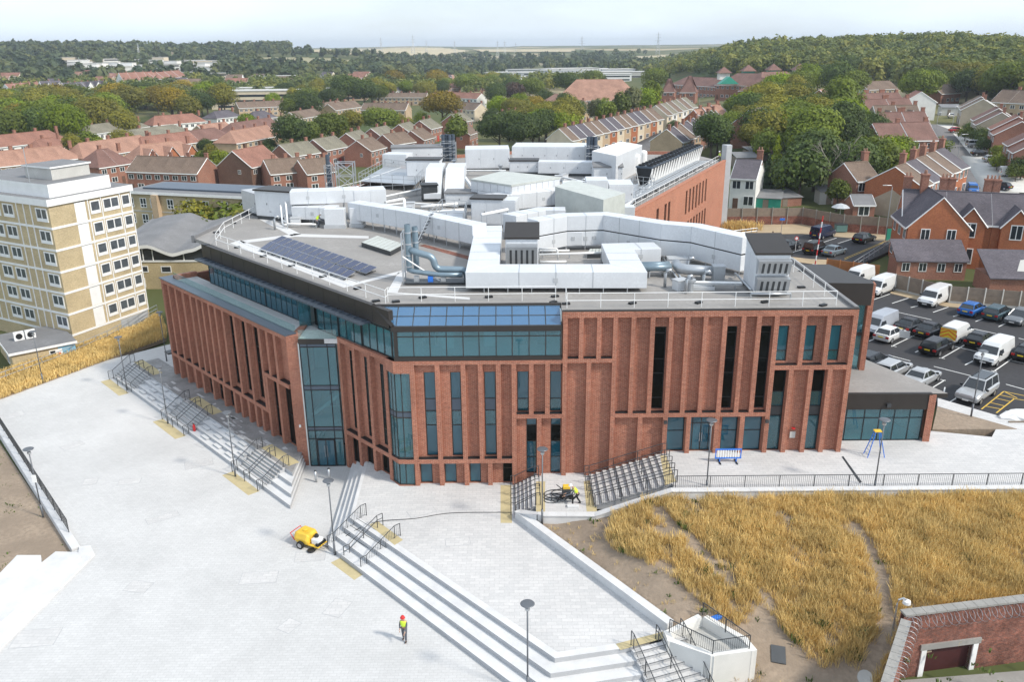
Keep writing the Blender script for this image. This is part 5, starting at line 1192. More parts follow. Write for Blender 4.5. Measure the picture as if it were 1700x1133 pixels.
# annex in front of the tower
za = 1.35
c0 = pix(18.5, 590, za); c1 = pix(124, 569, za); d = Vector((c1.x - c0.x, c1.y - c0.y)).normalized(); nb = Vector((-d.y, d.x)); L = (Vector(c1[:2]) - Vector(c0[:2])).length
ax = thing('annex', 'flat roofed buff brick annex with blue painted end below the tower block', 'building', (c0.x, c0.y, -.6))
Mx = frame((c0.x, c0.y), d, nb); f = Fac(Mx, ax, X['brick_y'], dep=0)
f.wall(0, L, -.7, za, [(3.6, 4.9, -.4, 1.0)], v=0); f.window(3.6, 4.9, -.4, 1.0, v=0, glass='glass_h', vcuts=(4.25,), fm='white', fw=.09, recess=0)
MB(Mx).box(L * .72, L, -.03, 0, -.7, za - .05).build('blue_wall', M_plain('pale_blue_paint', (.25, .47, .62), .7), ax)
MB(Mx).box(L * .68, L * .77, -.06, -.03, -.6, .9).build('door', X['white'], ax); MB(Mx).box(L * .7, L * .75, -.075, -.06, -.2, .6).build('poster', X['red'], ax)
MB(Mx).box(3.4, 5.2, -.05, -.02, -.7, -.45).build('door_step', X['white'], ax)
f2 = Fac(frame((c0.x, c0.y), nb, d), ax, X['brick_y'], dep=0); f2.wall(0, 8, -.7, za, [(2, 3.2, -.3, .9)], v=0); f2.window(2, 3.2, -.3, .9, v=0, glass='glass_h', vcuts=(2.6,), fm='white', fw=.08, recess=0)
MB(Mx).box(-.25, L + .2, -.25, 8, za, za + .22).build('roof', [X['lead']], ax); MB(Mx).box(-.28, L + .22, -.29, -.25, za - .03, za + .24).build('fascia', X['white'], ax); MB(Mx).box(-.3, -.25, -.28, 8, za - .03, za + .24).build('fascia', X['white'], ax)
for i in range(2):
    o_ = thing('condenser', ['left', 'right'][i] + ' white condenser fan unit on the annex roof', 'condenser', tuple(Mx @ Vector((1.6 + i * 1.15, 4.2, za + .22)))); p = o_.location
    MB().obox((p.x, p.y, p.z + .5), (1.0, .4, .95), math.atan2(d.y, d.x)).build('casing', X['white'], o_); c = Vector((p.x, p.y, p.z + .5)) - Vector((nb.x, nb.y, 0)) * .21
    m = MB(); m.tube([c, c - Vector((nb.x, nb.y, 0)) * .03], .34, 12); m.build('fan', X['black'], o_)
# curved roof hall behind
cv = thing('curved_roof_hall', 'buff brick hall with a wavy white edged grey roof behind the glazed wing', 'building', (-56, 118, -.5))
Yc = 117.0; xs = [-57.5, -55.2, -51.6, -48.2, -45.5, -43]
zc_ = [5.0, 5.6, 5.95, 4.7, 5.3, 6.2]
import bisect
def wav(x):
    i = max(0, min(len(xs) - 2, bisect.bisect(xs, x) - 1)); t_ = (x - xs[i]) / (xs[i + 1] - xs[i]); t_ = max(0, min(1, t_)); t_ = t_ * t_ * (3 - 2 * t_) * .6 + t_ * .4; return zc_[i] * (1 - t_) + zc_[i + 1] * t_
Mx = frame((0, Yc), (1, 0), (0, 1)); f = Fac(Mx, cv, X['brick_y'], dep=0)
hw = [(-55.6, -54.9, 2.0, 2.9), (-53.6, -52.1, 2.0, 2.95), (-50.3, -48.8, 1.9, 2.9), (-55.9, -52.8, -.2, 1.2)]
f.wall(-57.5, -43, -.6, 3.6, hw, v=0)
for h in hw: f.window(*h, v=0, glass='glass_h', fm='white', fw=.12, recess=0, vcuts=() if h[1] - h[0] < 2 else (-55, -54.2, -53.5))
mb = MB(); mg = MB(); n = 40
for i in range(n):
    a, b = -57.9 + 15 * i / n, -57.9 + 15 * (i + 1) / n; za_, zb_ = wav(a), wav(b)
    mb.loft([[(a, Yc - .5, za_), (a, Yc + 17, za_ + 1.2), (a, Yc + 17, za_ + 1.5), (a, Yc - .5, za_ + .12)], [(b, Yc - .5, zb_), (b, Yc + 17, zb_ + 1.2), (b, Yc + 17, zb_ + 1.5), (b, Yc - .5, zb_ + .12)]], 0, False)
    mg.face([(a, Yc - .52, za_ - .32), (b, Yc - .52, zb_ - .32), (b, Yc - .52, zb_ + .16), (a, Yc - .52, za_ + .16)]); mg.face([(a, Yc - .52, za_ - .32), (b, Yc - .52, zb_ - .32), (b, Yc - .45, zb_ - .32), (a, Yc - .45, za_ - .32)])
mb.build('roof', X['lead'], cv, smooth=False); mg.build('fascia', X['white'], cv)
cw = MB(); 
for i in range(n): a, b = -57.5 + 14.5 * i / n, -57.5 + 14.5 * (i + 1) / n; cw.face([(a, Yc + .05, 3.6), (b, Yc + .05, 3.6), (b, Yc + .05, wav(b)), (a, Yc + .05, wav(a))])
co = cw.build('clerestory', X['glass_h'], cv)
for u in (-54.0, -52.6, -51.2, -46.8): MB().box(u - .07, u + .07, Yc - .02, Yc + .04, 3.6, wav(u) - .2).build('mullion', X['white'], co)
MB().box(-57.6, -42.9, Yc - .1, Yc - .01, 3.5, 3.75).build('white_band', X['white'], cv)
# yellow brick block
y0, y1 = pix(205, 317.5, 9), pix(425, 328, 9); d = Vector((y1.x - y0.x, y1.y - y0.y)); L = d.length; d.normalize(); nb = Vector((-d.y, d.x))
yb = thing('yellow_brick_block', 'long yellow brick block with white eaves band behind the curved roof hall', 'building', (y0.x, y0.y, -.5)); Mx = frame((y0.x, y0.y), d, nb); f = Fac(Mx, yb, X['brick_y'], dep=0)
cols = [.02, .12, .2, .33, .46, .60, .74, .88]; hs = [(L * c, L * c + 1.3, z, z + 1.7) for c in cols for z in (6.3, 3.5, .7)]
f.wall(0, L, -.6, 8.8, hs, v=0)
for h in hs: f.window(*h, v=0, glass='glass_h', fm='white', fw=.12, recess=0, vcuts=((h[0] + h[1]) / 2,), cuts=(h[2] + .6,))
MB(Mx).box(-.3, L + .3, -.4, 11, 8.8, 9.1).build('roof', X['lead'], yb); MB(Mx).box(-.35, L + .35, -.46, -.4, 8.7, 9.15).build('eaves_band', X['white'], yb); MB(Mx).box(2, L - 1, 2.5, 9, 9.1, 9.4).build('upper_roof', X['blue_d'], yb)
MB(Mx).box(L * .235, L * .28, -.9, .0, -.6, 8.69).build('bay', X['brick_b'], yb); MB(Mx).box(0, L, -.03, -.002, 5.6, 5.8).build('string_course', X['conc'], yb)
MB(Mx).box(L - .02, L, 0, 11, -.6, 8.8).build('end_wall', X['brick_y'], yb)
# ================================================================ houses
WINM = MB().box(-.5, .5, -.06, .05, 0, .06).box(-.5, .5, -.06, .05, .94, 1).box(-.5, -.43, -.06, .05, .06, .94).box(.43, .5, -.06, .05, .06, .94).box(-.03, .03, -.06, .05, .06, .94).mesh('window', X['white'])
PANEM = MB().box(-.44, .44, -.03, .03, .05, .95).mesh('pane', X['glass_h'])
DOORM = MB().box(-.5, .5, -.06, .05, 0, 1).mesh('door', X['brick_d'])
HM = {}
def house_mesh(w, d, e, r, hl, hr):
    k = (round(w, 1), round(d, 1), e, r, hl, hr)
    if k in HM: return HM[k]
    w, d = k[0], k[1]; m = MB(); o = .32; th = .14
    xl, xr = (d / 2 * .8 if hl else 0), (w - d / 2 * .8 if hr else w)
    m.face([(0, 0, -1.5), (w, 0, -1.5), (w, 0, e), (0, 0, e)]); m.face([(w, d, -1.5), (0, d, -1.5), (0, d, e), (w, d, e)])
    m.face([(0, d, -1.5), (0, 0, -1.5), (0, 0, e), (0, d, e)]); m.face([(w, 0, -1.5), (w, d, -1.5), (w, d, e), (w, 0, e)])
    if not hl: m.face([(0, d, e), (0, 0, e), (0, d / 2, e + r)])
    if not hr: m.face([(w, 0, e), (w, d, e), (w, d / 2, e + r)])
    wall = m.mesh('wall', X['brick_h'])
    m = MB(); s_ = r / (d / 2); ze = e - o * s_ + .1; A = -o if hl else 0; B = w + o if hr else w
    ri0, ri1 = (xl, d / 2, e + r + .1), (xr, d / 2, e + r + .1)
    def slab(p): m.loft([[(x, y, z) for x, y, z in p], [(x, y, z + th) for x, y, z in p]])
    slab([(A, -o, ze), (B, -o, ze), ri1, ri0]); slab([(B, d + o, ze), (A, d + o, ze), ri0, ri1])
    if hl: slab([(A, d + o, ze), (A, -o, ze), ri0])
    if hr: slab([(B, -o, ze), (B, d + o, ze), ri1])
    roof = m.mesh('roof', X['tile_b'])
    m = MB(); m.tube([(ri0[0], d / 2, e + r + .1 + th), (ri1[0], d / 2, e + r + .1 + th)], .12, 5)
    ridge = m.mesh('ridge_tiles', X['tile_b'])
    m = MB(); m.box(A, B, -o - .07, -o + .0, ze - .12, ze + .12); m.box(A, B, d + o, d + o + .07, ze - .12, ze + .12); gut = m.mesh('gutter', X['white'])
    barge = []
    for x, h in ((-.05, hl), (w + .05, hr)):
        if not h: m = MB(); m.tube([(x, -o, ze), (x, d / 2, e + r + .12), (x, d + o, ze)], .1, 4); barge.append(m.mesh('bargeboard', X['white']))
    HM[k] = (wall, roof, ridge, gut, barge); return HM[k]
CHM = MB().box(-.42, .42, -.3, .3, 0, 1.9).box(-.48, .48, -.36, .36, 1.9, 2.05).mesh('chimney', X['brick_h']); POT = MB().lathe([(.11, 0), (.09, .4)], (0, 0, 2.05), 6).mesh('pot', X['tile_s'])
FOOT = []
FG = {}
def fgable_mesh(w, e, r):
    k = (round(w, 1), e, r)
    if k not in FG:
        m = MB(); p = 1.0; h = w / 2
        m.face([(-h, -p, -1.5), (h, -p, -1.5), (h, -p, e), (0, -p, e + r), (-h, -p, e)]); m.face([(-h, 2, -1.5), (-h, -p, -1.5), (-h, -p, e), (-h, 2, e)]); m.face([(h, -p, -1.5), (h, 2, -1.5), (h, 2, e), (h, -p, e)]); a = m.mesh('gable_wall', X['brick_h'])
        m = MB(); s_ = r / h
        for sg in (-1, 1): q = [(sg * (h + .25), -p - .25, e - .25 * s_ + .1), (0, -p - .25, e + r + .1), (0, 4.2, e + r + .1), (sg * (h + .25), 4.2, e - .25 * s_ + .1)]; m.loft([q, [(x, y, z + .12) for x, y, z in q]])
        b = m.mesh('gable_roof', X['slate']); m = MB()
        m.tube([(-(h + .25), -p - .28, e - .25 * s_ + .1), (0, -p - .28, e + r + .12), (h + .25, -p - .28, e - .25 * s_ + .1)], .1, 4)
        FG[k] = (a, b, m.mesh('bargeboard', X['white']))
    return FG[k]
def house(loc, rz, w, d, e, r, wall, roof, label, group, hl=False, hr=False, detail=1, chim=1, fg=None, gwin=False, door=None, lower=None, cat='house', endwall=None, name='house', sx=1.):
    t = thing(name, label, cat, loc, rz, group); FOOT.append((loc[0], loc[1], rz, w, d))
    wm, rm, gm, um, bm = house_mesh(w, d, e, r, hl, hr)
    wo = inst('wall', wm, t, mats=[X[wall]]); ro = inst('roof', rm, t, mats=[X[roof]]); inst('ridge_tiles', gm, ro, mats=[X[roof]]); inst('gutter', um, ro)
    for b_ in bm: inst('bargeboard', b_, ro)
    def win(x, y, z, ww, hh, rot=0.):
        if detail == 2: ww *= 1.05; hh *= 1.35; z -= .12
        o = inst('window', WINM, t, (x, y, z), rot, (ww, 1, hh))
        if detail > 0: inst('pane', PANEM, o)
    nb = max(1, round(w / 3.0)); up = e > 4
    for i in range(nb):
        x = w * (i + .5) / nb
        if fg and abs(x - fg[0]) < fg[1] / 2 + .5: continue
        if up: win(x, 0, e - 1.75, 1.5, 1.15)
        if i == (0 if nb > 1 else 5): inst('door', DOORM, t, (x, 0, .0), 0, (.95, 1, 2.05), mats=[X[door]] if door else None)
        else: win(x, 0, .9, 1.8, 1.3)
        if detail > 0:
            if up: win(x, d, e - 1.75, 1.3, 1.1)
            win(x, d, .9, 1.5, 1.2)
    if gwin:
        for gx, rot in ((0, R(90)), (w, R(90))): win(gx, d * .35, e - 1.7, .8, 1.0, rot)
    for c in range(chim):
        x = w - .45 if c == 0 else .45
        co = inst('chimney', CHM, t, (x, d / 2 + (.5 if not hr else 0), e + r - .75), 0, (1.25, 1.5, 1.35) if detail == 2 else (1, 1, 1), mats=[X['brick_h' if wall not in ('brick_d',) else 'brick_d']])
        if detail > 1:
            for k in (-.2, .2): inst('pot', POT, co, (k, 0, 0))
    if fg:
        a, b, c = fgable_mesh(fg[1], e, fg[2]); inst('gable_wall', a, t, (fg[0], 0, 0), mats=[X[wall]]); g = inst('gable_roof', b, ro, (fg[0], 0, 0), mats=[X[roof]]); inst('bargeboard', c, ro, (fg[0], 0, 0))
        win(fg[0], -1.0, e - 1.6, 1.4, 1.5); win(fg[0], -1.0, .8, 1.6, 1.6)
    return t
def row(p0, p1, n, d, e, r, wall, roof, label, group=None, hip=(0, 0), detail=1, chim=1, w=None, fg=None, gwin=False, door=None, z=None, rnd=0, cat='house'):
    """n adjoining units whose front foot runs from photo point p0 to p1"""
    a = gp(*p0) if z is None else pix(*p0, z); b = gp(*p1) if z is None else pix(*p1, z)
    dv = Vector((b.x - a.x, b.y - a.y)); L = dv.length; rz = math.atan2(dv.y, dv.x)
    if w: L = w * n
    dv.normalize(); uw = L / n
    walls = wall if isinstance(wall, (list, tuple)) else [wall]; roofs = roof if isinstance(roof, (list, tuple)) else [roof]
    out_ = []
    for i in range(n):
        q = Vector((a.x, a.y)) + dv * uw * i; zz = (a.z * (1 - (i + .5) / n) + b.z * (i + .5) / n) + random.uniform(0, .03)
        out_.append(house((q.x, q.y, zz), rz, uw, d, e, r, walls[i % len(walls)], roofs[i % len(roofs)], label, group or (label[:60] + ' row' if n > 1 else None), bool(hip[0] and i == 0), bool(hip[1] and i == n - 1), detail, chim if not isinstance(chim, (list, tuple)) else chim[i % len(chim)], fg=(uw * .5, fg[0], fg[1]) if fg else None, gwin=gwin, door=door, cat=cat))
    return out_
W, T = 'wall', 'tile'
# --- west estate
row((-60, 281), (117, 257), 5, 8, 5, 3, 'render', 'tile_r', 'white rendered terraced house with red tiled roof at the foot of the tree belt', hip=(0, 1))
row((76, 277), (122, 267), 2, 7, 4.6, 2.8, 'render', 'tile_r', 'white rendered hipped cottage with red roof in front of a longer white terrace', hip=(1, 1))
row((-60, 318), (140, 293), 6, 8, 5, 3.2, 'brick_b', 'tile_s', 'salmon roofed terraced house showing just above the tower block roof', hip=(0, 1))
row((150, 247), (250, 231), 4, 8, 4.8, 2.6, 'render', 'tile_g', 'white terraced house with pale grey roof and hipped end beside the tree belt', hip=(1, 1))
row((222, 253), (320, 238), 3, 9, 4.4, 2.4, 'render', 'tile_g', 'white terraced house with grey roof right behind the salmon hipped terrace', hip=(0, 1))
row((258, 230), (345, 222), 3, 8, 5, 3, 'render', 'tile_r', 'white terraced house with red hipped roof under the tall trees', hip=(1, 1))
row((143, 294), (270, 271), 4, 8, 5, 3.4, 'brick_b', 'tile_s', 'buff terraced house with salmon hipped roof and small white windows', hip=(1, 1))
row((243, 277), (335, 262), 3, 8, 5, 3, 'brick_b', 'tile_r', 'terraced house with long red brown roof between grey and salmon terraces', hip=(1, 0))
row((332, 262), (388, 252), 2, 8, 5, 3, 'brick_h', 'tile_k', 'terraced house with dark red roof and hipped end near the bright shrub', hip=(0, 1))
row((238, 298), (335, 284), 3, 8, 5, 3.4, 'brick_o', 'tile_s', 'salmon roofed house with orange gabled front and white bargeboards', hip=(1, 1), fg=(4.2, 2.6))
row((170, 312), (228, 302), 2, 9, 5, 3.6, 'brick_h', 'tile_k', 'brown hipped house with row of small white windows beside the tower', hip=(1, 1))
row((215, 319), (332, 324), 4, 9, 5, 3, ['brick_h'], 'tile_b', 'terraced house with plain brown roof and white windows behind the yellow brick block')
row((421, 320), (484, 303), 2, 9.5, 6, 3.6, 'brick_d', 'tile_r', 'brown brick house with red roof and tall blank gable wall', gwin=True, w=6.5)
row((452, 322), (512, 316), 3, 8, 4.6, 2.8, 'brick_h', 'tile_b', 'low terraced house with brown roof just behind the roof lattice tower')
row((512, 322), (560, 316), 2, 8, 4.6, 2.8, 'brick_h', 'tile_b', 'brick terraced house with brown roof and wide white windows behind the roof plant')
row((395, 246), (468, 232), 4, 8, 5, 3, 'brick_h', 'tile_k', 'terraced house with dark red roof behind a salmon roofed terrace', hip=(1, 0))
row((395, 265), (465, 250), 4, 8, 5, 3.2, 'brick_b', 'tile_s', 'terraced house with salmon roof and a row of white windows near dark trees', hip=(1, 0))
row((345, 240), (392, 233), 2, 8, 4, 2.6, 'brick_b', 'tile_s', 'low pinkish roofed house beside the bright round tree', hip=(0, 0))
row((362, 216), (402, 211), 2, 8, 4.8, 2.6, 'render', 'slate', 'white house with slate hipped roof left of a bright tree', hip=(1, 1))
row((424, 217), (462, 213), 2, 8, 4.8, 2.6, 'render', 'slate', 'white house with slate hipped roof right of a bright tree', hip=(1, 1))
row((398, 196), (478, 192), 5, 8, 4.8, 2.6, 'brick_b', 'tile_b', 'buff terraced house with brown roof beyond the parking court')
row((497, 217), (537, 209), 2, 8, 4.8, 2.6, 'brick_b', 'tile_b', 'buff house with brown roof and chimneys between two dark trees')
row((541, 199), (576, 192), 3, 8, 4.8, 2.6, 'brick_b', 'tile_b', 'buff house with dark brown roof beside the big dark tree')
semis = [((487, 291), (527, 284)), ((543, 279), (580, 271)), ((598, 265), (628, 256)), ((637, 255), (670, 247)), ((683, 246), (708, 238)), ((716, 238), (744, 230)), ((766, 225), (797, 218))]
nm = ['first', 'second', 'third', 'fourth', 'fifth', 'sixth', 'seventh']
for i, (a, b) in enumerate(semis): row(a, b, 2, 8.5, 5, 2.8, 'brick_h', 'tile_g', nm[i] + ' grey tiled semi with red brick gable, counting up the street from brown gable house', 'pairs in the grey roofed street ' + str(i), gwin=True, w=5.6, door='red')
for i, (a, b) in enumerate([((617, 278), (643, 270)), ((704, 257), (731, 248)), ((655, 266), (690, 260)), ((780, 247), (797, 240))]): row(a, b, 2, 8.5, 4.6, 2.8, 'brick_h', 'tile_b', ['brown roofed brick house in front of the grey roofed street, left end', 'brown roofed brick house with red gable left of the four flues', 'brown roofed house half hidden by garden shrubs', 'brown roofed brick house beside the dark willows'][i], None if 0 else 'brown front houses %d' % i, gwin=True, w=5.4)
# --- middle estate
row((600, 200), (674, 201), 4, 8, 5, 2.8, 'brick_b', 'tile_b', 'buff terraced house with long brown roof and cream gable end')
row((748, 199), (788, 203), 2, 8, 5.4, 2.8, 'cream', 'tile_b', 'cream gabled house with brown roof next to the autumn tree')
row((738, 176), (792, 179), 3, 8, 5, 2.8, 'render', 'tile_r', 'white terraced house with red roof behind the autumn tree')
row((624, 175), (708, 175), 6, 8, 4.6, 2.4, 'brick_b', 'tile_b', 'buff terraced house with low brown roof in front of the white flats')
row((558, 201), (602, 194), 3, 8, 5, 2.8, 'brick_b', 'tile_b', 'buff terraced house with dark brown roof left of the long brown roof')
row((648, 167), (692, 164), 3, 9, 6, 1.8, 'render', 'slate', 'white modern house with grey shallow roof beyond the estate')
row((715, 163), (765, 157), 3, 9, 5, 3, 'brick_h', 'tile_r', 'red roofed brick house under tall trees beyond the estate')
row((796, 152), (818, 149), 2, 9, 5, 3, 'brick_h', 'tile_s', 'small salmon roofed house among the far trees')
row((840, 222), (872, 216), 3, 8, 5, 2.8, 'cream', 'tile_g', 'cream house with pale roof hidden among the willows')
row((960, 205), (985, 200), 2, 8, 5, 2.8, 'brick_b', 'tile_b', 'buff gabled house behind the slender birches')
row((918, 210), (960, 204), 3, 8, 5, 2.8, 'brick_b', 'tile_g', 'buff terraced house with pale grey green roof left of the birches')
# --- Victorian street behind the roof plant
row((948, 268), (1100, 226), 13, 8.5, 5.6, 3, ['cream', 'brick_b', 'brick_o'], ['tile_b', 'slate', 'slate', 'tile_b'], 'narrow Victorian terraced house with chimney in the long row left of the street', detail=1)
row((1106, 222), (1156, 205), 6, 9, 5.8, 3, ['cream', 'render'], ['tile_b', 'tile_g'], 'cream Victorian terraced house at the upper end of the street')
row((1172, 226), (1078, 272), 9, 8.5, 5.6, 3, ['brick_b', 'brick_h'], ['slate', 'tile_b', 'slate'], 'narrow Victorian terraced house with slate roof in the row right of the street', detail=1)
row((1166, 238), (1209, 226), 3, 9, 5.6, 3, 'brick_o', 'tile_s', 'orange brick house with salmon roof at the end of the slate terrace', gwin=True)
# hall and school
row((922, 186), (1066, 184), 1, 24, 5, 9, 'brick_h', 'tile_s', 'big hall with a huge red brown hipped roof among birches', hip=(1, 1), chim=0, cat='hall')
row((892, 192), (925, 189), 1, 14, 4, 5, 'brick_h', 'tile_s', 'red roofed wing attached to the left of the big hall', hip=(1, 0), chim=0, cat='hall')
row((1098, 174), (1118, 172), 1, 10, 6, 6, 'brick_h', 'tile_k', 'small house with steep pyramid roof left of its twin', hip=(1, 1), chim=0)
row((1128, 176), (1153, 173), 1, 11, 6, 7, 'brick_h', 'tile_k', 'larger house with steep pyramid roof and white windows', hip=(1, 1), chim=0)
SCH = []
for i, (a, b, d, e, r) in enumerate((((1112, 163), (1190, 160), 14, 6, 4), ((1186, 168), (1262, 164), 16, 6.5, 5), ((1262, 164), (1340, 160), 16, 6, 5), ((1225, 173), (1290, 172), 14, 5, 5))):
    SCH.append(row(a, b, 1, d, e, r, 'brick_h', 'tile_k', ['left', 'central', 'right', 'front'][i] + ' range of the red brick school with brown hipped roofs below the wood', hip=(1, 1), chim=0, cat='school')[0])
for i, (x, y) in enumerate(((1205, 160), (1246, 158), (1288, 157), (1332, 157))):
    p = gp(x, y); p.y += 8; t = SCH[(0, 1, 2, 2)[i]]; z = p.z + 9
    MB().box(p.x - 2.6, p.x + 2.6, p.y - 2.6, p.y + 2.6, z - 1, z + 2.2).build('lantern', X['teal'] if i in (1, 2) else X['render'], t); m = MB(); m.loft([[(p.x - 3.6, p.y - 3.6, z + 2.2), (p.x + 3.6, p.y - 3.6, z + 2.2), (p.x + 3.6, p.y + 3.6, z + 2.2), (p.x - 3.6, p.y + 3.6, z + 2.2)], [(p.x - .1, p.y - .1, z + 5.2), (p.x + .1, p.y - .1, z + 5.2), (p.x + .1, p.y + .1, z + 5.2), (p.x - .1, p.y + .1, z + 5.2)]]); m.build('lantern_cap', X['tile_k'], t)
p = gp(1208, 168); m = MB(); m.loft([[(p.x - 4.5, p.y - .6, p.z + 7.6), (p.x + 4.5, p.y - .6, p.z + 7.6), (p.x, p.y - .6, p.z + 11)], [(p.x - 4.5, p.y + 5, p.z + 7.6), (p.x + 4.5, p.y + 5, p.z + 7.6), (p.x, p.y + 5, p.z + 11)]]); m.build('dormer_gable', X['teal'], SCH[1])['label'] = 'green triangular dormer gable'
# --- east side
row((1209, 347), (1231, 348), 1, 11, 5.6, 2.6, 'render', 'slate', 'white rendered house with slate roof beside the brick wing', chim=1, detail=2, w=4.6)
row((1420, 199), (1500, 197), 3, 9, 4.6, 3, 'pebble', 'tile_k', 'pebbledash house with ribbed brown roof and short chimneys below the white gabled house', detail=1, chim=2)
row((1438, 213), (1516, 211), 2, 9, 4.6, 3, 'pebble', 'tile_k', 'pebbledash house with ribbed brown roof, second block down the curving road', detail=1, chim=2)
row((1452, 227), (1526, 226), 2, 9, 4.6, 3, 'pebble', 'tile_b', 'pebbledash house with small front gable, third block down the curving road', detail=1, chim=1, fg=(4, 2))
row((1462, 242), (1541, 240), 2, 9, 4.6, 3, 'pebble', 'tile_k', 'brown roofed house, fourth block down the curving road', detail=1, chim=2)
row((1458, 272), (1552, 268), 2, 11, 4.8, 3.4, 'brick_h', 'tile_k', 'wide house with dark red tiled roof above the corner terrace', detail=1, chim=1)
row((1487, 196), (1510, 204), 1, 9.5, 5.4, 3, 'render', 'tile_r', 'white gabled house with red roof at the bend of the road', detail=2, chim=0, gwin=True, w=8)
row((1587, 204), (1603, 224), 2, 10, 5, 3, 'pebble', 'tile_b', 'pebbledash semi detached house at the top of the road on the uphill side', detail=1, chim=1, w=6)
row((1608, 228), (1626, 252), 2, 10, 5, 3, 'pebble', 'tile_k', 'semi detached house with garage and brown roof beside the parked silver car', detail=1, chim=1, w=6)
row((1636, 246), (1654, 274), 2, 10, 5.2, 3, 'brick_h', 'tile_r', 'semi detached house with pinkish roof above the green front garden', detail=1, chim=1, w=6)
row((1660, 274), (1690, 312), 2, 10, 5.2, 3, 'brick_h', 'tile_k', 'brick house with dark red roof beside the parked white van', detail=1, chim=1, w=7)
row((1560, 174), (1592, 171), 1, 9, 4, 3, 'brick_h', 'tile_b', 'brick house with pale gable against the dark wood', detail=1, chim=0)
row((1640, 196), (1700, 200), 2, 10, 5, 3.4, 'brick_b', 'tile_b', 'brown roofed house with white bargeboards under the hillside trees', detail=1, chim=1, gwin=True)
row((1376, 188), (1412, 184), 1, 9, 4.6, 3, 'brick_h', 'tile_s', 'salmon roofed house among trees near the school', detail=1, chim=0)
row((1412, 190), (1452, 188), 1, 9, 4.6, 3, 'brick_h', 'blue_d', 'house with dark panelled roof among trees near the school', detail=1, chim=0)
row((1438, 168), (1488, 166), 2, 10, 4.6, 3, 'brick_b', 'tile_b', 'buff brown roofed house below the wood edge', detail=1, chim=0)
row((1268, 246), (1288, 237), 1, 9, 5.4, 3.6, 'brick_h', 'tile_b', 'brick gabled house half buried in garden trees', detail=1, chim=0, gwin=True)
# corner terrace, pebbledash gable end towards the car park
CT = row((1522, 366), (1600, 324), 5, 9.5, 5.5, 2.9, 'brick_o', ['tile_b', 'slate', 'tile_b'], 'orange brick Victorian terraced house in the corner row with grey blank gable', detail=2, chim=1)
g0 = gp(1522, 366); g1 = gp(1600, 324); dv = Vector((g1.x - g0.x, g1.y - g0.y)).normalized(); nb = Vector((-dv.y, dv.x))
t = CT[0]; Mx = frame((g0.x, g0.y), nb, -dv)
m = MB(Mx); m.loft([[(-.05, .0, -1), (9.55, .0, -1), (9.55, .0, 5.45), (4.75, .0, 8.35), (-.05, .0, 5.45)], [(-.05, .12, -1), (9.55, .12, -1), (9.55, .12, 5.45), (4.75, .12, 8.35), (-.05, .12, 5.45)]]); m.build('gable_render', X['pebble'], t)['label'] = 'grey rendered blank gable end'; MB(Mx).box(0, 8.2, .122, .2, -1, 3.1).build('white_panel', X['render'], t)
row((1416, 350), (1456, 346), 1, 8, 5.2, 2.6, 'brick_h', 'tile_b', 'brick back wing with brown roof joined behind the grey gable end', detail=2, chim=1)
row((1414, 366), (1450, 366), 1, 5, 2.6, 1.2, 'brick_h', 'lead', 'low brick extension with white windows below the back wing', detail=2, chim=0)
# Victorian gabled pair above the car park fence
row((1488, 436), (1790, 456), 4, 8.5, 6.0, 3.4, 'brick_o', 'slate', 'orange brick Victorian house with slate roof, dormer gable and sash windows above the fence', detail=2, chim=2, fg=(3.6, 2.2))
a = gp(1598, 454)
vh = house((a.x, a.y, a.z), R(78), 9, 7.6, 6.0, 3.9, 'brick_o', 'slate', 'orange brick house with wide plain gable facing the car park and lean to', None, detail=2, chim=1, gwin=False)
gx = Matrix.Translation((a.x, a.y, a.z)) @ Matrix.Rotation(R(78), 4, 'Z'); t = vh
for yy in (2.2, 5.4):
    o = inst('window', WINM, t, (-.03, yy, 4.1), R(-90), (1.15, 1, 1.75)); inst('pane', PANEM, o)
b = gp(1486, 464); rz = math.atan2(.1, 1); t = thing('lean_to', 'slate roofed brick lean to with four small white windows behind the fence', 'lean to', (b.x, b.y, b.z), R(-6)); Mx = WM[t].copy()
MB(Mx).box(0, 8.6, 0, 3.4, -1, 2.5).build('wall', X['brick_h'], t); m = MB(Mx); q = [(-.25, -.3, 2.4), (8.85, -.3, 2.4), (8.85, 3.5, 4.5), (-.25, 3.5, 4.5)]; m.loft([q, [(x, y, z + .14) for x, y, z in q]]); m.build('roof', X['slate'], t); m = MB(Mx); m.loft([[(8.6, 0, 2.5), (8.6, 3.4, 2.5), (8.6, 3.4, 4.4)], [(8.5, 0, 2.5), (8.5, 3.4, 2.5), (8.5, 3.4, 4.4)]]); m.build('side_gable', X['brick_o'], t)
for x in (1.1, 3.2, 5.5, 7.6): o = inst('window', WINM, t, (x, 0, 1.1), 0, (1.0, 1, 1.15)); inst('pane', PANEM, o)
b = gp(1640, 492); t = thing('lean_to', 'low slate roofed outbuilding patched with white beside the fence', 'lean to', (b.x, b.y, b.z), R(-8)); Mx = WM[t].copy(); MB(Mx).box(0, 9, 0, 5, -1, 2.3).build('wall', X['brick_h'], t); m = MB(Mx); q = [(-.25, -.3, 2.2), (9, -.3, 2.2), (9, 5, 4.6), (-.25, 5, 4.6)]; m.loft([q, [(x, y, z + .14) for x, y, z in q]]); m.build('roof', X['slate'], t); m = MB(Mx); q = [(3.2, 1.0, 3.2), (6.5, .8, 3.1), (6.2, 3.4, 4.0), (4.2, 3.0, 3.9)]; m.loft([[(x, y, 2.37 + (y + .3) * .4528) for x, y, z in q], [(x, y, 2.38 + (y + .3) * .4528) for x, y, z in q]]); m.build('white_patch', X['conc'], t)
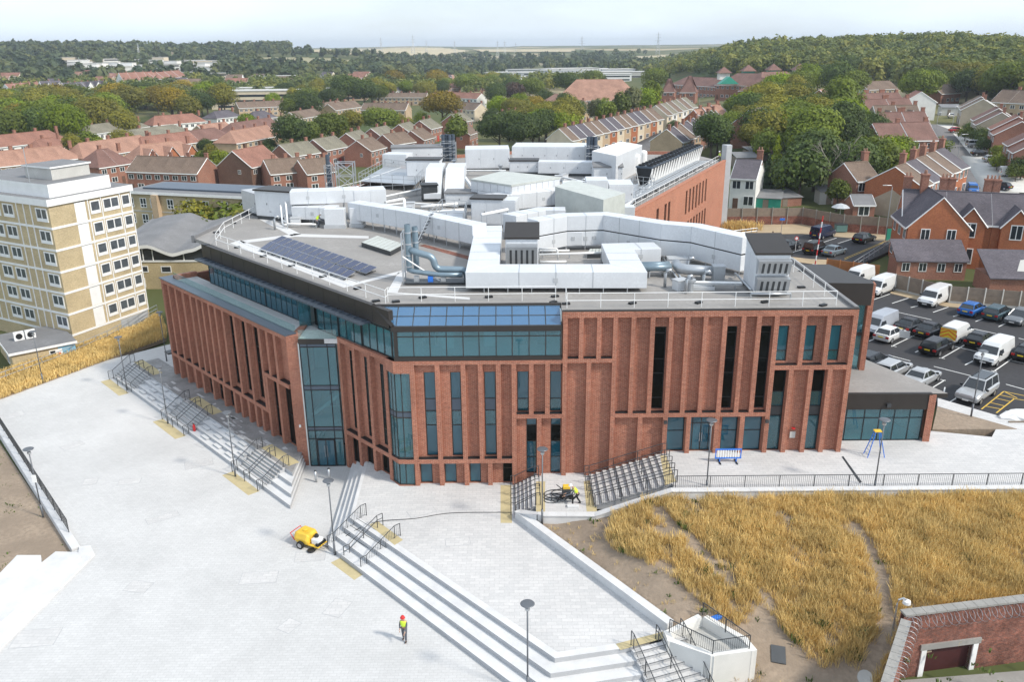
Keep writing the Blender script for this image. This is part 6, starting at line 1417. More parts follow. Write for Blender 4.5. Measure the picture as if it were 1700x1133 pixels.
# sheds and garages
def shed(p, w, d, h, rz, wm, rm, label):
    a = gp(*p); t = thing('shed', label, 'shed', tuple(a), rz); Mx = WM[t].copy(); MB(Mx).box(0, w, 0, d, -.5, h).build('wall', X[wm], t); m = MB(Mx); q = [(-.2, -.2, h), (w + .2, -.2, h), (w + .2, d + .2, h + .7), (-.2, d + .2, h + .7)]; m.loft([q, [(x, y, z + .1) for x, y, z in q]]); m.build('roof', X[rm], t); MB(Mx).box(w * .3, w * .3 + 1, -.05, 0, -.3, min(2, h - .2)).build('door', X['wood'], t)
shed((1253, 345), 4.5, 6, 1.8, R(-20), 'teal', 'lead', 'green panelled shed with grey roof beyond the boundary wall'); shed((1285, 345), 5.5, 5, 1.7, R(12), 'brick_h', 'lead', 'red brick fronted outbuilding with grey roof beyond the boundary wall'); shed((1247, 270), 5, 5, 2.4, R(10), 'wood', 'lead', 'weathered timber garage up the back lane'); shed((1222, 280), 5, 5, 2.4, R(0), 'wood', 'lead', 'timber shed nearest the brick wing corner')
shed((1360, 340), 4, 3, 2.4, R(0), 'conc', 'lead', 'grey garden shed with small window behind the round tree'); shed((1562, 192), 6, 6, 2.6, R(-15), 'conc', 'lead', 'pale garage at the head of the road')
# --- far town
fr = random.Random(21)
row((20, 164), (74, 160), 4, 10, 6, 4, 'render', 'tile_r', 'far white house with red roof beyond the tree belt'); row((76, 165), (110, 163), 2, 11, 7, 5, 'render', 'slate', 'far tall white house with blue grey roof beyond the tree belt', fg=(7, 4)); row((112, 162), (146, 160), 3, 10, 6, 4, 'brick_h', 'slate', 'far brick house with blue grey roof beyond the tree belt'); row((146, 160), (184, 157), 3, 10, 6, 4, 'render', 'slate', 'far white house with grey roof and gable beyond the tree belt', fg=(6, 4))
row((207, 149), (262, 146), 4, 14, 7, 6, 'render', 'tile_r', 'far large white house with broad red roof'); row((262, 146), (312, 140), 4, 14, 7, 5, 'brick_h', 'tile_r', 'far red roofed terrace stretching along the tree line')
def flat(p, w, d, h, wall, label, group, rz=0.):
    a = gp(*p); t = thing('flat_roofed_block', label, 'building', tuple(a), rz, group); FOOT.append((a.x, a.y, rz, w, d)); Mx = WM[t].copy(); MB(Mx).box(0, w, 0, d, -2, h).build('wall', X[wall], t); MB(Mx).box(-.3, w + .3, -.3, d + .3, h, h + .4).build('roof', X['conc'], t)
    for k in range(max(1, int(h / 3))): MB(Mx).box(w * .06, w * .94, -.06, -.01, .9 + 3 * k, 2.2 + 3 * k).build('window_band', X['glass_h'], t)
for i in range(44):
    x = fr.uniform(88, 345); y = 96 + (x - 88) * .045 + fr.uniform(0, 26); flat((x, y), fr.uniform(14, 30), 10, fr.choice((5.5, 6, 8.5)), fr.choice(('render', 'white', 'render', 'cream')), 'small pale flat roofed block on the far hillside', 'pale blocks on the far hillside', fr.uniform(-.3, .3))
for i, (x, y, w, d, h, wl) in enumerate(((352, 182, 62, 20, 10, 'cream'), (392, 164, 45, 15, 7, 'render'), (470, 168, 55, 20, 6, 'brick_b'), (425, 140, 34, 14, 7, 'white'), (510, 163, 40, 16, 6, 'conc'))):
    flat((x, y), w, d, h, wl, ['long stained cream warehouse with panelled walls', 'pale flat roofed block behind the warehouse', 'wide buff flat roofed building right of the warehouse', 'white office block far behind the warehouse', 'grey flat roofed building near the big dark tree'][i], None, R(4))
for i in range(16):
    x = fr.uniform(800, 1010); y = fr.uniform(122, 141); flat((x, y), fr.uniform(28, 60), 25, fr.uniform(5, 8), fr.choice(('white', 'cladd', 'render', 'conc')), 'pale industrial shed in the far valley', 'industrial sheds in the far valley', fr.uniform(-.3, .3))
for i in range(26):
    x = fr.uniform(-20, 790); y = fr.uniform(128, 150); a = gp(x, y); house((a.x, a.y, a.z), fr.uniform(-.6, .6), fr.uniform(9, 22), 9, 5, 3, fr.choice(('render', 'brick_h', 'brick_b', 'cream')), fr.choice(('tile_r', 'tile_s', 'tile_b', 'slate')), 'far house scattered among valley trees', 'far houses in the valley', detail=0, chim=0)
# ================================================================ trees
def cards(C, N, S, rg):
    """square leaf cards at centres C with normals N and half sizes S"""
    n = len(C); a = rg.normal(size=(n, 3)); N = N / np.linalg.norm(N, axis=1, keepdims=True)
    u = np.cross(N, a); u /= np.linalg.norm(u, axis=1, keepdims=True); v = np.cross(N, u); S = S[:, None]
    V = np.stack([C - u * S - v * S * .7, C + u * S - v * S * .7, C + u * S + v * S * .7, C - u * S + v * S * .7], 1).reshape(-1, 3)
    return V, np.arange(n * 4).reshape(n, 4)
def crown_pts(rg, n, H, rx, zb, kind, nl=16):
    """points spread over leafy lobes filling the crown"""
    if kind == 'cone':
        z = 1 - np.sqrt(rg.random(n)); r = rx * (1 - z) * (.75 + .3 * np.sin(z * 38 + rg.random() * 6)) * np.sqrt(.35 + .65 * rg.random(n)); a = rg.random(n) * 6.283
        C = np.stack([r * np.cos(a), r * np.sin(a), zb + z * (H - zb)], 1); N = np.stack([np.cos(a), np.sin(a), .5 + 0 * a], 1); return C, N + rg.normal(size=(n, 3)) * .5
    cz = (zb + H) / 2; rz_ = (H - zb) / 2
    L = rg.normal(size=(nl, 3)); L /= np.linalg.norm(L, axis=1, keepdims=True); L[:, 2] = np.abs(L[:, 2]) * 1.0 - .25 * rg.random(nl)
    rad = .5 + .18 * rg.random(nl); cen = L * np.array([rx, rx, rz_]) * (.62 if kind != 'tall' else .6); cen[:, 2] += cz
    cen = np.vstack([cen, [[0, 0, cz]]]); rad = np.append(rad, .62)
    k = rg.integers(0, nl + 1, n); d = rg.normal(size=(n, 3)); d /= np.linalg.norm(d, axis=1, keepdims=True)
    sh_ = (.72 + .33 * rg.random(n))[:, None]
    C = cen[k] + d * sh_ * (rad[k] * rx * .95)[:, None] * np.array([1, 1, min(1.15, rz_ / rx)])
    N = d * .8 + (C - np.array([0, 0, cz])) / rx * .5 + rg.normal(size=(n, 3)) * .45 + np.array([0, 0, .25])
    return C, N
LEAF = {k: M_leaf('leaf_' + k, c, var=v) for k, c, v in (('mid', (.125, .165, .040), .42), ('dark', (.068, .102, .034), .42), ('bright', (.17, .235, .036), .35), ('olive', (.19, .19, .052), .42), ('autumn', (.24, .195, .05), .4), ('grey', (.145, .16, .09), .35), ('purple', (.07, .048, .045), .3), ('conif', (.045, .075, .038), .35), ('lime', (.19, .235, .045), .35))}
TREE = {}
def tree_proto(kind, leaf, seed, n, size):
    rg = np.random.default_rng(seed); H = 10.
    rx, zb, nl = {'round': (4.4, 2.0, 16), 'wide': (5.4, 2.2, 20), 'tall': (3.0, 1.6, 15), 'cone': (2.6, .6, 1), 'bush': (5.2, .2, 14)}[kind]
    C, N = crown_pts(rg, n, H, rx, zb, kind, nl); C[:, 2] = np.maximum(C[:, 2], .15)
    S = size * (.6 + .8 * rg.random(n)); V, Fq = cards(C, N, S, rg); cm = mesh_np('crown', V, Fq, LEAF[leaf])
    m = MB(); m.tube([(0, 0, -.6), (.05, .02, 1.6), (.1, -.05, 4.2), (.05, .1, 7.2)], .34, 7, r2=.08)
    for q in range(6):
        a = q * 1.05 + rg.random(); z = 2.4 + q * .6; m.tube([(0.05, 0, z), (math.cos(a) * rx * .35, math.sin(a) * rx * .35, z + 1.3), (math.cos(a) * rx * .6, math.sin(a) * rx * .6, z + 2.4)], .13, 5, r2=.04)
    return m.mesh('trunk', X['bark']), cm
def tree_kind(kind, leaf, n=2600, size=.26, vs=2):
    for s_ in range(vs): TREE[kind, leaf, s_] = tree_proto(kind, leaf, hash((kind == 'round', kind == 'wide', len(leaf), s_)) % 9999 + s_, n, size)
for kd in ('round', 'wide'):
    for lf in ('mid', 'dark', 'bright', 'olive', 'autumn'): tree_kind(kd, lf, 5600, .185)
tree_kind('tall', 'mid', 2200); tree_kind('tall', 'grey', 2200); tree_kind('cone', 'conif', 2400); tree_kind('cone', 'lime', 2400); tree_kind('round', 'purple', 2600); tree_kind('round', 'grey', 2600); tree_kind('bush', 'mid', 1500, .3); tree_kind('bush', 'lime', 1500, .3); tree_kind('bush', 'dark', 1500, .3)
tr = random.Random(17)
def in_house(x, y, pad=1.0):
    for hx, hy, rz, w, d in FOOT:
        if abs(hx - x) > 60 or abs(hy - y) > 60: continue
        c, s_ = math.cos(-rz), math.sin(-rz); u = c * (x - hx) - s_ * (y - hy); v = s_ * (x - hx) + c * (y - hy)
        if -pad < u < w + pad and -pad < v < d + pad: return True
    return False
LK = {'mid': 'mid green', 'dark': 'dark green', 'bright': 'bright green', 'olive': 'olive green', 'autumn': 'golden brown', 'grey': 'grey green', 'purple': 'dark purple', 'conif': 'blackish conifer', 'lime': 'yellow green'}
KW = {'round': 'round crowned tree', 'wide': 'broad spreading tree', 'tall': 'slender upright tree', 'cone': 'pointed conical tree', 'bush': 'low bushy shrub'}
NT = 0
def tree(p, h, kind='round', leaf='mid', where='', group=None, s=1., loc=None, label=None):
    global NT
    a = gp(*p) if loc is None else loc
    if (kind, leaf, 0) not in TREE: tree_kind(kind, leaf, 2400)
    tm, cm = TREE[kind, leaf, tr.randrange(2)]; lab = label or (LK[leaf] + ' ' + KW[kind] + ' ' + where)
    t = thing('tree' if kind != 'bush' else 'shrub', lab, 'tree' if kind != 'bush' else 'shrub', (a.x, a.y, a.z), tr.uniform(0, 6.28), group or lab); k = h / 10
    t.scale = (k * s * tr.uniform(.92, 1.1), k * s * tr.uniform(.92, 1.1), k); inst('trunk', tm, t); inst('crown', cm, t); NT += 1; return t
def belt(poly, n, hs, kinds, where, group=None, mind=3.2):
    pts = []; k = 0; x0, x1 = min(p[0] for p in poly), max(p[0] for p in poly); y0, y1 = min(p[1] for p in poly), max(p[1] for p in poly)
    while len(pts) < n and k < n * 40:
        k += 1; x, y = tr.uniform(x0, x1), tr.uniform(y0, y1)
        if not inpoly(x, y, poly): continue
        a = gp(x, y)
        if in_house(a.x, a.y, 1.2) or any((a - q).length < mind for q in pts): continue
        pts.append(a); kd, lf = tr.choice(kinds); tree(None, tr.uniform(*hs), kd, lf, where, loc=a)
MIX = [('round', 'mid'), ('round', 'dark'), ('wide', 'mid'), ('wide', 'olive'), ('round', 'bright'), ('round', 'olive'), ('wide', 'dark')]
# west belt behind the white terraces
belt([(-20, 240), (-20, 190), (150, 178), (380, 170), (385, 196), (250, 216), (130, 240), (60, 246)], 62, (12, 17), MIX + [('wide', 'autumn'), ('round', 'grey')], 'in the belt behind the white terraces', mind=5)
for p, h, kd, lf, wh in [((22, 252), 15, 'wide', 'mid', 'at the left end of the white terrace'), ((72, 250), 14, 'round', 'dark', 'between two big trees over the white terrace'), ((116, 250), 15.5, 'wide', 'bright', 'standing over the red roofed terrace'), ((208, 236), 12, 'round', 'olive', 'behind the pale grey roof'),
    ((127, 274), 9, 'round', 'olive', 'in the gardens left of the salmon terrace'), ((155, 272), 10, 'tall', 'mid', 'in the gardens left of the salmon terrace'), ((206, 258), 8.5, 'round', 'olive', 'in front of the grey roofed terrace'), ((412, 228), 9, 'round', 'bright', 'between the two slate hipped houses'), ((352, 286), 8, 'tall', 'olive', 'beside the orange gables'), ((367, 292), 7, 'bush', 'lime', 'beside the tall brown gable'),
    ((490, 258), 13, 'round', 'dark', 'at the end of the salmon terraces'), ((508, 252), 11, 'round', 'mid', 'at the end of the salmon terraces'), ((552, 246), 12, 'round', 'mid', 'behind the grey roofed street'), ((583, 236), 11, 'round', 'olive', 'behind the grey roofed street'), ((520, 246), 6, 'bush', 'lime', 'behind the grey roofed street'),
    ((515, 203), 14, 'round', 'dark', 'beyond the parking court'), ((488, 203), 12, 'round', 'mid', 'beyond the parking court'), ((580, 180), 19, 'wide', 'dark', 'left of the white flats'), ((605, 180), 16, 'round', 'dark', 'left of the white flats'), ((630, 178), 14, 'round', 'mid', 'left of the white flats'), ((632, 230), 12, 'wide', 'mid', 'behind the fourth semi'), ((660, 226), 9, 'round', 'olive', 'behind the fourth semi'), ((735, 212), 15, 'wide', 'autumn', 'beside the cream gabled house'), ((700, 212), 7, 'bush', 'lime', 'behind the fifth semi'),
    ((757, 250), 12, 'tall', 'mid', 'between the grey roofs and willows'), ((655, 150), 16, 'wide', 'autumn', 'behind the white modern house'), ((725, 152), 17, 'wide', 'autumn', 'above the red roofed brick house'), ((680, 140), 18, 'round', 'grey', 'behind the white flats'), ((775, 158), 16, 'wide', 'mid', 'among far red roofs'), ((830, 255), 13, 'wide', 'dark', 'behind the back plant boxes'), ((860, 258), 13, 'wide', 'dark', 'behind the back plant boxes'), ((885, 250), 12, 'round', 'dark', 'behind the back plant boxes'), ((905, 240), 12, 'round', 'dark', 'behind the back plant boxes'), ((845, 235), 12, 'round', 'mid', 'behind the back plant boxes'),
    ((830, 205), 12, 'round', 'bright', 'above the dark willows'), ((865, 200), 13, 'round', 'lime' if 0 else 'bright', 'above the dark willows'), ((885, 200), 11, 'wide', 'autumn', 'above the dark willows'), ((825, 180), 14, 'round', 'dark', 'left of the big hall'), ((855, 178), 14, 'round', 'purple', 'left of the big hall'), ((880, 172), 15, 'wide', 'mid', 'left of the big hall'), ((930, 232), 10, 'round', 'bright', 'beside the long Victorian row'), ((952, 236), 9, 'bush', 'lime', 'beside the long Victorian row'), ((990, 215), 12, 'tall', 'grey', 'in front of the big hall'), ((1005, 216), 12, 'tall', 'mid', 'in front of the big hall'), ((1030, 208), 13, 'tall', 'mid', 'in front of the big hall'), ((1050, 203), 14, 'tall', 'grey', 'in front of the big hall'), ((1068, 198), 13, 'round', 'bright', 'in front of the big hall'), ((1090, 196), 14, 'cone', 'lime', 'right of the big hall'), ((1080, 190), 15, 'tall', 'mid', 'right of the big hall'), ((940, 165), 16, 'wide', 'dark', 'behind the big hall'), ((985, 150), 15, 'round', 'mid', 'behind the big hall'), ((1085, 158), 16, 'wide', 'mid', 'behind the pyramid houses'), ((1110, 156), 12, 'cone', 'conif', 'behind the pyramid houses'),
    ((1180, 262), 11, 'round', 'dark', 'at the corner of the brick wing'), ((1190, 258), 9, 'round', 'dark', 'at the corner of the brick wing'), ((1118, 226), 5, 'round', 'dark', 'in the Victorian street'),
    ((1325, 334), 10, 'bush', 'dark', 'trimmed into a dome beyond the boundary wall'), ((1284, 316), 11, 'cone', 'lime', 'behind the dome shaped tree'), ((1306, 312), 10.5, 'cone', 'lime', 'behind the dome shaped tree'), ((1272, 322), 8, 'cone', 'conif', 'behind the dome shaped tree'), ((1350, 318), 12, 'round', 'dark', 'beside the bare birch'), ((1415, 328), 11, 'round', 'dark', 'behind the grey gable terrace'), ((1440, 318), 11, 'round', 'mid', 'behind the grey gable terrace'), ((1462, 310), 10, 'round', 'bright', 'behind the grey gable terrace'), ((1478, 298), 9, 'round', 'mid', 'behind the grey gable terrace'), ((1446, 248), 9, 'round', 'dark', 'left of the ribbed brown roofs'), ((1245, 258), 8, 'round', 'olive', 'behind the timber garage'), ((1275, 268), 8, 'bush', 'mid', 'behind the timber garage'), ((1560, 262), 5, 'bush', 'mid', 'by the road side garden'), ((1388, 352), 6, 'tall', 'mid', 'beside the grey parasol')]:
    tree(p, h, kd, lf, wh)
belt([(1195, 245), (1215, 190), (1330, 165), (1400, 175), (1420, 235), (1412, 262), (1350, 288), (1300, 262), (1265, 252)], 44, (6.5, 11), MIX + [('round', 'bright'), ('tall', 'grey'), ('wide', 'olive')], 'in the dense garden wood behind the birch', mind=4)
belt([(1302, 268), (1330, 215), (1400, 205), (1425, 240), (1405, 275), (1350, 288)], 13, (10, 14), [('round', 'dark'), ('round', 'mid'), ('wide', 'mid'), ('tall', 'mid')], 'tall in the middle of the garden wood', mind=4)
belt([(1210, 215), (1240, 182), (1340, 165), (1335, 215), (1260, 238)], 18, (9, 13), MIX, 'between the school and the garden wood', mind=4)
belt([(1330, 150), (1400, 130), (1420, 170), (1360, 185)], 8, (12, 17), MIX, 'beside the school', mind=5)
belt([(385, 178), (560, 158), (560, 190), (470, 190)], 14, (9, 14), MIX, 'between the warehouse and buff terraces', mind=5)
belt([(590, 168), (830, 140), (880, 165), (700, 172), (640, 180)], 18, (10, 15), MIX + [('wide', 'autumn')], 'among the far estate roofs', mind=5)
belt([(790, 215), (900, 185), (960, 190), (940, 230), (850, 245)], 14, (9, 13), MIX + [('round', 'dark')], 'in the gardens left of the Victorian street', mind=4)
belt([(1480, 175), (1560, 150), (1700, 165), (1700, 185), (1620, 172), (1560, 180)], 22, (11, 16), MIX + [('round', 'dark')], 'at the wood edge above the road', mind=5)
belt([(1580, 205), (1700, 225), (1700, 340), (1655, 300), (1630, 270), (1600, 240)], 16, (3, 5), [('bush', 'mid'), ('bush', 'dark'), ('bush', 'lime')], 'in the front gardens beside the road', mind=2.5)
belt([(1405, 195), (1432, 190), (1450, 260), (1428, 300), (1410, 260)], 12, (5, 9), MIX, 'in gardens left of the ribbed roofs', mind=3)
for a, h, lf, w_ in ((Vector((-53, 138.5, -.5)), 8.6, 'olive', 'first'), (Vector((-47, 137, -.5)), 9.4, 'mid', 'second'), (Vector((-41, 134, -.5)), 8.6, 'olive', 'third')):
    tree(None, h, 'bush', lf, loc=a, label=w_ + ' bushy tree in the row before the yellow brick block, counted from the tower')
belt([(100, 300), (170, 250), (330, 232), (480, 225), (560, 235), (640, 215), (780, 205), (790, 225), (600, 262), (470, 300), (330, 300)], 60, (2.6, 6), [('bush', 'mid'), ('bush', 'dark'), ('round', 'mid'), ('round', 'olive'), ('bush', 'lime'), ('round', 'dark')], 'in the back gardens between the terraces', mind=4)
# bare birch: pale forked stems
a = gp(1390, 334); t = thing('bare_birch', 'leafless pale birch with forked stems in the garden wood', 'tree', tuple(a)); br = random.Random(4)
def limb(p, d, L, r, dep, mb):
    q = p + d * L; mb.tube([p, p.lerp(q, .5) + Vector((br.uniform(-.1, .1), br.uniform(-.1, .1), 0)) * L * .3, q], r, 5, r2=r * .6)
    if dep:
        for k in range(br.choice((2, 3))): limb(p.lerp(q, br.uniform(.55, 1)), (d + Vector((br.uniform(-.7, .7), br.uniform(-.7, .7), br.uniform(-.05, .4)))).normalized(), L * br.uniform(.55, .8), r * .6, dep - 1, mb)
for i, dx in enumerate((-.25, .05, .3)):
    mb = MB(); limb(Vector(a), Vector((dx, 0, 1)).normalized(), 4.8, .2, 4, mb); mb.build('stem', X['barkp'], t)
# ---------------- woods and far tree cover, uncountable
def wood(name, label, poly_fn, n, hs, leaf_mat, ncard=70, csz=.95, seed=1, wfn=None):
    rg = np.random.default_rng(seed); r2 = random.Random(seed); Vs, Fs, off = [], [], 0; pts = []; Ts = []
    k = 0
    while len(pts) < n and k < n * 4:
        k += 1; p = poly_fn(r2)
        if p is None: continue
        a = gp(*p)
        u = a.normalized()
        if any(in_house(a.x + u.x * k_, a.y + u.y * k_, 2) for k_ in ((0, 10, 22, 36, 55) if a.length > 450 else (0,))): continue
        pts.append(a)
    for a in pts:
        h = r2.uniform(*hs); rx = h * r2.uniform(.33, .5); C, N = crown_pts(rg, ncard, h, rx, h * .12, 'round' if r2.random() < .85 else 'cone', 7)
        C = C + np.array([a.x, a.y, a.z]); D = a.length; S = (csz * (.7 + .7 * rg.random(ncard))) * (h / 12); V, Fq = cards(C, N, S, rg); Vs.append(V); Fs.append(Fq + off); off += len(V); tv = r2.random(); Ts.append(np.full(len(V), tv, np.float32) + (rg.random(len(V)).astype(np.float32) - .5) * .12)
    o = link(bpy.data.objects.new(name, mesh_np(name, np.vstack(Vs), np.vstack(Fs), leaf_mat))); at = o.data.attributes.new('tint', 'FLOAT', 'POINT'); at.data.foreach_set('value', np.concatenate(Ts)); tag(o, label, 'wood', kind='stuff'); return o
def M_wood(name, c, k=.02):
    m, t, b = newmat(name); f = noise(t, k, 3, 'Object', .6, .35, .65); g = noise(t, k * 9, 3, 'Object', .6, .3, .7); at = _n(t, 'ShaderNodeAttribute', attribute_name='tint'); rmp = _n(t, 'ShaderNodeValToRGB'); e = rmp.color_ramp.elements; e[0].position = 0; e[0].color = (c[0] * .42, c[1] * .52, c[2] * .6, 1); e[1].position = 1; e[1].color = (c[0] * 2.0, c[1] * 1.55, c[2] * 1.0, 1); q = rmp.color_ramp.elements.new(.35); q.color = (c[0] * .75, c[1] * .85, c[2] * .8, 1); q = rmp.color_ramp.elements.new(.7); q.color = (c[0] * 1.25, c[1] * 1.2, c[2] * .9, 1); t.links.new(at.outputs['Fac'], rmp.inputs[0]); col = mixc(t, f, rmp.outputs[0], mixc(t, .45, rmp.outputs[0], (c[0] * 1.5, c[1] * 1.3, c[2])))
    t.links.new(col, b.inputs['Base Color']); leafy(t, b, col); return m
WD = M_wood('wood_leaves', (.135, .165, .045), .03); WF = M_wood('far_wood_leaves', (.078, .105, .05), .012)
FIELDS = [[(470, 80), (560, 76), (650, 75), (740, 79), (790, 85), (725, 94), (540, 91)], [(418, 95), (560, 97), (645, 108), (520, 115), (428, 107)], [(1055, 94), (1112, 91), (1105, 103), (1045, 105)], [(780, 82), (960, 82), (950, 87), (800, 87)]]
def inp(poly): return lambda r: (lambda x, y: (x, y) if inpoly(x, y, poly) and not any(inpoly(x, y, q) for q in FIELDS) else None)(r.uniform(min(p[0] for p in poly), max(p[0] for p in poly)), r.uniform(min(p[1] for p in poly), max(p[1] for p in poly)))
wood('hillside_wood', 'dense mixed wood covering the hillside on the right', inp([(1085, 128), (1180, 102), (1300, 92), (1700, 72), (1760, 80), (1760, 190), (1560, 150), (1420, 135), (1340, 128), (1150, 130)]), 1600, (9, 14), WD, 170, .62, 3)
wood('ridge_wood', 'tree line along the crest of the right hill', inp([(1000, 118), (1200, 86), (1420, 82), (1760, 70), (1760, 86), (1300, 100), (1120, 120), (1000, 132)]), 900, (9, 13), WD, 90, .9, 4)
wood('valley_trees', 'tree cover filling the valley in the middle distance', inp([(-40, 196), (-40, 150), (300, 142), (560, 138), (800, 135), (1000, 128), (1000, 150), (860, 160), (700, 165), (520, 175), (380, 175), (150, 195)]), 900, (8, 13), WD, 80, .8, 5)
wood('far_hill_wood', 'distant tree cover on the hills across the valley', inp([(-40, 145), (-40, 84), (200, 80), (420, 84), (640, 98), (900, 96), (1080, 90), (1080, 128), (760, 132), (400, 138)]), 1700, (9, 15), WF, 40, 1.6, 6)
wood('skyline_wood', 'tree line on the far skyline', inp([(-40, 92), (-40, 79), (480, 80), (480, 88)]), 700, (12, 18), WF, 36, 2.0, 7)
# ================================================================ car park, roads, fences
ZP = 3.5
def P6(x, y): return (1360 + x / 4.047, 460 + y / 4.047)
def flatpx(name, pts, z, mat, thick=.3): return sheet(name, [tuple(pix(x, y, z)[:2]) for x, y in pts], z, mat, thick)
flatpx('car_park', [(1195, 390), (1330, 388), (1492, 402), (1505, 404), (1418, 444), (1480, 481), (1575, 503), (1720, 516), (1800, 530), (1800, 720), (1700, 700), (1558, 668), (1432, 655), (1300, 480), (1190, 425)], ZP, X['asphalt'], .6)
flatpx('gravel_verge', [(1195, 374), (1330, 372), (1398, 385), (1482, 390), (1492, 402), (1330, 388), (1195, 390)], ZP + .05, X['gravel'], .5)
flatpx('gravel_island', [(1300, 425), (1345, 430), (1385, 432), (1400, 436), (1360, 440), (1310, 433)], ZP + .06, X['gravel'], .3)
flatpx('verge_soil', [P6(795, 872), P6(1000, 928), P6(1330, 1022), P6(760, 1026)], ZB + .03, X['soil'], .8)
flatpx('footpath', [P6(797, 815), P6(1376, 985), P6(1500, 1020), P6(1500, 1060), P6(1330, 1022), P6(795, 870)], ZB + .01, X['pave2'], .8)
flatpx('parking_verge', [(1480, 481), (1575, 503), (1720, 516), (1720, 522), (1570, 509), (1478, 487)], ZP + .05, X['gravel'], .4)
lines = [(505, 232, 755, 288), (905, 320, 1190, 382), (330, 490, 612, 565), (770, 602, 1030, 668), (1340, 412, 1420, 432), (485, 468, 650, 388), (820, 548, 990, 450), (1170, 638, 1350, 512), (340, 162, 475, 115), (490, 178, 605, 140), (765, 238, 875, 200), (900, 266, 945, 254), (1050, 300, 1100, 282), (1205, 335, 1270, 305), (615, 206, 662, 195), (335, 432, 382, 412), (645, 507, 687, 488), (980, 592, 1032, 566), (880, 840, 925, 812), (740, 758, 845, 693), (833, 800, 845, 742), (1255, 722, 1420, 768), (1265, 555, 1420, 592), (900, 465, 1060, 502), (590, 390, 690, 415), (805, 545, 845, 550), (1155, 630, 1195, 638), (485, 462, 520, 470), (815, 690, 850, 698)]
def stripe(x0, y0, x1, y1, mat='line', w=.11, nm='marking'):
    a, b = pix(x0, y0, ZP), pix(x1, y1, ZP); a, b = Vector(a[:2]), Vector(b[:2]); d = (b - a).normalized(); n = Vector((-d.y, d.x)) * w / 2
    m = MB(); m.prism([tuple(a + n), tuple(b + n), tuple(b - n), tuple(a - n)], ZP - .01, ZP + .004, bottom=False); tag(m.build(nm, X[mat]), kind='structure')
for l in lines: stripe(*P6(l[0], l[1]), *P6(l[2], l[3]))
for l in ((1090, 890, 1240, 770), (1240, 770, 1420, 808), (1190, 915, 1310, 820), (1310, 820, 1420, 835), (1120, 870, 1215, 888), (1150, 845, 1245, 868), (1185, 815, 1285, 838), (1212, 793, 1310, 815), (1250, 775, 1330, 815)): stripe(*P6(l[0], l[1]), *P6(l[2], l[3]), 'yline', .1)
def P7(x, y): return (1180 + x / 5.3125, 220 + y / 5.3125)
for l in ((860, 958, 895, 945), (990, 970, 1110, 930), (1120, 980, 1260, 935), (700, 1065, 835, 1022), (740, 945, 780, 950)): stripe(*P7(l[0], l[1]), *P7(l[2], l[3]))
for k in (0, 8): stripe(*P7(1180, 1110 + k * 1.5), *P7(1550, 955 + k), 'yline', .08)
# residential road on the right, laid over the rising ground
def road(name, cl, w, mat, lift=.12, kerb=None):
    P = [gp(*p) for p in cl]; Q = []
    for a, b in zip(P[:-1], P[1:]):
        n = max(1, int((b - a).length / 6))
        for i in range(n): Q.append(a.lerp(b, i / n))
    Q.append(P[-1]); V = []; Fq = []
    for i, p in enumerate(Q):
        d = (Q[min(i + 1, len(Q) - 1)] - Q[max(i - 1, 0)]); d.z = 0; d.normalize(); n = Vector((-d.y, d.x, 0))
        zz = max(terr(p.x + n.x * s_ * w / 2, p.y + n.y * s_ * w / 2) for s_ in (-1, -.5, 0, .5, 1)) + lift
        for s_ in (-1, 1): V.append((p.x + n.x * w / 2 * s_, p.y + n.y * w / 2 * s_, zz))
        for s_ in (-1, 1): V.append((p.x + n.x * w / 2 * s_, p.y + n.y * w / 2 * s_, zz - 1.5))
    for i in range(len(Q) - 1):
        a = i * 4; b = a + 4; Fq += [(a, a + 1, b + 1, b), (a + 2, a, b, b + 2), (a + 1, a + 3, b + 3, b + 1)]
    o = link(bpy.data.objects.new(name, mesh_np(name, V, Fq, mat))); tag(o, kind='structure'); return Q
road('street_pavement', [(1640, 400), (1628, 330), (1600, 280), (1575, 240), (1556, 215), (1535, 207)], 14.5, X['conc'], .08)
road('street', [(1640, 400), (1622, 330), (1593, 280), (1566, 240), (1548, 215), (1528, 207)], 8.5, X['road'], .16)
road('driveways', [(1675, 320), (1650, 285), (1625, 255), (1605, 228)], 9, X['conc'], .1)
road('street', [(1030, 262), (1110, 226), (1160, 205)], 8, X['road'], .12)
road('street', [(430, 200), (490, 208)], 16, X['road'], .12)
road('back_lane', [(1245, 345), (1250, 300), (1240, 262)], 6, X['concd'], .1)
road('estate_road', [(390, 315), (470, 297), (600, 268), (745, 238)], 7, X['road'], .1)
# boundary wall with board fence on top
bw = [pix(x, y, ZP) for x, y in ((1205, 373), (1330, 372), (1398, 385), (1484, 391))]
t = thing('boundary_wall', 'red brick boundary wall topped by a grey board fence behind the upper car park', 'wall', tuple(bw[0]))
for a, b in zip(bw[:-1], bw[1:]):
    d = (b - a); L = d.length; d.normalize(); n = Vector((-d.y, d.x, 0)); q = [a + n * .15, b + n * .15, b - n * .15, a - n * .15]
    MB().prism([tuple(p[:2]) for p in q], ZP - .5, ZP + 1.35).build('brick_wall', X['brick_old'], t); k = int(L / 2.4)
    for i in range(k):
        c, e = a + d * (L * i / k + .03), a + d * (L * (i + 1) / k - .03); q = [c + n * .05, e + n * .05, e - n * .05, c - n * .05]; MB().prism([tuple(p[:2]) for p in q], ZP + 1.355, ZP + 2.75).build('fence_panel', X['wood'], t)
        MB().box(c.x - .06, c.x + .06, c.y - .22, c.y - .1, ZP, ZP + 2.9).build('post', X['concd'], t)
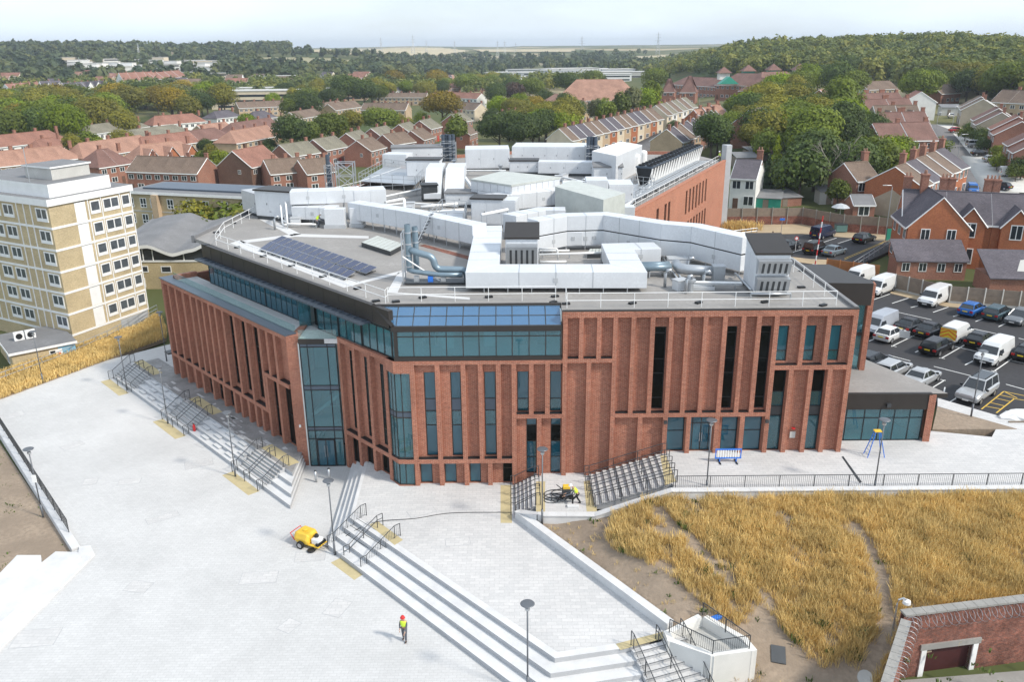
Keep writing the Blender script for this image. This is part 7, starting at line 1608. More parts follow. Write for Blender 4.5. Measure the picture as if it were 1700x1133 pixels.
def fence(pts, z, label, mat, h=1.8, pw=1.85, post='conc', wall=None):
    P = [pix(x, y, z) for x, y in pts]; t = thing('fence', label, 'fence', tuple(P[0]))
    for a, b in zip(P[:-1], P[1:]):
        d = (b - a); L = d.length; d.normalize(); n = Vector((-d.y, d.x, 0)); k = max(1, round(L / pw))
        for i in range(k):
            c, e = a + d * (L * i / k + .07), a + d * (L * (i + 1) / k - .07); q = [c + n * .03, e + n * .03, e - n * .03, c - n * .03]
            p_ = MB().prism([tuple(p[:2]) for p in q], z + .25, z + h + random.uniform(-.03, .03)).build('fence_panel', X[mat], t); q = [c + n * .045, e + n * .045, e - n * .045, c - n * .045]
            MB().prism([tuple(p[:2]) for p in q], z - .2, z + .24).build('gravel_board', X[post], t)
            for zz in (.7, 1.3): MB().prism([tuple(p[:2]) for p in [c + n * .05, e + n * .05, e - n * .05, c - n * .05]], z + zz, z + zz + .06).build('batten', X[mat], p_)
            MB().box(c.x - .13, c.x - .01, c.y - .06, c.y + .06, z - .2, z + h + .1).build('post', X[post], t)
fence([(1484, 482), (1575, 503), (1720, 515), (1800, 524)], ZP, 'grey timber panel fence with concrete posts along the car park edge', 'wood', 2.0)
fence([(1371, 452), (1459, 463)], ZP, 'orange timber fence beside the building corner', 'wood_o', 1.8, post='wood_o')
railing([(*pix(1405, 455, ZP)[:2], ZP), (*pix(1482, 405, ZP)[:2], ZP)], 'galvanised handrail along the ramp by the green gate', 1.1, 2.5, 0, mat='galv', rails=(1., .5), r=.035)
railing([(*pix(1208, 398, ZP)[:2], ZP), (*pix(1256, 392, ZP)[:2], ZP)], 'galvanised rail frame beside the brick wing', 1.3, 1.2, 0, mat='galv', rails=(1., .66, .33), r=.04)
# ---------------- vehicles
KIND = {
 'hatch': dict(L=4.1, W=1.76, st=[(-2.05, .42, .72), (-1.98, .3, .95), (-1.3, .2, .97), (0, .2, .94), (.75, .2, .93), (1.6, .22, .83), (1.95, .28, .7), (2.05, .4, .56)], g=(-1.75, .95, -1.35, .05, 1.46)),
 'sedan': dict(L=4.6, W=1.8, st=[(-2.3, .45, .8), (-2.2, .3, .98), (-1.5, .2, 1.0), (0, .2, .93), (.7, .2, .92), (1.8, .22, .82), (2.2, .28, .68), (2.3, .4, .56)], g=(-1.65, .95, -1.0, .1, 1.43)),
 'estate': dict(L=4.7, W=1.82, st=[(-2.35, .42, .75), (-2.28, .3, .98), (-1.4, .2, 1.0), (0, .2, .95), (.8, .2, .94), (1.85, .22, .84), (2.25, .28, .7), (2.35, .4, .58)], g=(-2.2, 1.0, -1.95, .15, 1.5)),
 'suv': dict(L=4.75, W=1.92, st=[(-2.37, .5, .95), (-2.32, .38, 1.12), (-1.4, .32, 1.13), (0, .32, 1.1), (.9, .32, 1.1), (1.9, .34, 1.04), (2.3, .38, .9), (2.37, .5, .72)], g=(-2.25, 1.05, -2.15, .4, 1.85)),
 'van': dict(L=5.1, W=1.95, st=[(-2.55, .45, 1.95), (-2.5, .32, 2.0), (-1.0, .25, 2.02), (.75, .25, 2.0), (1.15, .25, 1.75), (1.75, .25, 1.12), (2.4, .3, .92), (2.55, .42, .6)], g=None)}
KIND['smallvan'] = dict(L=4.4, W=1.8, st=[(-2.2, .42, 1.75), (-2.15, .3, 1.8), (-.8, .22, 1.84), (.55, .22, 1.82), (.95, .22, 1.6), (1.45, .22, 1.08), (2.05, .28, .88), (2.2, .4, .56)], g=None)
CARM = {}
def car_meshes(kind):
    if kind in CARM: return CARM[kind]
    K = KIND[kind]; hw = K['W'] / 2; vanlike = K['g'] is None; m = MB(); rings = []
    for i, (x, zb, zt) in enumerate(K['st']):
        e = .86 if i in (0, len(K['st']) - 1) else .95 if i in (1, len(K['st']) - 2) else 1.
        top = .80 if vanlike else .88; zm = min(zt - .1, .95 if vanlike else zt - .14)
        rings.append([(x, -hw * e * .9, zb), (x, -hw * e, zb + .22), (x, -hw * e, zm), (x, -hw * e * top, zt - .04), (x, -hw * e * .6, zt), (x, hw * e * .6, zt), (x, hw * e * top, zt - .04), (x, hw * e, zm), (x, hw * e, zb + .22), (x, hw * e * .9, zb)])
    m.loft(rings); body = m.mesh('body', X['white'])
    out_ = dict(body=body)
    if not vanlike:
        b0, b1, r0, r1, zr = K['g']; zb_ = K['st'][3][2] - .03; wb, wr = hw * .87, hw * .68
        m = MB(); m.loft([[(b0, -wb, zb_), (b1, -wb, zb_), (b1, wb, zb_), (b0, wb, zb_)], [(r0, -wr, zr - .05), (r1, -wr, zr - .05), (r1, wr, zr - .05), (r0, wr, zr - .05)]]); out_['windows'] = m.mesh('windows', X['car_glass'])
        m = MB(); m.loft([[(r0 - .08, -wr - .03, zr - .07), (r1 + .08, -wr - .03, zr - .07), (r1 + .08, wr + .03, zr - .07), (r0 - .08, wr + .03, zr - .07)], [(r0 + .1, -wr + .1, zr + .02), (r1 - .1, -wr + .1, zr + .02), (r1 - .1, wr - .1, zr + .02), (r0 + .1, wr - .1, zr + .02)]]); out_['roof'] = m.mesh('roof', X['white'])
        m = MB()
        for s_ in (-1, 1):
            for (xa, xb) in ((b0, r0), (b1, r1), ((b0 + b1) / 2 - .15, (r0 + r1) / 2 - .1)): m.tube([(xa, s_ * wb, zb_), (xb, s_ * wr, zr - .05)], .045, 4)
        out_['pillars'] = m.mesh('pillars', X['white'])
    else:
        a = K['st'][4]; b = K['st'][5]; m = MB(); q = lambda t, yy: (a[0] + (b[0] - a[0]) * t, yy, a[2] + (b[2] - a[2]) * t + .012)
        m.face([q(.05, -hw * .72), q(.05, hw * .72), q(.97, hw * .86), q(.97, -hw * .86)]); out_['windows'] = m.mesh('windscreen', X['car_glass'])
        m = MB(); zt = a[2] - .25
        for s_ in (-1, 1): m.loft([[(a[0] - .75, s_ * (hw + .008), 1.12), (b[0] - .15, s_ * (hw + .008), 1.12), (a[0] + .08, s_ * (hw * .86 + .03), zt), (a[0] - .75, s_ * (hw * .86 + .03), zt)], [(a[0] - .75, s_ * (hw - .03), 1.12), (b[0] - .15, s_ * (hw - .03), 1.12), (a[0] + .08, s_ * (hw * .86 - .03), zt), (a[0] - .75, s_ * (hw * .86 - .03), zt)]])
        out_['side_windows'] = m.mesh('side_windows', X['car_glass'])
        m = MB(); x0 = K['st'][0][0]
        for s_ in (-1, 1): m.box(x0 - .012, x0 + .1, s_ * hw * .38 - .26, s_ * hw * .38 + .26, 1.15, 1.6)
        out_['rear_windows'] = m.mesh('rear_windows', X['car_glass']); m = MB(); m.box(K['st'][-1][0] - .3, K['st'][-1][0] + .01, -hw * .8, hw * .8, .36, .62); out_['bumper'] = m.mesh('bumper', X['black'])
    CARM[kind] = out_; return out_
TY = MB(); TY.M = Matrix.Rotation(R(90), 4, 'X'); TY.lathe([(.2, -.1), (.3, -.11), (.325, -.07), (.325, .07), (.3, .11), (.2, .1)], n=16); TYM = TY.mesh('wheel', X['tyre']); RI = MB(); RI.M = Matrix.Rotation(R(90), 4, 'X'); RI.lathe([(.05, -.112), (.205, -.104), (.205, .104), (.05, .112)], n=12); RIM = RI.mesh('rim', X['rim'])
LIT = MB().box(-.05, .05, -.17, .17, -.08, .08).mesh('headlight', X['glass_c'])
HL = M_plain('headlight_lens', (.6, .62, .65), .1, .3, var=.05); TLm = M_plain('tail_light_lens', (.35, .01, .01), .2, var=.05); PLY = M_plain('yellow_plate', (.75, .55, .03), .5, var=.05); PLW = M_plain('white_plate', (.75, .75, .72), .5, var=.05)
PLM = MB().box(-.015, .015, -.26, .26, -.055, .055).mesh('number_plate', PLY); MIR = MB().box(-.09, .09, -.1, .1, -.07, .07).mesh('mirror', X['black'])
PAINT = {k: M_plain('paint_' + k, c, .25, .25, var=.04, spec=.6) for k, c in dict(white=(.72, .72, .71), black=(.012, .012, .014), silver=(.42, .43, .44), grey=(.16, .17, .18), blue=(.02, .13, .42), teal=(.035, .07, .085), navy=(.015, .022, .06), greyblue=(.17, .21, .24), red=(.42, .03, .04), lightgrey=(.38, .40, .44)).items()}
def car(kind, col, loc, rz, label, s=1., cat=None, group=None):
    name = 'van' if 'van' in kind else 'car'
    t = thing(name, label, cat or name, loc, rz, group); K = KIND[kind]; me = car_meshes(kind); P = PAINT[col]; t.scale = (s, s, s)
    for k, m in me.items(): inst(k, m, t, mats=[P] if k in ('body', 'roof', 'pillars') else None)
    hw, L = K['W'] / 2, K['L']
    for x in (-L * .3, L * .31):
        for s_ in (-1, 1): w_ = inst('wheel', TYM, t, (x, s_ * (hw - .1), .325)); inst('rim', RIM, w_)
    zl = K['st'][1][2] * .78 if K['g'] else .95; zf = K['st'][-2][2] * .93
    for s_ in (-1, 1):
        inst('tail_light', LIT, t, (-L / 2 + .04, s_ * hw * .74, zl), 0, (1, .9, 1.2 if K['g'] else 2.2), mats=[TLm]); inst('headlight', LIT, t, (L / 2 - .13, s_ * hw * .68, zf - .02), s_ * .3, (1, 1.1, .9), mats=[HL]); inst('mirror', MIR, t, (K['L'] * .17 if K['g'] else K['L'] * .27, s_ * (hw + .08), (K['st'][3][2] + .06) if K['g'] else 1.2))
    inst('number_plate', PLM, t, (-L / 2 - .005, 0, .72), mats=[PLY]); inst('number_plate', PLM, t, (L / 2 + .005, 0, .45), mats=[PLW]); return t
bdv = pix(*P6(650, 388), ZP) - pix(*P6(485, 468), ZP); BA = math.atan2(bdv.y, bdv.x)
CL = [('van', 'white', P6(768, 178), -1, 'white van with black bumper parked against the timber fence'), ('hatch', 'blue', P6(1022, 248), 1, 'bright blue hatchback parked by the timber fence'), ('estate', 'teal', P6(1192, 272), 1, 'dark teal estate car beside the blue hatchback'), ('hatch', 'grey', P6(1335, 305), -1, 'grey car facing out beside the dark teal estate'), ('van', 'white', P6(405, 105), -1, 'white van by the end of the grey fence'), ('van', 'white', (1424, 470), -1, 'white van showing only its roof behind the building parapet'), ('van', 'lightgrey', P6(395, 365), -1, 'light grey van beside the white hatchback'), ('hatch', 'white', P6(470, 418), 1, 'white hatchback with an open door'), ('sedan', 'black', P6(608, 358), 1, 'black saloon parked beside another black saloon, nearer the white hatchback'), ('sedan', 'black', P6(742, 388), 1, 'black saloon next to the chevron van'), ('estate', 'black', P6(788, 500), 1, 'black estate car alone in front of the chevron van'), ('smallvan', 'white', P6(918, 418), 1, 'white van with orange and yellow chevron rear doors'), ('hatch', 'black', P6(1075, 456), 1, 'black hatchback right of the chevron van'), ('van', 'white', P6(1165, 560), -1, 'large white van facing out with dark grille behind a lamp post'), ('hatch', 'black', P6(1395, 545), 1, 'black car behind the large white van'), ('estate', 'black', P6(350, 600), 1, 'black estate half hidden by the annex corner'), ('estate', 'silver', P6(488, 655), 1, 'silver estate parked above the annex roof'), ('sedan', 'silver', P6(682, 712), 1, 'silver coupe parked at the end of the row by the annex'), ('suv', 'silver', P6(1052, 810), -1, 'silver off roader with black roof rails beside the lamp post'),
      ('van', 'navy', P7(985, 925), 1, 'navy van with door open below the boundary wall'), ('hatch', 'black', P7(690, 1030), 1, 'black hatchback behind the louvred plant unit'), ('suv', 'black', P7(925, 1062), 1, 'black off roader beside the striped barrier pole'), ('sedan', 'greyblue', P7(1085, 1078), 1, 'grey blue coupe beside the striped barrier pole'), ('estate', 'black', P7(1350, 965), 1, 'black estate near the green gate')]
for k, c, p, sg, lab in CL: car(k, c, tuple(pix(*p, ZP)), BA + (math.pi if sg < 0 else 0), lab)
for o in list(sc.objects):
    if o.get('label', '').startswith('silver off roader'):
        for s_ in (-.55, .55): m = MB(); m.box(-1.7, .2, s_ - .03, s_ + .03, 1.86, 1.93); inst('roof_rail', m.mesh('roof_rail', X['black']), o)
        m = MB(); m.box(-1.9, .3, -.6, .6, 1.872, 1.885); inst('sunroof', m.mesh('sunroof', X['car_glass']), o)
    if o.get('label', '').startswith('white van with orange'):
        OR = M_plain('orange_reflective', (.75, .2, .02), .5); YR = M_plain('yellow_reflective', (.8, .6, .05), .5)
        for i in range(7):
            for s_ in (-1, 1):
                z0 = .45 + i * .2; m = MB(); q = [(-2.226, 0, z0 + .3), (-2.226, s_ * .78, z0 - .15), (-2.226, s_ * .78, z0 + .05), (-2.226, 0, z0 + .5)]
                q = [(x - .002 * (i % 2), y, min(1.62, max(.42, z))) for x, y, z in q]; m.face(q); inst('chevron', m.mesh('chevron', OR if i % 2 else YR), o)
    if o.get('label', '').startswith('white hatchback with'):
        m = MB(); m.obox((.35, -1.3, .75), (1.0, .06, .75), R(-70)); inst('open_door', m.mesh('open_door', PAINT['white']), o)
def rc(p, kind, col, ang, lab, lift=.2): a = gp(*p); car(kind, col, (a.x, a.y, a.z + lift), ang, lab)
r0, r1 = gp(1622, 330), gp(1566, 240); RA = math.atan2(r1.y - r0.y, r1.x - r0.x)
rc((1613, 322), 'smallvan', 'blue', RA + math.pi, 'blue van with white front driving down the street'); rc((1613, 340), 'hatch', 'grey', RA, 'dark grey car at the foot of the street'); rc((1660, 316), 'hatch', 'black', RA + .9, 'black car by the pavement near the red roof'); rc((1620, 246), 'suv', 'silver', RA - 1.3, 'silver car on the driveway highest up the street'); rc((1627, 260), 'hatch', 'black', RA - 1.3, 'black car on the driveway below the silver one'); rc((1647, 270), 'hatch', 'silver', RA - 1.3, 'silver car on the driveway beside a grey blue car'); rc((1660, 277), 'sedan', 'greyblue', RA - 1.3, 'grey blue saloon on the driveway'); rc((1681, 294), 'van', 'white', RA - 1.4, 'white van on the driveway by the brick house'); rc((1588, 221), 'hatch', 'red', RA - 1.3, 'red car in the front garden near the street lamp'); rc((1578, 196), 'hatch', 'white', RA, 'white car at the head of the street'); rc((449, 204), 'hatch', 'silver', .3, 'silver car in the far parking court'); rc((467, 207), 'hatch', 'blue', .2, 'blue car in the far parking court')
# ================================================================ lamps, people, small things
X['lampgrey'] = M_plain('lamp_grey', (.15, .16, .175), .5, .4, var=.1)
def lamp_post(loc, label, h=5.6, group='disc topped lamp posts round the plaza'):
    t = thing('lamp_post', label, 'lamp post', loc, 0, group); m = MB(Matrix.Translation(loc)); m.tube([(0, 0, -.1), (0, 0, 1.1)], .075, 10); m.build('base', X['lampgrey'], t, smooth=True)
    MB(Matrix.Translation(loc)).tube([(0, 0, 1.1), (0, 0, h - .35)], .045, 8).build('pole', X['lampgrey'], t, smooth=True)
    MB(Matrix.Translation(loc)).lathe([(.06, h - .42), (.13, h - .36), (.13, h - .22), (.07, h - .18), (.05, h - .05)], n=12).build('lantern', X['galv'], t)
    MB(Matrix.Translation(loc)).lathe([(.05, h - .06), (.34, h - .03), (.37, h), (.34, h + .03), (.1, h + .06)], n=20).build('disc_head', X['lampgrey'], t)
for p, z, lab in (((72, 860), -.35, 'lamp post in the soil bank with a white sign on its pole'), ((556, 922), 0, 'lamp post between yellow washer and terrace stair'), ((876, 1152), 0, 'lamp post in front of the giant steps'), ((391, 792), 0, 'lamp post at the stair by the entrance corner'), ((279, 704), 0, 'lamp post at the stair in the middle of the seating steps'), ((211, 648), 0, 'lamp post at the stair at the far end of seating steps'), ((72, 637), 0, 'lamp post beside the golden grass strip below the annex'), ((277, 600), 0, 'lamp post at the far corner of the brick wing'), ((1450, 822), 3.1, 'lamp post behind which a blue stepladder stands'), ((1172, 822), 3.0, 'lamp post below the terrace railing near the blue barrier'), ((900, 870), 1.6, 'lamp post below the landing with hose coils'), ((1612, 692), 3.75, 'lamp post on the soil verge by the silver off roader')):
    lamp_post(tuple(pix(*p, z)), lab)
p = pix(72, 860, -.35); tag(MB().box(p.x - .16, p.x + .16, p.y - .1, p.y - .06, 2.6, 3.2).build('sign', X['white']), 'small white sign strapped to the soil bank lamp post', 'sign')
def street_lamp(a, h, rz, label):
    t = thing('street_lamp', label, 'street lamp', tuple(a), rz); Mx = WM[t].copy(); MB(Mx).tube([(0, 0, -.3), (0, 0, h - .4), (.15, 0, h - .05), (1.1, 0, h)], .06, 6).build('pole', X['galv'], t); MB(Mx).box(.9, 1.5, -.12, .12, h - .06, h + .06).build('head', X['conc'], t)
for p, lab in (((1588, 272), 'street lamp halfway up the street'), ((1580, 216), 'street lamp by the red car'), ((1552, 228), 'short street lamp opposite the red car'), ((1160, 190), 'street lamp at the top of the Victorian street')): street_lamp(gp(*p), 6.5, 0, lab)
for p, lab in (((1470, 392), 'lamp column beside the white gable panel'),): street_lamp(pix(*p, ZP), 8, R(180), lab)
p = pix(1478, 1070, .8); t = thing('security_lamp', 'white swan neck lamp beside the razor wire yard', 'lamp', tuple(p)); MB().tube([(p.x, p.y, p.z - .5), (p.x, p.y, p.z + 2.6), (p.x + .05, p.y, p.z + 2.9), (p.x + .3, p.y, p.z + 3.0), (p.x + .5, p.y, p.z + 2.85)], .05, 8).build('pole', X['galv'], t); MB().lathe([(.05, 0), (.2, -.08), (.22, -.25), (.1, -.3)], (p.x + .5, p.y, p.z + 2.9), 12).build('shade', X['white'], t)
# ---------------- walled yard with razor wire, bottom right
zt = 3.6; yA, yB, yC = pix(1502, 1024, zt), pix(1790, 988, zt), pix(1462, 1150, zt)
t = thing('walled_yard', 'old red brick yard wall with pale coping and a white framed doorway', 'wall', (yA.x, yA.y, -.5))
d1 = Vector((yB.x - yA.x, yB.y - yA.y)).normalized(); n1 = Vector((d1.y, -d1.x)); L1 = 14
Mx = frame((yA.x, yA.y), d1, -n1); f = Fac(Mx, t, X['brick_old'], dep=0)
dx0 = 1.35
f.wall(0, L1, -3, zt, [(dx0 + .3, dx0 + 3.1, -3, 1.25)], v=0, rev=.3); MB(Mx).box(0, L1, .3, .36, -3, zt).build('wall_core', X['brick_old'], t)
MB(Mx).box(dx0 - .1, dx0 + 3.5, -.1, .25, 1.26, 1.6).build('lintel', X['concd'], t); MB(Mx).box(dx0, dx0 + .3, -.08, .2, -3, 1.255).build('jamb', X['white'], t); MB(Mx).box(dx0 + 3.1, dx0 + 3.4, -.08, .2, -3, 1.255).build('jamb', X['white'], t); MB(Mx).box(dx0 + .3, dx0 + 3.1, .25, .3, -3, 1.25).build('door', M_plain('maroon_door', (.06, .015, .015), .6), t)
k = 0
while k < L1 - .5: MB(Mx).box(k, k + .58, -.1, .42, zt + .002, zt + .12).build('coping_stone', X['concd'], t); k += .6
d2 = Vector((yC.x - yA.x, yC.y - yA.y)); L2 = d2.length * 2.2; d2.normalize(); n2 = Vector((-d2.y, d2.x)); n2 = n2 if n2.x > 0 else -n2
MB(frame((yA.x, yA.y), d2, n2)).box(0, L2, -.02, .28, -3, zt).build('side_wall', X['brick_old'], t); k = 0.45
while k < L2: MB(frame((yA.x, yA.y), d2, n2)).box(k, k + .58, -.12, .38, zt + .002, zt + .12).build('coping_stone', X['concd'], t); k += .6
def coil(A, d, L, label, z, off):
    m = MB(); pts = []; n = int(L * 26)
    for i in range(n): a_ = i * .55; u = L * i / n; pts.append((A.x + d.x * u + off.x * (.35 * math.cos(a_) + .45), A.y + d.y * u + off.y * (.35 * math.cos(a_) + .45), z + .35 * math.sin(a_)))
    m.tube(pts, .012, 4); tag(m.build('razor_wire', X['galv']), label, 'razor wire')
coil(Vector((yA.x, yA.y)), d1, 13, 'coiled razor wire along the far yard wall', zt - .15, n1); coil(Vector((yA.x, yA.y)), d2, L2 - .5, 'coiled razor wire along the side yard wall', zt - .15, n2)
m = MB(); m.prism([(yA.x + .3, yA.y - .3), (yA.x + 14, yA.y + 1), (yA.x + 14, 22), (yA.x - 2.5, 22)], -1.4, -.3); tag(m.build('yard_floor', X['concd']), kind='structure')
for px_, lab, mt, s_ in (((1292, 1090), 'dark square manhole cover in the bare soil', 'steel_d', .55), ((1436, 1128), 'pale round drain cover near the yard wall', 'conc', .4)):
    b = pix(*px_, 0); b.z = bedz(b.x, b.y)
    for _ in range(20): b = pix(*px_, bedz(b.x, b.y))
    m = MB(); n = 4 if s_ > .5 else 14; q = [(b.x + s_ * math.cos(k / n * 6.283 + .6), b.y + s_ * math.sin(k / n * 6.283 + .6)) for k in range(n)]; m.prism(q, lambda p: bedz(*p) - .2, lambda p: bedz(*p) + .07); o = m.build('manhole_cover', X[mt]); tag(o, lab, 'manhole cover')
# ---------------- people
def skin_part(name, J, Ed, Rd, mat, parent, root=0, sub=2):
    me = bpy.data.meshes.new(name); me.from_pydata(J, Ed, []); me.materials.append(mat); o = bpy.data.objects.new(name, me); link(o); o.parent = parent
    md = o.modifiers.new('skin', 'SKIN'); md.use_smooth_shade = True
    for i, r in enumerate(Rd): v = me.skin_vertices[0].data[i]; v.radius = (r, r) if not isinstance(r, tuple) else r; v.use_root = (i == root)
    s_ = o.modifiers.new('sub', 'SUBSURF'); s_.levels = 1; s_.render_levels = sub; return o
def person(loc, rz, label, helmet='white', vest='hiviz', trs='trouser', lean=0., stride=.18, bend=0., arms=((.12, .25), (.12, .25)), s=1., look=-.1):
    t = thing('person', label, 'person', loc, rz); t.scale = (s, s, s)
    hip = .93 - bend * .12; sp = Vector((math.sin(lean), 0, math.cos(lean))); o = Vector((-lean * .12, 0, hip)); ch = o + sp * .28; sh_ = o + sp * .48; nk = o + sp * .58; hd = o + sp * .66 + Vector((.03, 0, 0)); tp = o + sp * .80 + Vector((.05 + look * -.1, 0, 0))
    J, Ed, Rd = [], [], []
    def jn(p, r, e=None): J.append(tuple(p)); Rd.append(r); (Ed.append((e, len(J) - 1)) if e is not None else None); return len(J) - 1
    p0 = jn(o, (.15, .11)); p1 = jn(ch, (.15, .11), p0); p2 = jn(sh_, (.16, .10), p1); p3 = jn(nk, .055, p2); p4 = jn(hd, (.075, .085), p3); p5 = jn(tp, (.07, .085), p4)
    hands = []
    legs = []
    for s_, st in ((1, stride), (-1, -stride * .8)):
        h = jn(o + Vector((0, .1 * s_, -.05)), .085, p0); k = jn((st * .6 + bend * .2, .11 * s_, .5 - bend * .06), .062, h); a = jn((st - .04, .11 * s_, .09), .042, k); f_ = jn((st + .13, .12 * s_, .04), .04, a); legs.append((J[h], J[k], J[a], J[f_]))
    for (s_, (fw, ou)) in zip((1, -1), arms):
        a0 = jn(sh_ + Vector((0, .17 * s_, -.02)), .052, p2); el = Vector(J[a0]) + Vector((fw * .35 - .02, ou * .3 * s_, -.27)); e_ = jn(el, .042, a0); wr = el + Vector((fw * .9 + .05, -.02 * s_, -.22 + fw * .12)); w_ = jn(wr, .032, e_); h_ = jn(wr + (wr - el).normalized() * .09, (.04, .022), w_); hands.append((wr, (wr - el).normalized(), s_, J[a0], el))
    body = skin_part('body', J, Ed, Rd, X['skin'], t, 0)
    for wr, dr_, s_, a0, el in hands:                               # five short fingers on each hand
        side = dr_.cross(Vector((0, 0, 1))).normalized() if abs(dr_.z) < .99 else Vector((0, 1, 0)); b_ = wr + dr_ * .12
        m = MB(t.matrix_world if 0 else None)
        for q, ln in ((-1.2, .06), (-.4, .075), (.4, .07), (1.2, .055)): c = b_ + side * q * .017; m.tube([c, c + dr_ * ln * .6, c + dr_ * ln + Vector((0, 0, -.015))], .0085, 5)
        c = wr + dr_ * .06 + side * .03; m.tube([c, c + dr_ * .03 + side * .025, c + dr_ * .065 + side * .02], .009, 5); inst('fingers', m.mesh('fingers', X['skin']), t)
        skin_part('sleeve', [a0, tuple(el), tuple(wr - dr_ * .02)], [(0, 1), (1, 2)], [.06, .05, .042], X['trouser'] if vest else X['black'], t)
    LJ = [tuple(o + sp * .06)]; LE = []; LR = [(.155, .12)]
    for h, k, a, f_ in legs: n = len(LJ); LJ += [h, k, a]; LE += [(0, n), (n, n + 1), (n + 1, n + 2)]; LR += [.10, .075, .06]
    skin_part('trousers', LJ, LE, LR, X[trs], t)
    for h, k, a, f_ in legs: skin_part('boot', [(a[0] - .05, a[1], .07), (f_[0], f_[1], .05)], [(0, 1)], [.06, .05], X['black'], t, sub=1)
    skin_part('vest', [tuple(o + sp * .05), tuple(ch), tuple(sh_), tuple(sh_ + sp * .04)], [(0, 1), (1, 2), (2, 3)], [(.195, .155), (.205, .16), (.225, .145), (.17, .11)], X[vest] if vest else X['black'], t)
    hm = MB(); c = tp; hm.lathe([(.145, -.01), (.15, .0), (.125, .015), (.12, .07), (.085, .125), (.03, .145)], (c.x, c.y, c.z - .03), 14); inst('helmet' if helmet else 'hair', hm.mesh('helmet', X[helmet] if helmet else X['bark']), t)
    fm = MB(); fm.tube([(hd.x + .085, 0, hd.z + .02), (hd.x + .115, 0, hd.z - .01)], .014, 5); fm.box(hd.x + .07, hd.x + .095, -.028, .028, hd.z - .055, hd.z - .045); inst('face', fm.mesh('face', X['skin']), t)
    for s_ in (-1, 1): e_ = MB(); e_.lathe([(.0, -.008), (.012, 0), (0, .008)], (hd.x + .082, s_ * .032, hd.z + .035), 6); inst('eye', e_.mesh('eye', X['black']), t); e_ = MB(); e_.lathe([(.01, -.03), (.022, 0), (.01, .03)], (hd.x, s_ * .085, hd.z + .02), 6); inst('ear', e_.mesh('ear', X['skin']), t)
    return t
person(tuple(pix(672, 1065, 0)), R(-100), 'person in red helmet, yellow vest and grey trousers walking across the plaza', 'red', lean=.12, stride=.14, arms=((.28, .1), (.05, .2)))
person(tuple(pix(957, 838, ZL)), R(185), 'person in white helmet and yellow vest bending over hoses on the landing', 'white', trs='black', lean=.6, stride=.32, bend=.5, arms=((.5, .1), (.4, .1)))
person(tuple(pix(1194, 270, ZD)), R(200), 'person in yellow vest standing at the far end of the chillers', 'white', lean=.05, arms=((.3, .1), (.1, .1)))
person(tuple(pix(527, 378, ZD)), R(30), 'person in yellow vest crouching by the left roof pipes', 'white', lean=.7, bend=1.2, arms=((.5, .1), (.4, .1)))
person(tuple(pix(1282, 404, ZP)), R(100), 'person in dark clothes walking across the upper car park', None, None, 'black', lean=.05, stride=.2)
person((10.45, 57.0, 10.15), R(-90), 'person in yellow vest seen through the tall stair window', 'white', lean=.35, arms=((.5, .1), (.4, .1)))
# ---------------- yellow pressure washer bowser
p = pix(516, 905, 0); t = thing('pressure_washer', 'yellow pressure washer bowser on two wheels with red frame', 'pressure washer', tuple(p), R(-28)); Mx = WM[t].copy()
m = MB(Mx); m.loft([[(-1.15, y * .62, z) for y, z in ((-.9, .45), (-1, .7), (-.7, 1.1), (.7, 1.1), (1, .7), (.9, .45))], [(-.9, y * .72, z) for y, z in ((-.9, .38), (-1, .75), (-.75, 1.25), (.75, 1.25), (1, .75), (.9, .38))], [(.15, y * .72, z) for y, z in ((-.9, .38), (-1, .75), (-.75, 1.22), (.75, 1.22), (1, .75), (.9, .38))], [(.3, y * .65, z) for y, z in ((-.9, .45), (-1, .7), (-.7, 1.05), (.7, 1.05), (1, .7), (.9, .45))]]); m.build('tank', X['yellow'], t, smooth=False, bevel=.06)
MB(Mx).lathe([(.2, 0), (.22, .06), (.1, .1)], (-.4, 0, 1.25), 12).build('filler_cap', X['yellow'], t); MB(Mx).box(-1.0, 1.25, -.55, .55, .3, .38).build('chassis', X['yellow'], t)
MB(Mx).tube([(-1.1, -.6, .45), (-1.5, -.6, 1.0), (-1.5, .6, 1.0), (-1.1, .6, .45)], .04, 8).build('push_frame', X['red'], t)
for s_ in (-1, 1): w_ = inst('wheel', TYM, t, (-.35, s_ * .8, .32), 0, (1, 1.3, 1)); inst('rim', RIM, w_)
e_ = MB(Mx).box(.4, 1.1, -.35, .35, .39, .85).build('engine', X['white'], t, bevel=.05); MB(Mx).lathe([(.18, 0), (.2, .1), (.12, .25)], (.6, .1, .85), 12).build('air_filter', X['black'], e_); MB(Mx).box(.95, 1.2, -.5, .5, .39, .6).build('pump', X['black'], t); MB(Mx).lathe([(.3, 0), (.34, .05), (.3, .12)], (.7, -.75, .05), 14).build('hose_reel', X['black'], t); MB(Mx).tube([(1.2, 0, .34), (1.75, 0, .3)], .04, 6).build('tow_bar', X['steel_d'], t); t.scale = (.85, .85, .85)
def hose(pts, label, r=.022, mat='black'):
    P = [Vector(q) for q in pts]; Q = []
    for i in range(len(P) - 1):
        a, b = P[max(i - 1, 0)], P[min(i + 2, len(P) - 1)]
        for k in range(8):
            u = k / 8; Q.append(.5 * ((2 * P[i]) + (P[i + 1] - a) * u + (2 * a - 5 * P[i] + 4 * P[i + 1] - b) * u * u + (3 * P[i] - a - 3 * P[i + 1] + b) * u ** 3))
    Q.append(P[-1]); m = MB(); m.tube(Q, r, 5); return tag(m.build('hose', X[mat]), label, 'hose')
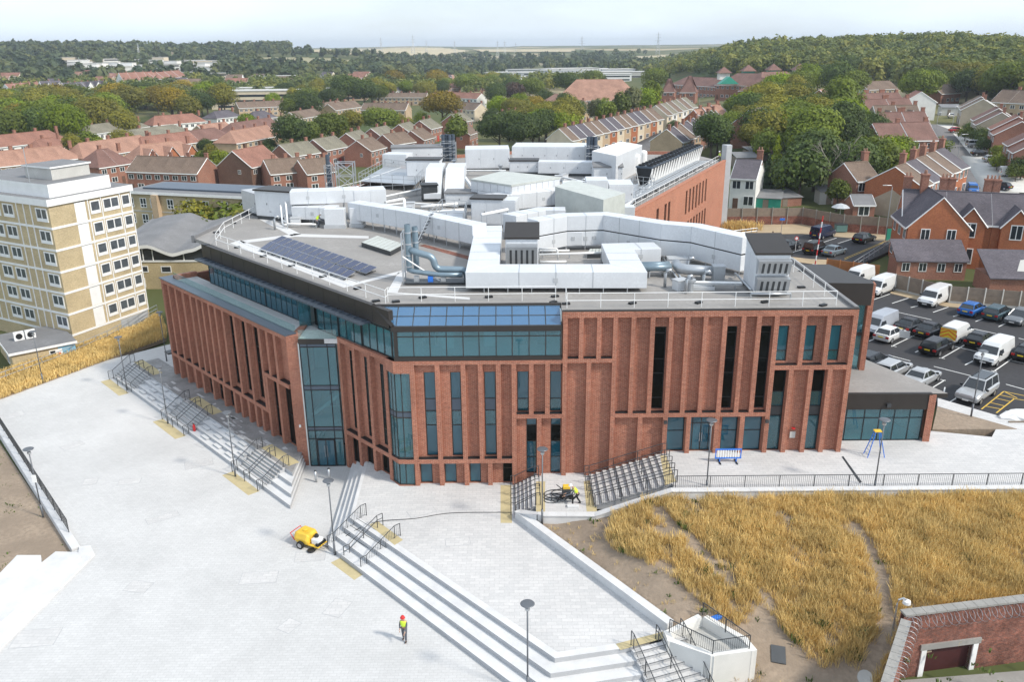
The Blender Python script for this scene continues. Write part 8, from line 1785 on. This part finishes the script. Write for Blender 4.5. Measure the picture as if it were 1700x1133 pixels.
hose([(*pix(548, 908, 0)[:2], .03), (*pix(562, 905, 0)[:2], .03), (*pix(580, 890, .6)[:2], .75), (*pix(625, 868, 1.2)[:2], 1.24), (*pix(690, 862, 1.2)[:2], 1.23), (*pix(750, 853, 1.2)[:2], 1.23), (*pix(850, 852, 1.2)[:2], 1.23)], 'black hose running from the yellow washer across the terrace')
for i in range(7):
    c = pix(915 + i * 4, 832 - (i % 3) * 5, ZL); n = 16; r_ = .35 + .12 * (i % 3)
    hose([(c.x + r_ * 1.4 * math.cos(k / n * 6.283 * 1.02), c.y + r_ * math.sin(k / n * 6.283 * 1.02), ZL + .03 + .02 * i) for k in range(n + 1)], 'grey hose coil heaped on the landing beside the worker', .03, 'steel_d')['group'] = 'hose coils on the landing'
p = pix(940, 826, ZL); t = thing('cutting_machine', 'small yellow topped machine beside the worker on the landing', 'machine', tuple(p)); MB().box(p.x - .3, p.x + .3, p.y - .25, p.y + .25, p.z + .2, p.z + .7).build('engine', X['steel_d'], t, bevel=.04); MB().box(p.x - .25, p.x + .25, p.y - .2, p.y + .2, p.z + .702, p.z + .95).build('cover', X['yellow'], t, bevel=.05); m = MB(); m.tube([(p.x - .25, p.y, p.z + .6), (p.x - .7, p.y, p.z + 1.0)], .03, 6); m.build('handle', X['black'], t)
for s_ in (-.3, .3): inst('wheel', TYM, t, (s_, -.28, .2), 0, (.6, .6, .6))
p = pix(950, 843, ZL); tag(MB().box(p.x - .35, p.x + .45, p.y - .1, p.y + .25, ZL, ZL + .14).build('paving_slab', X['granite'], bevel=.02), 'loose pale slab lying at the worker feet', 'slab')
# ---------------- barrier, ladder, extinguisher, bollards
p = pix(1208, 768, ZB); t = thing('barrier', 'blue plastic pedestrian barrier with white boards outside the entrance', 'barrier', tuple(p)); w_ = .95
for z in (.3, .98): MB().box(p.x - w_, p.x + w_, p.y - .03, p.y + .03, p.z + z, p.z + z + .1).build('rail', X['blue'], t)
for i in range(11): x = p.x - w_ + .05 + (2 * w_ - .1) * i / 10; MB().box(x - .035, x + .035, p.y - .025, p.y + .025, p.z + .4, p.z + .98).build('bar', X['white'] if 0 < i < 10 else X['blue'], t)
for s_ in (-.6, .6): MB().box(p.x + s_ - .05, p.x + s_ + .05, p.y - .4, p.y + .4, p.z, p.z + .06).build('foot', X['black'], t); MB().box(p.x + s_ - .04, p.x + s_ + .04, p.y - .02, p.y + .02, p.z + .06, p.z + .3).build('stem', X['blue'], t)
p = pix(1451, 757, ZB); t = thing('stepladder', 'blue fibreglass stepladder with yellow top outside the glazed annex', 'stepladder', tuple(p)); H_ = 1.95
for sx in (-1, 1):
    for sy in (-1, 1): m = MB(); m.tube([(p.x + sx * .62, p.y + sy * .35, p.z), (p.x + sx * .16, p.y + sy * .12, p.z + H_)], .035, 5); m.build('stile', X['blue'], t)
for i in range(6): f_ = (i + .7) / 6.5; m = MB(); x = .62 - .46 * f_; yy = .35 - .23 * f_; m.tube([(p.x - x, p.y - yy, p.z + H_ * f_), (p.x - x, p.y + yy, p.z + H_ * f_)], .025, 5); m.build('tread', X['galv'], t)
MB().box(p.x - .25, p.x + .25, p.y - .18, p.y + .18, p.z + H_, p.z + H_ + .09).build('top_cap', X['yellow'], t)
p = pix(323, 716, .3); t = thing('fire_extinguisher', 'red fire extinguisher left on the seating steps', 'extinguisher', tuple(p)); MB().lathe([(.11, 0), (.12, .05), (.12, .5), (.05, .62), (.05, .68)], tuple(p), 12).build('cylinder', X['red'], t, smooth=True); MB().box(p.x - .1, p.x + .06, p.y - .02, p.y + .02, p.z + .68, p.z + .74).build('valve', X['black'], t)
for i, q in enumerate(((525, 801), (547, 797))): p = pix(*q, 0); t = thing('bollard', ['left', 'right'][i] + ' stainless steel bollard outside the glass entrance', 'bollard', tuple(p)); MB().lathe([(.09, 0), (.09, .95)], tuple(p), 12).build('post', X['galv'], t, smooth=True); MB().lathe([(.095, .95), (.095, 1.0), (.06, 1.03)], tuple(p), 12).build('cap', X['steel_d'], t)
# striped barrier pole, skip bins, round sign, gate
a, b = pix(1352, 452, ZP), None; t = thing('barrier_pole', 'raised red and white striped barrier pole beside the upper car park', 'barrier', tuple(a))
for i in range(10): z0, z1 = i * .75, (i + 1) * .75; m = MB(); m.tube([(a.x + z0 * .05, a.y + .2, a.z + z0), (a.x + z1 * .05, a.y + .2, a.z + z1)], .08, 8); m.build('stripe', X['red'] if i % 2 else X['white'], t)
MB().box(a.x - .3, a.x + .25, a.y - .1, a.y + .35, a.z, a.z + 1.05).build('cabinet', X['galv'], t)
p = pix(1395, 386, ZP); t = thing('bin', 'grey green wheeled container by the boundary wall', 'bin', tuple(p)); MB().box(p.x - .9, p.x + .9, p.y - .5, p.y + .5, p.z + .15, p.z + 1.3).build('tub', M_plain('bin_green', (.10, .2, .19), .6), t, bevel=.05); MB().box(p.x - .95, p.x + .95, p.y - .55, p.y + .55, p.z + 1.302, p.z + 1.42).build('lid', X['steel_d'], t)
p = pix(1478, 400, ZP); t = thing('gate', 'green metal gate panel between ramp and Victorian house', 'gate', tuple(p)); MB().box(p.x - .7, p.x + .7, p.y - .04, p.y + .04, p.z + .1, p.z + 1.9).build('panel', X['teal'], t)
for s_ in (-.75, .75): MB().box(p.x + s_ - .05, p.x + s_ + .05, p.y - .05, p.y + .05, p.z, p.z + 2.1).build('post', X['steel_d'], t)
p = pix(1320, 418, ZP); t = thing('road_sign', 'round red rimmed road sign on a white pole by the black hatchback', 'road sign', tuple(p)); MB().tube([(p.x, p.y, p.z), (p.x, p.y, p.z + 2.2)], .035, 6).build('pole', X['white'], t); m = MB(); m.tube([(p.x, p.y - .04, p.z + 2.0), (p.x, p.y - .06, p.z + 2.0)], .3, 16); m.build('rim', X['red'], t); m = MB(); m.tube([(p.x, p.y - .06, p.z + 2.0), (p.x, p.y - .075, p.z + 2.0)], .2, 16); m.build('face', X['white'], t)
p = pix(1296, 392, ZP); t = thing('road_sign', 'small blue sign board on a pole in the gravel verge', 'road sign', tuple(p)); MB().tube([(p.x, p.y, p.z), (p.x, p.y, p.z + 2.9)], .04, 6).build('pole', X['galv'], t); MB().box(p.x - .4, p.x + .4, p.y - .06, p.y - .03, p.z + 2.5, p.z + 2.85).build('board', X['blue'], t)
p = pix(1408, 372, ZP); t = thing('parasol', 'open pale grey garden parasol beyond the boundary wall', 'parasol', tuple(p)); m = MB(); m.lathe([(1.6, 2.1), (.9, 2.55), (.05, 2.8)], (p.x, p.y + 4, p.z), 8); m.build('canopy', X['greyb'] if 'greyb' in X else X['cladd'], t); MB().tube([(p.x, p.y + 4, p.z), (p.x, p.y + 4, p.z + 2.2)], .04, 6).build('pole', X['white'], t)
p = pix(1692, 694, ZB); t = thing('sheeted_heap', 'heap of materials under white plastic sheeting by the footpath', 'heap'); rg = np.random.default_rng(5)
t.location = p; WM[t] = Matrix.Translation(p); m = MB(); rings = []
for i in range(7):
    f_ = i / 6; rings.append([(p.x - 1.6 + 3.2 * f_, p.y + .8 * math.cos(a_) * math.sin(math.pi * (.1 + .8 * f_)) * rg.uniform(.7, 1.1), p.z + max(0, .75 * math.sin(a_) * math.sin(math.pi * (.1 + .8 * f_)) * rg.uniform(.6, 1.2))) for a_ in np.linspace(0, math.pi, 9)])
m.loft(rings, closed=False); m.build('sheeting', X['white'], t)
m = MB(); b = pix(1693, 702, ZB); m.box(b.x - .9, b.x + .9, b.y - .06, b.y + .06, b.z + .02, b.z + .12); tag(m.build('timber_batten', X['wood']), 'loose timber batten lying in front of the white sheeting', 'timber')
# debris by the white walled box
for i, (q, s_, mt, lab) in enumerate((((1162, 1020), (.7, .45, .08), 'wood', 'brown board lying by the end of the low wall'), ((1180, 1030), (.8, .3, .18), 'blue', 'blue plastic bag dropped by the end of the low wall'))):
    b = pix(*q, 1.3); b = pix(*q, bedz(b.x, b.y)); z = bedz(b.x, b.y); tag(MB().obox((b.x + .3, b.y + .2, z + s_[2] / 2 + .03), s_, .5).build(['board', 'bag'][i], X[mt], bevel=.03), lab, ['board', 'bag'][i])
# pylons on the skyline
for i, (x, y, h) in enumerate(((633, 84, 26), (686, 84, 34), (708, 84, 26), (755, 84, 28), (826, 84, 30), (838, 84, 30), (856, 85, 26), (966, 84, 34), (1092, 84, 38), (232, 98, 26), (135, 122, 26))):
    a = gp(x, y); k = min(1., 1800 / max(a.length, 1)); a = Vector((a.x * k, a.y * k, 0)); a.z = terr(a.x, a.y); t = thing('pylon', 'distant lattice electricity pylon on the skyline', 'pylon', tuple(a), 0, 'pylons on the far skyline'); h = h * a.length / 1390 * .85
    m = MB(); b_ = h * .1
    for sx, sy in ((-1, -1), (1, -1), (1, 1), (-1, 1)): m.tube([(a.x + sx * b_, a.y + sy * b_, a.z - 2), (a.x + sx * b_ * .25, a.y + sy * b_ * .25, a.z + h * .6), (a.x, a.y, a.z + h)], h * .006, 4)
    for k in range(6): z = h * k / 8; w0 = b_ * (1 - k / 8); m.tube([(a.x - w0, a.y - w0, a.z + z), (a.x + w0 * .85, a.y - w0 * .85, a.z + z + h / 8)], h * .004, 4); m.tube([(a.x + w0, a.y - w0, a.z + z), (a.x - w0 * .85, a.y - w0 * .85, a.z + z + h / 8)], h * .004, 4)
    m.build('lattice', X['galv'], t)
    for z, w0 in ((.62, .16), (.75, .13), (.88, .1)): m = MB(); m.tube([(a.x - h * w0, a.y, a.z + h * z), (a.x + h * w0, a.y, a.z + h * z)], h * .006, 4); m.build('cross_arm', X['galv'], t)
# ---------------- golden grass
def M_grass(name, c):
    m, t, b = newmat(name); f = noise(t, .45, 4, 'Object', .6, .35, .65); g = noise(t, 9, 2, 'Object'); col = mixc(t, f, sh(c, .7), (c[0] * 1.25, c[1] * 1.2, c[2] * 1.1)); col = mixc(t, g, col, sh(c, 1.05)); t.links.new(col, b.inputs['Base Color']); b.inputs['Roughness'].default_value = .8; b.inputs['Specular IOR Level'].default_value = .15; return m
GG = M_grass('golden_grass', (.66, .49, .205)); GR = M_grass('green_weeds', (.10, .15, .04))
def tufts(name, label, pts, hts, mat, nb=6, wid=.022, spread=.16, seed=2):
    rg = np.random.default_rng(seed); P = np.repeat(np.array(pts), nb, 0); Hh = np.repeat(np.array(hts), nb) * (.55 + .6 * rg.random(len(P))); n = len(P)
    a = rg.random(n) * 6.283; d = np.stack([np.cos(a), np.sin(a), 0 * a], 1); base = P + d * (spread * rg.random(n))[:, None]; ln = d * (Hh * (.1 + .35 * rg.random(n)))[:, None]; s_ = np.stack([-np.sin(a), np.cos(a), 0 * a], 1) * (wid * (.7 + .8 * rg.random(n)))[:, None]
    rot = rg.random(n) * 6.283; s_ = np.stack([np.cos(rot), np.sin(rot), 0 * rot], 1) * np.linalg.norm(s_, axis=1)[:, None]; up = np.array([0, 0, 1.]) * Hh[:, None]; mid = base + ln * .4 + up * .6; top = base + ln + up
    V = np.stack([base - s_ * .5, base + s_ * .5, mid + s_, mid - s_, top + s_ * .5, top - s_ * .5], 1).reshape(-1, 3); i = np.arange(n) * 6; Fq = np.vstack([np.stack([i, i + 1, i + 2, i + 3], 1), np.stack([i + 3, i + 2, i + 4, i + 5], 1)])
    o = link(bpy.data.objects.new(name, mesh_np(name, V, Fq, mat))); tag(o, label, 'grass', kind='stuff')
gr = random.Random(9)
def bedpx(x, y):
    b = pix(x, y, 2)
    for _ in range(6): b = pix(x, y, bedz(b.x, b.y))
    return b
def wob(x, y): return math.sin(x * 1.3 + 2 * math.sin(y * .7)) * math.sin(y * 1.1 + 1.7 * math.sin(x * .6)) * .5 + .35 * math.sin(x * 3.1 + y * 2.3) * math.sin(y * 2.9 - x) + .2 * math.sin(x * 7 + y * 5)
def near(x, y, path, w):
    for (ax, ay), (bx, by) in zip(path[:-1], path[1:]):
        L = (bx - ax) ** 2 + (by - ay) ** 2; t_ = max(0, min(1, ((x - ax) * (bx - ax) + (y - ay) * (by - ay)) / L)); q = math.hypot(x - ax - t_ * (bx - ax), y - ay - t_ * (by - ay))
        if q < w: return True
    return False
path1 = [tuple(bedpx(*q)[:2]) for q in ((1418, 872), (1440, 905), (1462, 950), (1468, 1000), (1470, 1060), (1440, 1110))]; path2 = [tuple(bedpx(*q)[:2]) for q in ((1085, 845), (1130, 885), (1165, 920), (1215, 975))]; path3 = [tuple(bedpx(*q)[:2]) for q in ((1260, 1050), (1300, 1080), (1330, 1130), (1420, 1140))]
solid = [tuple(bedpx(*q)[:2]) for q in ((1010, 862), (1130, 832), (1300, 815), (1760, 820), (1760, 1000), (1500, 1020), (1470, 1140), (1340, 1140), (1330, 1070), (1180, 1020), (1130, 970), (1060, 930), (1005, 905))]
pts, hts, gp_, gh = [], [], [], []
while len(pts) < 24000:
    x, y = gr.uniform(2, 46), gr.uniform(25, 49.4)
    if not inpoly(x, y, solid) or near(x, y, path1, .3 + abs(gr.gauss(0, .25)) + .2 * wob(x, y)) or near(x, y, path2, .2 + abs(gr.gauss(0, .3)) + .3 * wob(x * 1.3, y)) or near(x, y, path3, .9 + abs(gr.gauss(0, .5)) + .5 * wob(x, y)): continue
    v = wob(x * .8, y * .8)
    if v < -.42 + gr.gauss(0, .3) or (x < 18 and v < -.15 + gr.gauss(0, .35)): continue
    if (v > .42 and gr.random() < .22): gp_.append((x, y, bedz(x, y))); gh.append(gr.uniform(.25, .5)); continue
    pts.append((x, y, bedz(x, y) - .03)); hts.append(gr.uniform(.3, .8) * (1 + .4 * v))
for _ in range(9000):
    x, y = gr.uniform(2, 40), gr.uniform(26, 49.4)
    if inpoly(x, y, bedP) and not inpoly(x, y, YARD) and not inpoly(x, y, PLN) and not inpoly(x, y, solid) and gr.random() < .10 + .35 * wob(x, y): pts.append((x, y, bedz(x, y) - .03)); hts.append(gr.uniform(.12, .4))
tufts('golden_grass', 'tall dry golden grass covering the planting bed', pts, hts, GG, 8, .0105, .15)
for _ in range(1300):
    x, y = gr.uniform(2, 46), gr.uniform(28, 49.3)
    if inpoly(x, y, bedP) and gr.random() < (.9 if y > 48.4 else .25): gp_.append((x, y, bedz(x, y))); gh.append(gr.uniform(.12, .3))
tufts('green_weeds', 'patches of low green weeds among the golden grass', gp_, gh, GR, 9, .035, .22, 3)
sp = [tuple(pix(x, y, 0)[:2]) for x, y in ((-40, 690), (0, 664), (275, 563), (276, 548), (262, 522), (240, 540), (0, 622), (-40, 636))]
sheet('grass_strip', sp, .05, X['soil'], .4); pts, hts = [], []; x0, x1 = min(p[0] for p in sp), max(p[0] for p in sp); y0, y1 = min(p[1] for p in sp), max(p[1] for p in sp)
while len(pts) < 5200:
    x, y = gr.uniform(x0, x1), gr.uniform(y0, y1)
    if inpoly(x, y, sp): pts.append((x, y, .04)); hts.append(gr.uniform(.35, .65))
tufts('golden_grass_strip', 'strip of dry golden grass between the plaza and the tower', pts, hts, GG, 6, .03, .2, 4)
c = pix(1228, 386, ZP); tufts('golden_grass_clump', 'clump of tall golden grass in the gravel by the brick wing', [(c.x + gr.gauss(0, 1.4), c.y + 1.5 + gr.gauss(0, .5), ZP) for _ in range(420)], [gr.uniform(.9, 1.6) for _ in range(420)], GG, 6, .04, .25, 6)
pts = [(gr.uniform(-50, -30), gr.uniform(40, 75)) for _ in range(700)]; pts = [(x, y, -.3 - .012 * max(0, -30 - x)) for x, y in pts if wob(x * .5, y * .5) > .1]; tufts('sparse_weeds', 'sparse weeds on the bare soil bank', pts, [gr.uniform(.05, .16) for _ in pts], GR, 7, .03, .3, 8)
railing([(*pix(-20, 645, 0)[:2], 0), (*pix(100, 600, 0)[:2], 0), (*pix(180, 565, 0)[:2], 0), (*pix(262, 520, 0)[:2], 0)], 'galvanised railing behind the golden grass strip by the tower', 1.1, 2., 0, mat='galv', rails=(1., .55, .2), r=.03)
# ---------------- pale stubble fields on the far hills
FM = M_plain('stubble', (.46, .39, .25), .95, var=.2, scale=.01); FM2 = M_plain('dry_pasture', (.30, .27, .15), .95, var=.25, scale=.01)
for i, q in enumerate(FIELDS):
    x0, x1 = min(p[0] for p in q), max(p[0] for p in q); y0, y1 = min(p[1] for p in q), max(p[1] for p in q); V, Fq, idx = [], [], {}
    nx, ny = int((x1 - x0) / 6) + 1, 14
    for a_ in range(nx + 1):
        for b_ in range(ny + 1):
            x, y = x0 + (x1 - x0) * a_ / nx, y0 + (y1 - y0) * b_ / ny
            if inpoly(x, y, q): p = gp(x, y); idx[a_, b_] = len(V); V.append((p.x, p.y, p.z + 1.2))
    for (a_, b_) in list(idx):
        k4 = [(a_, b_), (a_ + 1, b_), (a_ + 1, b_ + 1), (a_, b_ + 1)]
        if all(k in idx for k in k4): Fq.append([idx[k] for k in k4])
    if Fq: tag(link(bpy.data.objects.new('field', mesh_np('field', V, Fq, FM if i != 1 else FM2))), kind='structure')
# ---------------- air
m = MB(); m.box(-7500, 7500, -300, 9300, -6, 110); hz_ = m.build('haze', X['white']); hz_['kind'] = 'stuff'
hm, ht, hb = newmat('haze_air'); ht.nodes.remove(hb); pv = _n(ht, 'ShaderNodeVolumePrincipled'); pv.inputs['Color'].default_value = (.80, .89, 1, 1); pv.inputs['Density'].default_value = .00014; pv.inputs['Anisotropy'].default_value = .2
ht.links.new(pv.outputs[0], ht.nodes['Material Output'].inputs['Volume']); hz_.data.materials.clear(); hz_.data.materials.append(hm)
